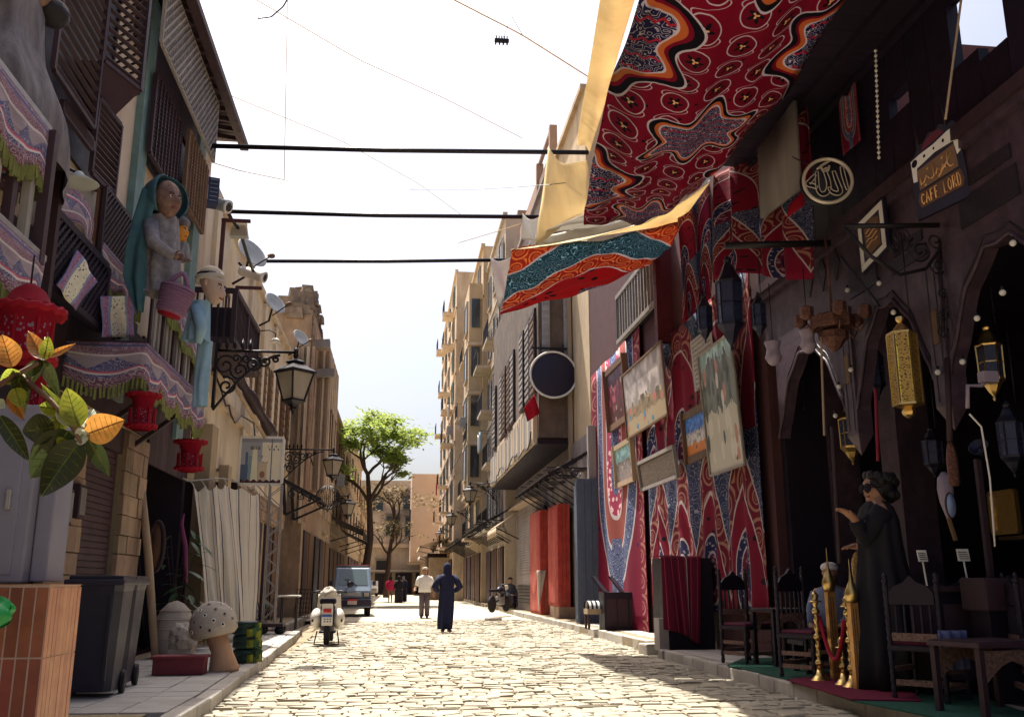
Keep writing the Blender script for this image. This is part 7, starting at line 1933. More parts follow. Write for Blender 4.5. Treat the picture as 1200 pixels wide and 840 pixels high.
# gilded finial columns and oval plaque
M_gilt = mat('gilded wood', (.70, .38, .12), (.45, .2, .06), rough=.35, scale=16, amt=.8, bump=.2, metal=.6)
for lab, u, v0, v1 in (('gilded column with an onion finial behind the brass post', 986, 655, 800), ('gilded column with an onion finial next to the standing woman', 1014, 668, 812)):
    p = gp(u, v1) + Vector((0, .12, 0)); h = at(u, v0, Y=p.y).z - ZR; s = pxm(p.y); r = thing('gilded_column', lab, 'column', p, group='gilded columns')
    b = MB(); b.bb(p.x - 5 * s, p.x + 5 * s, p.y - .04, p.y + .04, ZR, ZR + h - 38 * s); b.build('shaft', M_gilt, r)
    for k in range(2): block('groove', r, p.x - 2 * s + k * 3 * s, p.x - 1 * s + k * 3 * s, p.y - .043, p.y - .039, ZR + .1, ZR + h - 45 * s, M_wmd)
    b = MB(); b.lathe([(6 * s, -.01), (7 * s, 3 * s), (8.5 * s, 8 * s), (8 * s, 12 * s), (5 * s, 19 * s), (2 * s, 26 * s), (.8 * s, 38 * s), (.2 * s, 52 * s)], (p.x, p.y, ZR + h - 38 * s), 14); b.build('onion_finial', M_brass, r)
op = thing('oval_plaque', 'oval gilded relief plaque leaning between the gilded columns', 'plaque', at(1006, 690, Y=9.6)); c = at(1007, 668, Y=9.45); s = pxm(9.45)
b = MB(); b.lathe([(.2 * s, .012), (6 * s, .016), (9 * s, .014), (10 * s, 0), (8 * s, -.015)], c, 22, M=Matrix.Rotation(PI / 2 + .1, 4, 'X') @ Matrix.Rotation(.1, 4, 'Z') @ Matrix.Diagonal((1, 2.35, 1, 1))); b.build('relief', mat('gilded relief', (.62, .42, .18), (.2, .11, .05), rough=.4, scale=50, amt=1, bump=1.0, metal=.5), op)
bar('stick', op, c + Vector((0, .02, -22 * s)), (c.x, c.y + .1, ZR), .025, .025, M_wmd)
# things inside the cafe
fg = thing('furled_flag', 'pale grey striped cloth furled round a pole inside the cafe', 'flag', at(950, 700, X=6.4)); c = at(950, 690, X=6.2); tpp = at(947, 565, X=6.2)
b = MB(); b.sheet(lambda a, t: c.lerp(tpp, t) + Vector(((.10 + .02 * math.sin(a * 6 * PI + t * 8)) * (1.1 - .75 * t ** 3) * math.cos(a * 2 * PI), (.10 + .02 * math.sin(a * 6 * PI + t * 8)) * (1.1 - .75 * t ** 3) * math.sin(a * 2 * PI), 0)), 30, 16); b.build('cloth', M_wgr, fg)
bar('pole', fg, (c.x, c.y, ZR), tpp + Vector((0, 0, .1)), .03, .03, M_wdk, round_=True)
bc = thing('blue_curtain', 'deep blue curtain hanging in the dark cafe entrance', 'curtain', at(930, 740, X=6.4)); c0, c1 = at(925, 735, X=6.5), at(945, 610, X=6.5)
b = MB(); b.sheet(lambda a, t: Vector((6.5 + .05 * math.sin(a * 20), c0.y - .9 * a, ZR + .1 + 2.0 * t)), 24, 6); b.build('cloth', mat('deep blue cloth', (.012, .012, .07), rough=.9), bc)
mi = thing('oval_mirror', 'small oval blue mirror hanging under the carved pendant', 'mirror', at(1114, 605, Y=8.3)); c = at(1114, 592, Y=8.3); s = pxm(8.3)
b = MB(); b.lathe([(6 * s, -.008), (6 * s, .008)], c, 20, M=Matrix.Rotation(PI / 2, 4, 'X') @ Matrix.Diagonal((1, 2.5, 1, 1))); b.build('glass', mat('blue mirror', (.22, .30, .50), rough=.2), mi)
b = MB(); b.tube([c + Vector((6.5 * s * math.cos(k * PI / 12), 0, 15.5 * s * math.sin(k * PI / 12))) for k in range(24)], .010, 6, closed=True); b.build('frame', M_wdk, mi)
gd = thing('gourd_lute', 'pale gourd-bodied lute hanging with its neck down beside the mirror', 'lute', at(1105, 620, Y=8.7)); c = at(1108, 575, Y=8.7); s = pxm(8.7)
b = MB(); b.lathe([(2 * s, -36 * s), (4 * s, -30 * s), (9 * s, -14 * s), (11 * s, 2 * s), (9 * s, 16 * s), (3 * s, 24 * s)], c, 14, sy=.6); b.build('body', M_milk, gd)
bar('neck', gd, c + Vector((.0, 0, -34 * s)), c + Vector((.05, 0, -62 * s)), .03, .03, M_wmd)
gm = thing('gramophone_horn', 'dark horn of a gramophone on the right of the cafe', 'gramophone', at(1150, 560, Y=8.3)); c = at(1148, 525, Y=8.4); s = pxm(8.4)
b = MB(); b.lathe([(2 * s, -34 * s), (3 * s, -20 * s), (6 * s, -6 * s), (13 * s, 4 * s), (12 * s, 4 * s), (5 * s, -8 * s)], c, 16, M=Matrix.Rotation(-.9, 4, 'Y') @ Matrix.Rotation(.5, 4, 'X')); b.build('horn', M_blu, gm)
bar('support', gm, c + Vector((0, .06, -.1)), (c.x, c.y + .06, ZR + 1.1), .05, .05, M_wdk)
b = MB(); b.bevbox((c.x, c.y + .06, ZR + .95), (.4, .4, .3), .02); b.build('box', M_wdk, gm)
bar('stand', gm, (c.x, c.y + .06, ZR), (c.x, c.y + .06, ZR + .8), .3, .3, M_wdk2)
pr2 = thing('projector', 'pale box lamp on an angled bracket inside the cafe arch', 'lamp', at(1140, 455, Y=8.0)); c = at(1158, 442, Y=8.0); s = pxm(8)
b = MB(); b.bevbox(c, (22 * s, .1, 15 * s), .01, M=None); b.build('head', M_milk, pr2)
b = MB(); b.tube([c, at(1150, 452, Y=8), at(1134, 452, Y=8), at(1134, 478, Y=8)], .02, 6); b.build('arm', M_milk, pr2)
for lab, u, v, w, h in (('small white price card standing on the dark counter', 1082, 651, 14, 14), ('white menu card with lines on the dark counter', 1130, 650, 18, 15)):
    c = at(u, v, Y=8.7); s = pxm(8.7); r = thing('menu_card', lab, 'card', c)
    b = MB(); b.add([c + Vector((-w / 2 * s, 0, -h / 2 * s)), c + Vector((w / 2 * s * .8, 0, -h / 2 * s)), c + Vector((w / 2 * s, .04, h / 2 * s)), c + Vector((-w / 2 * s * .8, .04, h / 2 * s))], [(0, 1, 2, 3)]); b.build('card', M_white, r, solid=.006)
    for k in range(4): bar('line', r, c + Vector((-w * .36 * s, -.006 + .008 * k, (-.3 + .18 * k) * h * s)), c + Vector((w * .3 * s, -.006 + .008 * k, (-.3 + .18 * k) * h * s)), .006, .006, M_black)
    bar('stem', r, c + Vector((0, .02, -h / 2 * s)), c + Vector((.02, .02, -.28)), .012, .012, M_white)
ctr = thing('dark_counter', 'black wooden counter along the right of the cafe opening', 'counter', at(1150, 720, Y=9))
b = MB(); b.bb(at(1070, 700, Y=9.0).x, 7.0, 8.9, 9.5, ZR, 1.12); b.build('body', M_wdk2, ctr)
b = MB(); b.bb(at(1066, 700, Y=9.0).x, 7.05, 8.84, 9.55, 1.12, 1.17); b.build('top', M_wdk, ctr)
for k in range(6): block('front_panel', ctr, 4.95 + k * .34, 5.22 + k * .34, 8.885, 8.9, .3, 1.0, M_wdk)
b = MB(); b.sheet(lambda a, t: at(1098, 755, Y=8.0) + Vector((.25 * a, -.05 + .03 * math.sin(a * 16), .32 * t - .2 + .0)), 20, 8); tag(b.build('blue_cloth', mat('blue grey folded cloth', (.10, .11, .22), (.05, .06, .14), rough=.9), None, solid=.02), 'blue grey folded cloth hanging over the bench table', 'cloth')
# ------------------------------------------------------------------ right-hand houses beyond the rugs
M_brw = mat('sooty brown render', (.17, .12, .09), (.09, .065, .055), rough=.9, scale=2, amt=.9, bump=.4, stain=(.04, .03, .03), stain_amt=.6)
M_lou = mat('pale grey louvre paint', (.34, .33, .33), (.22, .21, .22), rough=.8, scale=6, rnd=.2)
r3 = flat_house('bay_house', 'tall tan house with a big overhanging bay carrying the round drum sign', FR, 26.65, 33.0, at(698, 105, Y=26.65).z, M_tan, floors=None, doors=0)
b = MB(); b.bb(4.4, FR - .01, 29.6, 44.5, 5.75, 13.0); bayw = b.build('bay', M_brw, r3)
for i in range(9): bar('bay_joist', bayw, (4.38, 29.8 + i * 1.75, 5.66), (FR, 29.8 + i * 1.75, 5.66), .16, .2, M_wdk)
b = MB(); b.bb(4.34, FR, 29.5, 44.6, 5.52, 5.575); b.build('soffit', M_wdk2, r3)
for k in range(5):   # street face: louvred shutters above a pale parapet
    y0 = 30.0 + k * 2.9
    b = MB(); b.bb(4.28, 4.4, y0 - .1, y0 + 2.75, 5.6, 6.9 + .2 * (k % 2)); pp = b.build('parapet_panel', M_plas, r3)
    for i in range(7): block('parapet_board', pp, 4.255, 4.28, y0 - .05 + i * .39, y0 + .3 + i * .39, 5.65, 6.7 + rnd.random() * .3, M_wgr if i % 3 else M_plas)
    for sx in (.0, 1.25):
        if (k * 2 + int(sx)) % 5 == 3: continue
        b = MB(); b.bb(4.32, 4.4, y0 + sx, y0 + sx + 1.1, 7.3, 10.2); shp = b.build('shutter', M_wdk, r3)
        for i in range(12): block('slat', shp, 4.295, 4.32, y0 + sx + .06, y0 + sx + 1.04, 7.38 + i * .23, 7.5 + i * .23, M_wgr if (k + int(sx)) % 3 else M_wmd)
for x, m_ in ((4.52, M_lou), (5.25, M_lou)):   # near end wall of the bay
    b = MB(); b.bb(x, x + .26, 29.52, 29.6, 8.0, 11.2); shp = b.build('end_shutter', m_, r3)
    for i in range(13): block('slat', shp, x + .03, x + .23, 29.495, 29.52, 8.08 + i * .235, 8.2 + i * .235, m_)
b = MB(); b.bb(5.34, 5.46, 29.3, 29.55, 4.6, 11.5); b.build('downpipe', M_wpl, r3)
ds = thing('drum_sign', 'round dark drum-shaped sign with a white rim on the end of the bay', 'sign', at(648, 470, Y=29.2)); c = at(648, 440, Y=29.25); r = 29 * pxm(29.25)
Mx = Matrix.Rotation(PI / 2, 4, 'X')
b = MB(); b.lathe([(r, -.06), (r, .12), (r * .96, .13)], c, 36, M=Mx); b.build('drum', M_sign, ds)
b = MB(); b.tube([c + Vector((r * math.cos(k * PI / 24), -.14, r * math.sin(k * PI / 24))) for k in range(48)], .035, 8, closed=True); b.build('rim', M_white, ds)
for sx in (-1, 1): bar('hanger', ds, c + Vector((sx * r * .5, .1, r * .8)), c + Vector((sx * r * .5, .2, r + .35)), .05, .05, M_iron)
bar('hanger_bar', ds, c + Vector((-r * .9, .2, r + .2)), c + Vector((r * 1.1, .2, r + .2)), .06, .06, M_iron)
fgc = [at(614, 478, Y=29.3), at(626, 462, Y=29.3), at(633, 484, Y=29.3), at(618, 494, Y=29.3)]
b = MB(); b.sheet(lambda a, t: fgc[0].lerp(fgc[1], a).lerp(fgc[3].lerp(fgc[2], a), t) + Vector((0, .05 * math.sin(a * 7), 0)), 8, 6); tag(b.build('small_flag', M_redfab, None, solid=.01), 'small red and white flag hanging left of the drum sign', 'flag')
b = MB(); b.bb(FR - .05, 9, 26.65, 44, 0, 5.5); b.build('lower_wall', M_greyr, r3)
# ground-floor door, post, red painted panels, shutter
M_blued = mat('slate blue door paint', (.085, .11, .16), (.05, .06, .09), rough=.7, scale=5, stain=(.03, .03, .04))
M_redp = mat('red painted boards', (.42, .05, .035), (.26, .025, .025), rough=.8, scale=4, amt=.9, bump=.3, stain=(.45, .22, .14), stain_amt=.5)  # orange stain colour paints in the sunlight on the boards
def boards(name, lab, y0, y1, z0, z1, x0, x1, m, cat):
    r = thing(name, lab, cat, ((x0 + x1) / 2, (y0 + y1) / 2, z0)); n = 3
    for i in range(n): block('board', r, x0 + (x1 - x0) * i / n + .004, x0 + (x1 - x0) * (i + 1) / n - .004, y0, y1, z0, z1, m)
    block('edge_strip', r, x0 - .015, x0 - .001, y0 + .05, y1 - .05, z0 + .1, z1 - .1, m)
    return r
a = at(685, 700, X=5.0); boards('door_leaf', 'slate blue folded door leaf beside the weathered post', a.y, a.y + .5, .16, 4.0, 4.85, 5.45, M_blued, 'door leaf')
a = at(697, 640, X=5.35); b = MB(); b.bb(5.2, 5.42, a.y - .1, a.y + .1, .16, 5.5); tag(b.build('weathered_post', M_wgr), 'weathered whitish wooden post at the far end of the rug wall', 'post')
a = at(655, 700, X=4.95); boards('red_folding_board', 'nearer red painted folding panel with orange sunlight put into its colour', a.y, a.y + 2.0, .5, at(656, 590, Y=a.y).z, 4.95, 5.32, M_redp, 'panel')
b = MB(); b.bb(4.95, 5.45, a.y, a.y + 1.8, .16, .49); tag(b.build('stone_step', M_bstone), 'brown stone step under the nearer red panel', 'step')
a = at(634, 715, X=4.9); boards('red_folding_board', 'farther red painted folding panel with a torn white cloth on its edge', a.y, a.y + 2.6, .16, at(636, 597, Y=a.y).z, 4.9, 5.24, M_redp, 'panel')
w = [at(629, 668, Y=a.y - .1), at(640, 668, Y=a.y - .1), at(634, 700, Y=a.y - .1), at(631, 715, Y=a.y - .1)]
b = MB(); b.sheet(lambda s, t: w[0].lerp(w[1], s).lerp(w[3].lerp(w[2], s), t) + Vector((0, -.05 * math.sin(s * 6), 0)), 6, 8); tag(b.build('torn_cloth', M_cloth_w, None, solid=.01), 'torn white cloth strip hanging on the red panel', 'cloth')
sh2 = thing('grey_shutter', 'grey metal roller shutter with a rusty vent below, left of the red panels', 'shutter', at(618, 718, X=5.0)); y0, y1 = at(632, 700, X=5.1).y, at(607, 700, X=5.1).y
b = MB(); b.bb(5.1, 5.3, y0, y1, .16, 4.2); b.build('sheet', M_greyr, sh2)
for i in range(26): block('slat', sh2, 5.06, 5.1, y0 + .1, y1 - .1, 1.6 + i * .1, 1.68 + i * .1, M_greyr)
for i in range(6): block('vent_bar', sh2, 5.05, 5.1, y0 + .2, y1 - .2, .4 + i * .13, .46 + i * .13, M_iron)
b = MB(); b.bb(4.7, 5.3, y0 - .1, y1 + .2, 4.2, 4.28); b.build('ledge', M_wpl, sh2)
# iron shop canopies
def iron_canopy(lab, y0, y1, z, x0, x1, drop):
    r = thing('iron_canopy', lab, 'canopy', (x1, y0, z - drop))
    n = max(3, int((y1 - y0) / .9))
    for i in range(n + 1):
        y = y0 + (y1 - y0) * i / n
        bar('rafter', r, (x1, y, z), (x0, y, z - drop), .05, .06, M_iron); bar('strut', r, (x1, y, z - drop * 1.9), (x0 + .15, y, z - drop * .95), .04, .04, M_iron)
    for t in (0.02, .5, 1): bar('purlin', r, (x1 + (x0 - x1) * t, y0, z - drop * t + .05), (x1 + (x0 - x1) * t, y1, z - drop * t + .05), .05, .05, M_iron)
    for i in range(n): block('sheet', r, x0 + .1, x1, y0 + (y1 - y0) * i / n + .02, y0 + (y1 - y0) * (i + 1) / n - .02, z - drop * .62, z - drop * .58, M_wdk2) if i % 2 else None
    q = MB(); q.tube(spiral_pts((x0 + .3, y0 - .03, z - drop * 1.0), (1, 0, 0), (0, 0, 1), .22, 1.5, 0, 18), .018, 5); q.tube(spiral_pts((x0 + .75, y0 - .03, z - drop * .95), (1, 0, 0), (0, 0, 1), .16, -1.5, 0, 18), .018, 5); tag(q.build('scrollwork', M_iron, r), kind='stuff')
iron_canopy('black iron canopy frame over the red panels', 25.8, 33.5, 4.9, 4.1, 5.45, .75)
iron_canopy('dark iron canopy over the shops by the motorbike', 44, 55, 4.6, 3.7, 5.2, .8)
iron_canopy('dark far canopy over the shops beyond the motorbike', 57, 70, 4.3, 3.4, 5.0, .8)
# further houses up the street
flat_house('brick_top_house', 'grey brown house with an open window frame on its brick roof storey', FR, 33.05, 44.6, at(653, 192, Y=33.05).z, M_greyr, floors=3, wins=3, gz=6.5, frame=M_lou)
rt = thing('roof_storey', 'unfinished roof storey with an empty window frame against the sky', 'roof storey', at(640, 215, X=FR + .6)); z0 = at(653, 192, Y=33.05).z + .16
yA, yB = 34.0, 37.6
for y in (yA, yB): bar('post', rt, (FR + .2, y, z0), (FR + .2, y, z0 + 1.9), .3, .3, M_brick)
for z in (.9, 1.9): bar('rail', rt, (FR + .2, yA, z0 + z), (FR + .2, yB, z0 + z), .14, .14, M_brick)
b = MB(); b.bb(FR + .1, FR + 3, yA + 4, yB + 6, z0, z0 + 1.2); b.build('low_wall', M_brick, rt)
flat_house('wood_balcony_house', 'narrow house with grey timber fronts and pale balconies', 5.0, 44.65, 54, at(591, 252, Y=44.65).z, M_buff, floors=5, wins=3, shutter=M_lou, frame=M_lou, balc=((0, 0), (0, 1), (1, 0), (2, 1), (3, 0), (3, 2)), doors=3)
t1 = flat_house('tan_apartment_house', 'tall tan apartment house with projecting square bays', 4.7, 54.05, 68, at(563, 288, Y=54.05).z, M_tan, floors=6, wins=3, frame=M_lou, shutter=None, balc=((0, 0), (1, 1), (2, 0), (3, 2), (4, 1)), doors=4)
b = MB(); b.bb(3.9, 4.7, 54.6, 58.6, 6, 19); by = b.build('bay', M_tan, t1)
for f in range(4):
    window_in(t1, 3.9, 55.4, 57.2, 7.2 + f * 3, 9.0 + f * 3, -1, M_lou, bars=2, sill=M_plas)
    f_ = MB(); f_.bb(4.05, 4.55, 54.52, 54.58, 7.2 + f * 3, 9.0 + f * 3); f_.build('side_window', M_glass, t1)
    block('bay_band', by, 3.84, 4.72, 54.53, 58.66, 6.1 + f * 3, 6.3 + f * 3, M_plas)
t2 = flat_house('yellow_apartment_house', 'farthest tall yellowish apartment house with many balconies at the bend', 3.9, 68.05, 92, at(530, 318, Y=68.05).z, M_plas, floors=8, wins=4, frame=M_wgr, shutter=M_teal, balc=((0, 0), (1, 0), (1, 2), (2, 1), (3, 0), (4, 0), (4, 2), (5, 1), (6, 0), (7, 2), (7, 0)), doors=4)
# roof clutter
for u, v, Y, h in ((563, 246, 50, 1.6), (577, 238, 48, 1.8), (592, 236, 47, 1.2)):
    p = at(u, v, Y=Y); b = MB(); zr = at(591, 252, Y=44.65).z; b.bb(5.3 + (u - 563) * .04, 5.9 + (u - 563) * .04, 45 + (592 - u) * .1, 45.7 + (592 - u) * .1, zr, zr + h * .6); tag(b.build('chimney', M_brick), 'brick chimney stump on the roof line at ' + ('the street edge' if u == 563 else 'mid roof' if u == 577 else 'the back of the roof'), 'chimney')
# left-hand houses further on
flat_house('left_shop_house', 'shaded brown house with dark shop awnings behind the van', -3.35, 47.1, 62, 9.6, M_bstone, side=1, floors=2, wins=4, frame=M_wmd, shutter=M_wmd, doors=5)
flat_house('left_far_house', 'far cream house on the left with a tall dark window', -3.2, 62.1, 80, 10.4, M_plas, side=1, floors=2, wins=4, frame=M_wdk, doors=4)
flat_house('left_corner_house', 'distant tan house on the left before the end of the street', -3.0, 80.1, 100, 9.0, M_tan, side=1, floors=2, wins=4, frame=M_wmd, doors=4)
def awning(lab, x0, x1, y0, y1, z, m, side):
    r = thing('shop_awning', lab, 'awning', (x0, (y0 + y1) / 2, z - .6))
    b = MB(); b.add([(x0, y0, z), (x0, y1, z), (x1, y1, z - .7), (x1, y0, z - .7)], [(0, 1, 2, 3)]); b.build('sheet', m, r, solid=.04)
    for y in (y0 + .1, y1 - .1): bar('strut', r, (x0, y, z - 1.2), (x1, y, z - .72), .05, .05, M_iron)
    b = MB(); b.sheet(lambda a, t: Vector((x1, y0 + (y1 - y0) * a, z - .72 - .3 * (1 - t) - .05 * abs(math.sin(a * 20)) * (1 - t))), 40, 2); b.build('valance', m, r, solid=.015)
M_awd = mat('sooty awning', (.045, .03, .035), (.03, .02, .025), rough=.9)
awning('sooty dark shop awning on the left behind the van', -3.3, -1.7, 47.5, 55, 4.4, M_awd, 1); awning('second sooty awning farther along on the left', -3.3, -1.8, 56, 62, 4.2, M_awd, 1)
awning('torn pale tin awning over the far stalls at the bend', 3.9, 1.6, 72, 82, 4.6, M_wpl, -1); awning('dusty white cloth awning over the farthest stalls', 3.9, 1.9, 83, 91, 4.2, M_cloth_w, -1); awning('rippled brown tin awning over the grey doorway past the shutter', 5.1, 4.1, 40, 44, 4.2, M_wpl, -1)
for i in range(5):
    y = 73 + i * 3.6; b = MB(); b.bb(2.4, 3.9, y, y + 2.4, 0, 3.1 + (i % 2) * .4); tag(b.build('market_stall', (M_bstone, M_wdk, M_wmd, M_greyr, M_wpl)[i]), ('brown stone stall nearest at the bend', 'dark wooden stall at the bend beside the brown one', 'brown boarded stall in the middle of the far row', 'grey stall near the end of the far row', 'pale wooden stall last of the far row')[i], 'stall')
# buildings closing the street
eh = thing('end_house', 'pale weathered house closing the far end of the street', 'house', (0, 106, 0))
b = MB(); b.bb(-16, 14, 106, 118, 0, at(470, 563, Y=106).z); b.build('wall', M_buff, eh)
b = MB(); b.bb(-16.2, 14.2, 105.6, 106, 5.0, 5.4); b.build('string_course', M_plas, eh)
for x, z0, z1, w in ((-4.5, 6.3, 8.3, 1.1), (-2.3, 9.0, 10.6, 1.1), (-.6, 6.3, 8.4, 1.5), (1.4, 6.2, 8.3, 1.3), (1.0, 9.2, 11, 1.2), (-1.6, 2.4, 3.6, 1.4), (-6.5, 6.3, 8.3, 1.2), (3.4, 6.3, 8.4, 1.3)):
    f = MB(); f.bb(x - w / 2 - .12, x + w / 2 + .12, 105.82, 106.02, z0 - .12, z1 + .12); wi = f.build('window', M_wgr, eh); g = MB(); g.bb(x - w / 2, x + w / 2, 105.78, 105.84, z0, z1); g.build('pane', M_glass, wi)
    block('hood', wi, x - w / 2 - .2, x + w / 2 + .2, 105.4, 105.98, z1 + .2, z1 + .32, M_wgr)
b = MB(); b.bb(-5, 4, 104.6, 106, 2.4, 2.6); b.build('shop_ledge', M_wgr, eh)
for k in range(4): block('shop_opening', eh, -4.6 + k * 2.2, -2.8 + k * 2.2, 105.85, 106.02, .1, 2.3, M_wdk2)
oh = thing('orange_house', 'orange rendered house side standing out before the end of the street', 'house', (4, 97, 0)); a = at(483, 555, Y=96); 
b = MB(); b.bb(a.x, 9, 96, 105, 3.2, a.z); b.build('wall', M_orng, oh); b = MB(); b.bb(a.x + 1.2, 9, 96.5, 105, 0, 3.2); b.build('ground_floor', M_tan, oh)
b = MB(); b.bb(a.x - .3, 9, 95.4, 96, 3.0, 3.25); b.build('ledge', M_bstone, oh)
window_in(oh, a.x, 98, 99.2, 5.5, 8.5, -1, M_wdk, bars=1)

# ------------------------------------------------------------------ tree
def make_tree(lab, base, pts_trunk, r0, crown_c, crown_r, nleaf, m, seed, bare=False):
    q = random.Random(seed); root = thing('street_tree', lab, 'tree', base)
    t = MB(); tips = []
    t.tube(pts_trunk, [r0 * (1 - .55 * i / (len(pts_trunk) - 1)) for i in range(len(pts_trunk))], 10)
    def grow(p, d, L, r, lev):
        n = 4; P = [p]; dd = d.copy()
        for i in range(n):
            dd = (dd + Vector((q.uniform(-.3, .3), q.uniform(-.3, .3), q.uniform(-.12, .2)))).normalized(); P.append(P[-1] + dd * (L / n))
        t.tube(P, [r * (1 - .12 * i) for i in range(n + 1)], 6 if lev else 8)
        if lev >= 3: tips.append(P[-1]); tips.append(P[2]); return
        for k in range(3 if lev else 4):
            s = P[q.randrange(2, n + 1)]; a = q.uniform(0, 2 * PI)
            nd_ = (dd * .7 + Vector((math.cos(a), math.sin(a), q.uniform(-.1, .55))) * .9).normalized(); grow(s, nd_, L * q.uniform(.55, .75), r * .55, lev + 1)
    top = Vector(pts_trunk[-1]); up = (top - Vector(pts_trunk[-2])).normalized()
    for k in range(6):
        a = k * PI / 3 + q.uniform(-.3, .3); mid = Vector(pts_trunk[-1 - (k % 2)]); grow(mid, (up * .9 + Vector((math.cos(a), math.sin(a), .25)) * .9).normalized(), crown_r.x * .62, r0 * .42, 1)
    t.build('trunk', mat('tree bark ' + str(seed), (.10, .065, .05), (.05, .035, .03), rough=.9, bump=.6), root)
    if not bare:
        f = MB()
        clumps = [Vector(crown_c) + Vector((q.uniform(-1, 1) * crown_r.x, q.uniform(-1, 1) * crown_r.y, 0)) for _ in range(46)]
        cl = []
        for c in clumps:
            dx, dy = (c.x - crown_c[0]) / crown_r.x, (c.y - crown_c[1]) / crown_r.y
            if dx * dx + dy * dy > 1.0: continue
            dome = (1 - min(1, dx * dx + dy * dy)) ** .5
            cl.append((Vector((c.x, c.y, crown_c[2] + crown_r.z * (dome * q.uniform(.35, 1.05) - .45))), q.uniform(.45, .95)))
        for tp in tips[::2]:
            if q.random() < .6: cl.append((tp, q.uniform(.3, .6)))
        for i in range(nleaf):
            c, rr = cl[q.randrange(len(cl))]
            d = Vector((q.gauss(0, 1), q.gauss(0, 1), q.gauss(0, .45))) * rr * .62
            p = c + d; s = q.uniform(.10, .2)
            a = Vector((q.uniform(-1, 1), q.uniform(-1, 1), q.uniform(-.4, .4))).normalized(); n = Vector((q.uniform(-.7, .7), q.uniform(-.7, .7), 1)).normalized(); bb = n.cross(a).normalized()
            f.add([p - a * s, p - bb * s * .45, p + a * s, p + bb * s * .45], [(0, 1, 2, 3)])
        f.build('crown', m, root)
    return root
M_foli = mat('acacia leaves', (.32, .39, .09), (.19, .26, .05), rough=.6, scale=1.5, amt=.9, bump=0, trans=.5, rnd=.25, isl=True)
M_foli2 = mat('dry twig leaves', (.22, .16, .08), (.14, .10, .05), rough=.8, scale=2, bump=0, trans=.3, rnd=.25, isl=True)
tY = 54.0
make_tree('flat-topped bright green tree rising behind the van', at(428, 705, Y=tY), [at(423, 706, Y=tY), at(428, 670, Y=tY), at(434, 630, Y=tY), at(433, 590, Y=tY), at(431, 556, Y=tY)], .26, tuple(at(434, 510, Y=tY)), Vector((3.2, 3.0, 1.9)), 7500, M_foli, 5)
make_tree('bare dry tree with fine brown twigs behind the green tree', at(458, 700, Y=64), [at(452, 700, Y=64), at(456, 650, Y=64), at(462, 612, Y=64)], .2, tuple(at(470, 585, Y=64)), Vector((2.6, 2, 1.6)), 900, M_foli2, 9)

# ------------------------------------------------------------------ vehicles
M_rub = mat('tyre rubber', (.018, .017, .018), rough=.85, scale=20); M_chrome = mat('dull chrome', (.5, .5, .5), rough=.25, metal=.9)
M_vblue = mat('grey blue car paint', (.16, .22, .30), (.13, .18, .25), rough=.35, scale=2, bump=.02, spec=.5); M_vdark = mat('dark bumper plastic', (.025, .018, .04), rough=.5); M_cream = mat('cream scooter paint', (.66, .62, .54), (.55, .5, .43), rough=.3, scale=3, bump=.02, spec=.5)
M_wsh = glass_mat('windscreen glass', (.10, .14, .15), .06); M_plate = mat('number plate', (.55, .45, .42), rough=.5); M_redl = mat('red lamp', (.45, .02, .02), rough=.3)
def wheel(par, c, r, w, ax='X'):
    M = Matrix.Rotation(PI / 2, 4, 'Y' if ax == 'X' else 'X')
    b = MB(); b.lathe([(r * .6, -w / 2), (r * .92, -w / 2), (r, -w * .3), (r, w * .3), (r * .92, w / 2), (r * .6, w / 2)], c, 22, M=M); o = b.build('wheel', M_rub, par, local=True)
    b = MB(); b.lathe([(r * .62, -w * .4), (r * .55, -w * .5), (r * .2, -w * .42), (r * .2, w * .42), (r * .55, w * .5), (r * .62, w * .4)], c, 16, M=M); b.build('rim', M_chrome, par, local=True)
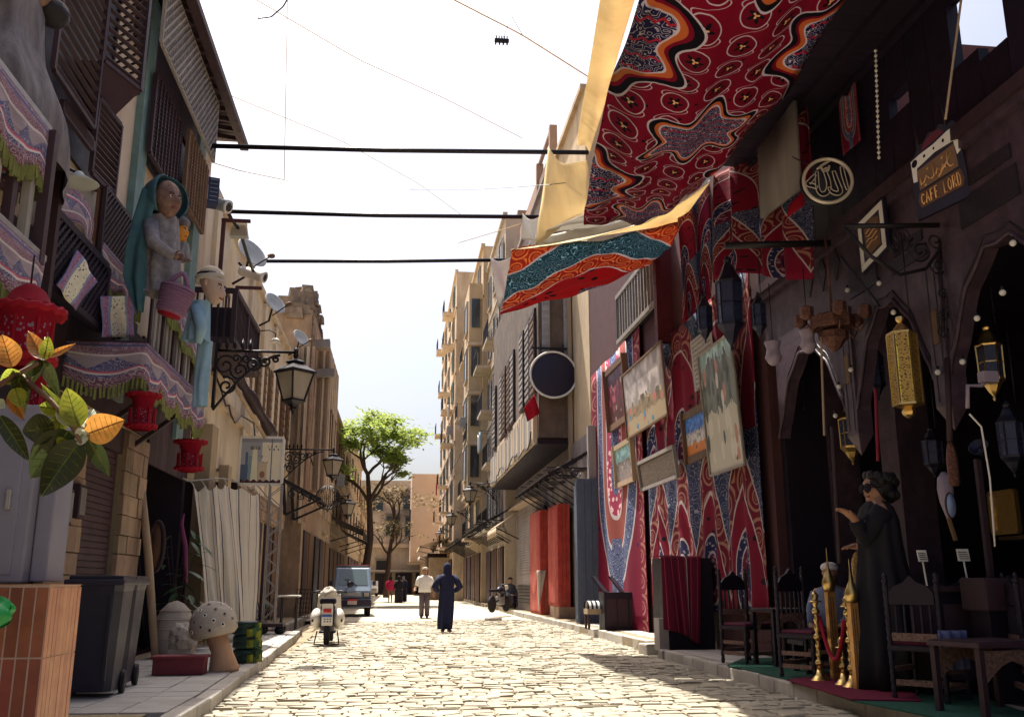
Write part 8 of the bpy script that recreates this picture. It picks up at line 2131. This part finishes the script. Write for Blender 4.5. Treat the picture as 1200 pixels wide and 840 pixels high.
def microvan(lab, loc, rz, body_m, name='parked_van', full=True, L=3.2, H=1.85, Wd=1.42):
    r = thing(name, lab, 'van', loc, rz)
    k = H / 1.85
    prof = [(.02, .32), (0, .5), (.02, .92), (.14, 1.08), (.58, 1.74), (.80, 1.84), (1.4, 1.86), (L - .1, 1.84), (L, 1.72), (L + .02, .4), (L - .1, .32)]
    b = MB(); n = len(prof)
    V = []
    for x, ins in ((-Wd / 2, .06), (-Wd / 2 + .07, 0), (Wd / 2 - .07, 0), (Wd / 2, .06)):
        for y, z in prof:
            cy, cz = L / 2, 1.05
            V.append((x * (1 - .10 * max(0, z - 1.0)), y + (cy - y) * ins * .5, (z + (cz - z) * ins) * k))
    F = [tuple(range(n)), tuple(3 * n + i for i in range(n - 1, -1, -1))]
    for j in range(3):
        for i in range(n): F.append((j * n + i, (j + 1) * n + i, (j + 1) * n + (i + 1) % n, j * n + (i + 1) % n))
    b.add(V, F); b.build('body', body_m, r, local=True)
    def pan(nm, pts, m, par=r): 
        q = MB(); q.add(pts, [tuple(range(len(pts)))]); return q.build(nm, m, par, local=True, solid=.012)
    w = Wd / 2
    ws = pan('windscreen', [(-w + .14, .17, 1.13 * k), (w - .14, .17, 1.13 * k), (w - .2, .545, 1.70 * k), (-w + .2, .545, 1.70 * k)], M_wsh)
    for s in (-1, 1):
        bar('wiper', r, (s * .05 + .1, .155, 1.12 * k), (s * .05 - .25, .30, 1.36 * k), .02, .02, M_iron, local=True)
        q = MB(); q.bevbox((s * (w - .19), -.005, .78 * k), (.27, .05, .17), .02); h = q.build('headlight', M_vdark, r, local=True)
        q = MB(); q.bevbox((s * (w - .19), -.035, .78 * k), (.19, .02, .12), .01); q.build('lamp_lens', M_frost, r, local=True)
        q = MB(); q.bevbox((s * (w + .10), .34, 1.2 * k), (.12, .05, .17), .02); q.build('mirror', M_vdark, r, local=True)
        pan('side_window', [(s * (w + .004) * .955, .55, 1.15 * k), (s * (w + .004) * .955, L - .3, 1.15 * k), (s * (w) * .93, L - .35, 1.62 * k), (s * w * .93, .85, 1.62 * k)], M_wsh)
        for y in (.55, L - .6): wheel(r, (s * (w - .1), y, .28), .28, .17)
    q = MB(); q.bevbox((0, -.05, .47 * k), (Wd, .16, .22), .03); q.build('bumper', M_vdark, r, local=True)
    q = MB(); q.bevbox((0, -.01, .80 * k), (.62, .03, .13), .01); q.build('grille', M_steel, r, local=True)
    q = MB(); q.bevbox((0, -.02, .66 * k), (Wd * .98, .04, .03), .008); q.build('trim', M_vdark, r, local=True)
    q = MB(); q.bevbox((0, -.14, .50 * k), (.34, .02, .14), .005); pl3 = q.build('number_plate', M_plate, r, local=True)
    q = MB(); q.bevbox((0, -.145, .60 * k), (.34, .02, .06), .004); q.build('plate_header', M_redl, r, local=True)
    q = MB(); q.bevbox((0, .95, 1.875 * k), (Wd * .86, .5, .02), .008); q.build('roof_trim', M_redl, r, local=True)
    return r
v = at(412, 722, Z=0); microvan('small grey blue van parked facing the camera on the left of the street', (v.x, v.y, .0), .06, M_vblue)
v = at(513, 703, Z=0); tk = microvan('white box truck seen at an angle behind the walking man', (v.x + 1.2, v.y, 0), -.35, M_white, name='box_truck', H=2.3, L=4.2, Wd=1.75)
for i, (u, vv, m_, lab) in enumerate(((437, 696, M_white, 'distant white car at the bend behind the van'), (424, 695, M_vdark, 'distant dark car beside the white one at the bend'))):
    p = at(u, vv, Z=0); r = thing('parked_car', lab, 'car', (p.x, min(p.y, 92), 0)); y = min(p.y, 92)
    b = MB(); pr5 = [(-2, .3), (-2.1, .75), (-1.2, .9), (-.7, 1.4), (.9, 1.42), (1.5, .95), (2.0, .9), (2.05, .3)]
    b.prism(pr5, (p.x - .8, y + 2, 0), (0, 1, 0), (0, 0, 1), (1, 0, 0), 1.6); b.build('body', m_, r)
    b = MB(); b.add([(p.x - .65, y + .86, .94), (p.x + .65, y + .86, .94), (p.x + .58, y + 1.26, 1.36), (p.x - .58, y + 1.26, 1.36)], [(0, 1, 2, 3)]); b.build('windscreen', M_wsh, r, solid=.02)
    for s in (-.7, .7):
        b = MB(); b.bevbox((p.x + s * .8, y - .1, .62), (.28, .05, .16), .02); b.build('headlight', M_frost, r)
        for yy in (.7, 3.2): b = MB(); b.lathe([(.3, -.1), (.3, .1)], (p.x + s, y + yy, .3), 14, M=Matrix.Rotation(PI / 2, 4, 'Y')); b.build('wheel', M_rub, r)
# scooter seen from behind
sv = at(382, 756, Z=0); sc_ = thing('motor_scooter', 'cream and black motor scooter on its stand seen from behind', 'scooter', (sv.x, sv.y, .01), .04)
L_ = dict(local=True)
wheel(sc_, (0, .12, .24), .24, .11); wheel(sc_, (.05, 1.35, .24), .24, .11)
b = MB(); b.lathe([(.02, -.16), (.13, -.15), (.16, -.05), (.16, .12), (.15, .3), (.12, .36), (.02, .37)], (0, .22, .42), 16, sy=1.5); b.build('tail_body', M_vdark, sc_, **L_)
for s in (-1, 1):
    b = MB(); b.ball((s * .22, .30, .50), .2, 16, 12, sc=(.62, 1.7, 1.0)); b.build('side_cowl', M_cream, sc_, **L_)
    b = MB(); b.bevbox((s * .24, .02, .47), (.13, .05, .06), .02); b.build('indicator', M_vdark, sc_, **L_)
    b = MB(); b.tube([(s * .2, .35, .25), (s * .24, .25, .05), (s * .24, .18, .0), (s * .10, .16, .0)], .014, 6); b.build('stand_leg', M_iron, sc_, **L_)
    b = MB(); b.tube([(0, 1.05, .98), (s * .22, 1.0, 1.03), (s * .36, .95, 1.0)], [.02, .02, .025], 8); b.build('handlebar', M_iron, sc_, **L_)
b = MB(); b.bevbox((0, -.06, .62), (.22, .05, .5), .02); b.build('tail_panel', M_cream, sc_, **L_)
b = MB(); b.bevbox((0, -.1, .66), (.16, .03, .07), .01); b.build('tail_light', M_redl, sc_, **L_)
b = MB(); b.bevbox((0, -.1, .50), (.2, .015, .16), .004); b.build('number_plate', M_white, sc_, **L_)
b = MB(); b.bevbox((0, -.11, .56), (.2, .012, .045), .003); b.build('plate_header', mat('plate blue', (.05, .12, .4), rough=.5), sc_, **L_)
for k in range(2):
    for j in range(3): bar('plate_mark', sc_, (-.06 + j * .055, -.11, .45 + k * .05), (-.03 + j * .055, -.11, .45 + k * .05), .008, .02, M_black, **L_)
b = MB(); b.bevbox((0, .28, .84), (.32, .75, .12), .05); b.build('seat', M_black, sc_, **L_)
b = MB(); b.sheet(lambda a, t: Vector(((a - .5) * .56 * (1 - .2 * t), 1.05 - .12 * math.cos((a - .5) * 3), .25 + .72 * t)), 14, 10); b.build('leg_shield', M_cream, sc_, local=True, solid=.03)
b = MB(); b.ball((0, 1.05, 1.0), .12, 12, 9, sc=(1.3, 1.2, .8)); b.build('headset', M_cream, sc_, **L_)
b = MB(); b.lathe([(.02, 0), (.07, .01), (.07, .03)], (.42, .95, 1.17), 12, M=Matrix.Rotation(PI / 2, 4, 'X')); b.tube([(.3, 1, 1.02), (.42, .97, 1.15)], .008, 5); b.build('mirror', M_iron, sc_, **L_)
bg_ = MB(); bg_.sheet(lambda a, t: Vector((.15 * math.sin(t * PI) ** .6 * math.cos(a * 2 * PI) * (1 + .22 * math.sin(a * 13 + t * 7)) - .05 + .05 * t, .80 + .14 * math.sin(t * PI) ** .6 * math.sin(a * 2 * PI), .90 + .20 * t + .03 * math.sin(a * 16))), 24, 12); bg_.build('white_bundle', M_cloth_w, sc_, **L_)
b = MB(); b.bevbox((0, .75, .22), (.34, .6, .04), .015); b.build('footboard', M_vdark, sc_, **L_)
# motorbike parked under the far canopies
mv = at(590, 718, Z=.1); mb_ = thing('motorbike', 'dark motorbike parked on the far right pavement among crates', 'motorbike', (mv.x + .1, mv.y, .15), 2.6)
wheel(mb_, (0, 0, .3), .3, .1); wheel(mb_, (0, 1.25, .3), .3, .1)
b = MB(); b.tube([(0, 0, .3), (0, .2, .95), (0, .3, 1.0)], .03, 7); b.tube([(0, .25, .75), (0, .6, .45), (0, 1.25, .3)], .035, 7); b.tube([(-.3, .25, 1.02), (0, .28, 1.0), (.3, .25, 1.02)], .018, 6); b.build('frame', M_iron, mb_, **L_)
b = MB(); b.ball((0, .5, .8), .17, 12, 8, sc=(.8, 1.7, .8)); b.build('tank', M_blu, mb_, **L_); b = MB(); b.bevbox((0, .98, .78), (.24, .6, .1), .04); b.build('seat', M_black, mb_, **L_); b = MB(); b.bevbox((0, .55, .42), (.26, .35, .3), .04); b.build('engine', M_steel, mb_, **L_); b = MB(); b.lathe([(.09, 0), (.1, .06), (.04, .12)], (0, .06, .9), 12, M=Matrix.Rotation(PI / 2, 4, 'X')); b.build('headlight', M_frost, mb_, **L_)

# ------------------------------------------------------------------ people
def loft(par, name, rings, m, T, n=24, fold=0.0, nf=9, seed=0, cap=True):
    V, F = [], []
    for i, (c, rx, ry) in enumerate(rings):
        for k in range(n):
            a = 2 * PI * k / n; f = 1 + fold * math.sin(a * nf + i * .5 + seed) * (1 - i / len(rings))
            V.append(T @ Vector((c[0] + rx * f * math.cos(a), c[1] + ry * f * math.sin(a), c[2])))
    for i in range(len(rings) - 1):
        for k in range(n): F.append((i * n + k, i * n + (k + 1) % n, (i + 1) * n + (k + 1) % n, (i + 1) * n + k))
    if cap: F += [tuple(range(n - 1, -1, -1)), tuple((len(rings) - 1) * n + k for k in range(n))]
    b = MB(); b.add(V, F, smooth=True); return b.build(name, m, par)
def skin_body(par, T, h, arms, legs, m, hands=True):
    """one continuous skinned body: pelvis root, spine, neck, skull, arms with five fingers, legs and feet (front is -y)"""
    V, Ed, Rd = [], [], []
    def add(p, r, prev=None):
        V.append(T @ (Vector(p) * h)); Rd.append(r * h)
        if prev is not None: Ed.append((prev, len(V) - 1))
        return len(V) - 1
    pe_ = add((0, 0, .53), .078); sp_ = add((0, -.005, .64), .074, pe_); ch_ = add((0, 0, .76), .086, sp_); nk = add((0, .0, .845), .032, ch_); hd = add((0, -.012, .90), .05, nk); add((0, -.01, .955), .048, hd)
    for s, (el, wr, hn) in arms.items():
        sh = add((s * .105, 0, .80), .036, ch_); e = add(el, .028, sh); w_ = add(wr, .019, e); d = (Vector(hn) - Vector(wr)).normalized(); pm = add(Vector(wr) + d * .035, .021, w_)
        if hands:
            sd = d.cross(Vector((0, 0, 1))); sd = sd.normalized() if sd.length > .2 else Vector((0, 1, 0))
            for k, ln in enumerate((.042, .05, .047, .036)):
                f0 = Vector(wr) + d * .055 + sd * ((k - 1.5) * .013); a1 = add(f0, .0062, pm); a2 = add(f0 + d * ln * .55 + Vector((0, 0, -.004)), .0056, a1); add(f0 + d * ln + Vector((0, 0, -.013)), .0045, a2)
            t1 = add(Vector(wr) + d * .03 - sd * .026, .0068, pm); add(Vector(wr) + d * .055 - sd * .042, .0055, t1)
    for s, (kn, an) in legs.items():
        hp = add((s * .052, 0, .50), .055, pe_); k = add(kn, .036, hp); a = add(an, .024, k); add((an[0], an[1] - .075, .012), .017, a)
    me = bpy.data.meshes.new('body'); me.from_pydata(V, Ed, []); me.update(); o = link('body', me, par)
    me.materials.append(m); md = o.modifiers.new('skin', 'SKIN'); md.use_smooth_shade = True
    for i, sv_ in enumerate(me.skin_vertices[0].data): sv_.radius = (Rd[i], Rd[i]); sv_.use_root = (i == 0)
    sb_ = o.modifiers.new('smooth', 'SUBSURF'); sb_.levels = 1; sb_.render_levels = 1
    return o
def TM(loc, rz): return Matrix.Translation(Vector(loc)) @ Matrix.Rotation(rz, 4, 'Z')
# woman in navy, walking away
p = at(523, 741, Z=0); h = 1.68; T = TM((p.x, p.y, 0.01), PI + .15)
w1 = thing('person', 'woman in a long navy robe and headscarf walking away up the middle of the street', 'person', (p.x, p.y, 0))
skin_body(w1, T, h, {1: ((.19, .03, .66), (.13, -.08, .60), (.11, -.13, .60)), -1: ((-.19, .03, .66), (-.13, -.08, .60), (-.11, -.13, .60))}, {1: ((.05, -.03, .28), (.05, .03, .03)), -1: ((-.05, .03, .28), (-.05, -.06, .03))}, M_navyc)
loft(w1, 'robe', [((.06, .05, .08), .17, .2), ((.045, .03, .3), .18, .19), ((.02, .01, .6), .185, .165), ((0, 0, .9), .18, .15), ((0, 0, 1.08), .165, .135), ((0, 0, 1.25), .2, .145), ((0, 0, 1.36), .2, .13), ((0, 0, 1.42), .11, .09)], M_navyc, T, n=64, fold=.16, nf=7)
for s in (-1, 1):
    b = MB(); b.tube([T @ Vector((s * .17, 0, 1.35)), T @ Vector((s * .26, .03, 1.22)), T @ Vector((s * .325, .05, 1.10)), T @ Vector((s * .27, -.06, 1.04)), T @ Vector((s * .22, -.13, 1.01))], [.085, .085, .08, .075, .065], 10); b.build('sleeve', M_navyc, w1)
loft(w1, 'headscarf', [((0, .02, 1.30), .15, .12), ((0, .01, 1.40), .11, .10), ((0, 0, 1.5), .10, .115), ((0, -.01, 1.6), .102, .12), ((0, 0, 1.67), .075, .09), ((0, 0, 1.70), .02, .03)], M_navyc, T, fold=.04)
for s in (-1, 1): b = MB(); b.ball(T @ Vector((s * .085, -.02 - s * .08, .04)), .09, 10, 7, sc=(.5, 1.2, .45)); b.build('shoe', mat('tan shoe' + str(s), (.35, .14, .09), rough=.6), w1)
# man in white shirt, walking toward us
p = at(497, 724, Z=0); h = 1.74; T = TM((p.x, p.y, .01), -.05)
m1 = thing('person', 'man in a white shirt, grey trousers and cap walking toward the camera', 'person', (p.x, p.y, 0))
skin_body(m1, T, h, {1: ((.16, .03, .63), (.18, -.04, .49), (.18, -.06, .44)), -1: ((-.17, .03, .64), (-.21, -.08, .54), (-.2, -.13, .55))}, {1: ((.05, -.03, .28), (.055, .02, .03)), -1: ((-.05, .0, .28), (-.055, .05, .03))}, M_skin)
loft(m1, 'shirt', [((0, 0, .88), .225, .16), ((0, 0, 1.0), .22, .155), ((0, 0, 1.2), .225, .15), ((0, 0, 1.36), .225, .14), ((0, 0, 1.44), .17, .11), ((0, 0, 1.48), .075, .075)], M_white, T, fold=.04)
for s in (-1, 1):
    b = MB(); b.tube([T @ Vector((s * .17, 0, 1.39)), T @ Vector((s * .24, .02, 1.26)), T @ Vector((s * .285, .03, 1.10))], [.085, .085, .085], 10); b.build('sleeve', M_white, m1)
    b = MB(); b.tube([T @ Vector((s * .09, 0, .92)), T @ Vector((s * .095, -.02, .5)), T @ Vector((s * .10, .03 if s > 0 else .06, .07))], [.115, .095, .085], 12); b.build('trouser_leg', mat('grey trousers' + str(s), (.13, .10, .11), rough=.9), m1)
    b = MB(); b.ball(T @ Vector((s * .1, -.04, .04)), .1, 10, 7, sc=(.5, 1.3, .45)); b.build('shoe', M_black, m1)
head(m1, T @ Vector((0, -.01, 1.62)), .112, M_skin, face=(0, -1, -.05))
b = MB(); b.ball(T @ Vector((0, 0, 1.70)), .105, 14, 8, sc=(1, 1, .55)); b.build('cap', M_cloth_w, m1)
# far walkers
def far_person(lab, u, v, m, h=1.62, head_m=None, rz=0):
    p = at(u, v, Z=0); T = TM((p.x, p.y, .01), rz); r = thing('person', lab, 'person', (p.x, p.y, 0))
    skin_body(r, T, h, {1: ((.15, .02, .64), (.13, -.06, .52), (.12, -.1, .5)), -1: ((-.15, .02, .64), (-.13, -.06, .52), (-.12, -.1, .5))}, {1: ((.05, -.03, .28), (.05, .02, .03)), -1: ((-.05, .02, .28), (-.05, .05, .03))}, M_skin, hands=False)
    lo = .05 if head_m else .75
    loft(r, 'robe' if head_m else 'coat', [((0, 0, lo), .25, .2), ((0, 0, .8), .24, .18), ((0, 0, 1.15), .23, .15), ((0, 0, 1.32), .21, .13), ((0, 0, 1.38), .08, .08)], m, T, fold=.07)
    for s in (-1, 1): b = MB(); b.tube([T @ Vector((s * .17, 0, 1.3)), T @ Vector((s * .25, .03, 1.05)), T @ Vector((s * .21, -.09, .86))], [.085, .08, .06], 9); b.build('sleeve', m, r)
    loft(r, 'headscarf' if head_m else 'hair', [((0, .01, 1.30), .10, .09), ((0, 0, 1.45), .095, .10), ((0, 0, 1.56), .09, .1), ((0, 0, 1.63), .05, .06), ((0, 0, 1.64), .01, .01)], head_m or M_hair, T)
far_person('distant person in a bright pink red coat up the street', 457, 706, mat('pink red coat', (.62, .03, .10), rough=.85), 1.6)
far_person('distant woman in a black robe beside the pink red coat', 467, 707, M_blackc, 1.62, M_blackc)
far_person('distant woman in a dark robe with a pale scarf, rightmost of the far walkers', 472, 706, M_navyc, 1.66, M_dress)
# seated people by the motorbike
def seated(lab, loc, rz, top_m, leg_m, cap_m, s=1.0, arm=None):
    T = TM(loc, rz) @ Matrix.Diagonal((s, s, s, 1)); r = thing('person', lab, 'person', loc)
    skin_body(r, T @ Matrix.Translation((0, 0, -.42)), 1.7, {1: ((.15, -.04, .64), (.10, -.2, .57), (.08, -.25, .57)), -1: ((-.15, -.04, .64), (-.10, -.2, .57), (-.08, -.25, .57))}, {1: ((.07, -.26, .52), (.07, -.26, .28)), -1: ((-.07, -.26, .52), (-.07, -.26, .28))}, M_skin)
    loft(r, 'shirt', [((0, 0, .40), .22, .19), ((0, 0, .6), .21, .16), ((0, 0, .85), .22, .15), ((0, 0, .96), .19, .12), ((0, 0, 1.03), .07, .07)], top_m, T, fold=.05)
    for sg in (-1, 1):
        b = MB(); b.tube([T @ Vector((sg * .17, 0, .93)), T @ Vector((sg * .25, -.06, .68)), T @ Vector((sg * .18, -.30, .56))], [.08, .075, .06], 10); b.build('sleeve', top_m, r)
        b = MB(); b.tube([T @ Vector((sg * .09, 0, .45)), T @ Vector((sg * .12, -.42, .46)), T @ Vector((sg * .12, -.44, .08))], [.11, .095, .075], 10); b.build('trouser_leg', leg_m, r)
        b = MB(); b.ball(T @ Vector((sg * .12, -.5, .05)), .1, 9, 6, sc=(.5, 1.3, .5)); b.build('shoe', M_black, r)
    head(r, T @ Vector((0, -.02, 1.17)), .112 * s, M_skin, face=(T.to_3x3() @ Vector((0, -1, -.15))))
    b = MB(); b.ball(T @ Vector((0, .005, 1.235)), .108 * s, 14, 8, sc=(1, 1, .62)); b.build('cap' if cap_m != M_hair else 'hair', cap_m, r)
    b = MB(); 
    return r
q = at(598, 712, X=4.9); seated('person in a grey blue shirt seated among the crates by the motorbike', (q.x, q.y, .16), .5, mat('grey blue shirt', (.10, .12, .17), rough=.9), M_vdark, M_hair)
block_ = thing('wooden_crate', 'wooden crate used as a seat beside the motorbike', 'crate', (q.x, q.y, .16))
for k in range(4): block('slat', block_, q.x - .25, q.x + .25, q.y - .2, q.y + .25, .17 + k * .1, .25 + k * .1, M_wmd)
q = at(970, 760, Z=ZR); q = Vector((5.35, 11.3, ZR)); a = at(972, 668, Y=11.3); q.x = a.x
seated('man in a white knitted cap and pale blue shirt seated behind the brass posts', (q.x, q.y, ZR + a.z - ZR - 1.2 + .0), -.7, mat('pale blue shirt', (.14, .17, .28), rough=.9), M_blackc, mat('white knit cap', (.62, .58, .60), rough=.95, bump=.5))
bs_ = thing('cafe_bench', 'dark bench under the man in the white cap', 'bench', (q.x, q.y, ZR)); zz = a.z - 1.2 + .38
b = MB(); b.bb(q.x - .5, q.x + .5, q.y - .22, q.y + .25, zz - .05, zz); b.build('seat', M_wdk2, bs_)
for x in (-.42, .42):
    for y in (-.17, .2): bar('leg', bs_, (q.x + x, q.y + y, ZR), (q.x + x, q.y + y, zz - .05), .06, .06, M_wdk2)
# standing woman by the brass posts
p = gp(1058, 812); p.y += .2; hgt = at(1035, 548, Y=p.y).z - ZR; h = hgt
print('standing woman', p, h)
T = TM((p.x, p.y, ZR), -PI / 2 - .15)
sw = thing('person', 'dark-haired woman in sunglasses and a long black dress gesturing beside the gilded columns', 'person', tuple(p))
def loc_(u, v, dy=0.0): return (T.inverted() @ at(u, v, Y=p.y + dy)) / h
rw, rh_ = loc_(1001, 606, -.22), loc_(985, 596, -.24); re = loc_(1012, 632, -.16)
lw, lh = loc_(1008, 640, .1), loc_(1000, 640, .08); le = loc_(1040, 640, .2)
skin_body(sw, T, h, {1: (tuple(re), tuple(rw), tuple(rh_)), -1: (tuple(le), tuple(lw), tuple(lh))} if (T.to_3x3() @ Vector((1, 0, 0))).y < 0 else {-1: (tuple(re), tuple(rw), tuple(rh_)), 1: (tuple(le), tuple(lw), tuple(lh))}, {1: ((.05, -.02, .28), (.05, .0, .03)), -1: ((-.05, .0, .28), (-.05, .03, .03))}, M_skin)
k = h / 1.7
loft(sw, 'dress', [((0, 0, .02 * k), .29 * k, .27 * k), ((0, 0, .3 * k), .26 * k, .25 * k), ((0, 0, .6 * k), .235 * k, .225 * k), ((0, 0, .8 * k), .22 * k, .205 * k), ((0, 0, .98 * k), .20 * k, .175 * k), ((0, 0, 1.12 * k), .205 * k, .16 * k), ((0, 0, 1.28 * k), .215 * k, .15 * k), ((0, 0, 1.38 * k), .18 * k, .12 * k), ((0, 0, 1.43 * k), .08 * k, .075 * k)], M_blackc, T, n=72, fold=.13, nf=9)
shs = [T @ Vector((s * .16 * k, 0, 1.35 * k)) for s in (1, -1)]
if shs[0].y > shs[1].y: shs = shs[::-1]
for sh_, e_, w_ in ((shs[0], re, rw), (shs[1], le, lw)):
    E_, W_ = T @ (e_ * h), T @ (w_ * h); b = MB(); b.tube([sh_, sh_.lerp(E_, .5), E_, E_.lerp(W_, .5), E_.lerp(W_, .85)], [.085 * k, .08 * k, .07 * k, .06 * k, .055 * k], 12); b.build('sleeve', M_blackc, sw)
hc = at(1026, 574, Y=p.y); hd_ = head(sw, hc, .118 * k, M_skin, face=(-1, -.25, 0))
b = MB(); b.tube([hc + Vector((.02, 0, -.09 * k)), hc + Vector((.06, 0, -.2 * k))], [.06 * k, .075 * k], 12); b.build('neck', M_skin, sw)
b = MB(); b.ball(hc + Vector((.055, .01, .04)), .125 * k, 16, 11, sc=(1.0, 1.0, .95)); b.ball(hc + Vector((.14, .02, -.03)), .085 * k, 12, 8, sc=(1, .9, 1))
for kk_ in range(26): a_ = kk_ * 2.4; b.ball(hc + Vector((.07 + .1 * math.cos(a_) * k, .105 * math.sin(a_) * k, .05 + .085 * math.sin(kk_ * 1.3) * k)), .042 * k, 7, 5)
b.build('hair', M_hair, sw)
for s in (-1, 1): b = MB(); b.lathe([(.002, .01), (.036 * k, .008), (.04 * k, 0)], hc + Vector((-.10 * k, -.03 + s * .042 * k, .012)), 12, M=rotto((-1, -.25, 0))); b.build('sunglass_lens', M_black, sw)
b = MB(); b.tube([hc + Vector((-.10 * k, -.09, .015)), hc + Vector((.0, -.11 * k, .02))], .006, 5); b.build('sunglass_arm', M_black, sw)
b = MB(); b.sheet(lambda a, t: hc + Vector((-.02 + .05 * t - .02 * math.sin(a * 9), -.13 * k + .2 * k * a, -.16 * k - .22 * k * t)), 12, 8); b.build('blue_scarf', mat('royal blue scarf', (.03, .03, .28), rough=.8), sw, solid=.012)
b = MB(); b.tube([T @ (rw * h) + Vector((.05, -.02, -.02)), hc + Vector((-.02, -.1, -.22))], [.02, .035], 8); b.ball(hc + Vector((-.03, -.11, -.2)), .035, 9, 7); b.build('microphone', M_iron, sw)

# ------------------------------------------------------------------ cables, laundry and air conditioners on the far fronts
for i, (x, ya, yb, z, lab) in enumerate(((4.2, 30, 44, 6.0, 'black cable sagging along the bay parapet'), (4.9, 45, 68, 6.4, 'black cable slung along the timber balcony house'), (3.8, 55, 90, 9.5, 'black cable slung high along the apartment houses'), (-3.75, 19, 33, 5.3, 'black cable stapled along the cream house'), (-3.2, 34, 62, 5.6, 'black cable sagging along the ruined house'))):
    b = MB(); b.tube([(x + .05 * math.sin(k), ya + (yb - ya) * k / 24, z - .35 * abs(math.sin(k * PI / 8)) - .1 * (k % 3)) for k in range(25)], .022, 5); tag(b.build('cable', M_iron), lab, 'cable')
for i, (x, y, z, side, lab) in enumerate(((4.95, 48.2, 7.2, -1, 'air conditioner box on the timber balcony house'), (3.85, 56, 10.6, -1, 'air conditioner box on the bay of the tan apartment house'), (3.85, 71, 12.5, -1, 'air conditioner box high on the yellowish apartment house'), (-3.25, 50, 6.4, 1, 'air conditioner box on the shaded brown house'))):
    r = thing('air_conditioner', lab, 'air conditioner', (x, y, z)); b = MB(); b.bevbox((x + side * .2, y, z), (.4, .85, .6), .03); b.build('case', M_lou, r)
    b = MB(); b.lathe([(.22, 0), (.22, .02)], (x + side * .4, y - .1, z), 16, M=Matrix.Rotation(side * PI / 2, 4, 'Y')); b.build('fan_grille', M_iron, r)
for i, (x, y, z, m_, lab) in enumerate(((3.95, 46.5, 8.6, M_bluegown, 'pale blue washing'), (3.95, 47.4, 8.6, M_white, 'white washing'), (3.0, 60, 12.5, M_tarp, 'grey white sheet'), (2.95, 76, 9.0, M_redfab, 'red washing'))):
    b = MB(); b.sheet(lambda a, t: Vector((x + .04 * math.sin(a * 9), y + .75 * a, z - .9 * t - .04 * math.sin(a * 7))), 10, 6); o = tag(b.build('laundry', m_, None, solid=.01), lab + ' hung out over the street on the right-hand fronts', 'laundry')
    bar('line', o, (x + 1.3, y - .1, z + .02), (x - .05, y - .1, z + .02), .02, .02, M_iron); bar('line', o, (x, y - .1, z + .01), (x, y + .85, z + .01), .015, .015, M_iron)
p = at(852, 778, Z=.02); b = MB(); b.sheet(lambda a, t: p + Vector((-.25 + .5 * a, .1 * t + .08 * math.sin(a * 5), .03 + .03 * math.sin(a * 11 + t * 4))), 12, 4); tag(b.build('white_rag', M_cloth_w, None, solid=.008), 'crumpled white rag lying below the cafe kerb', 'rag')
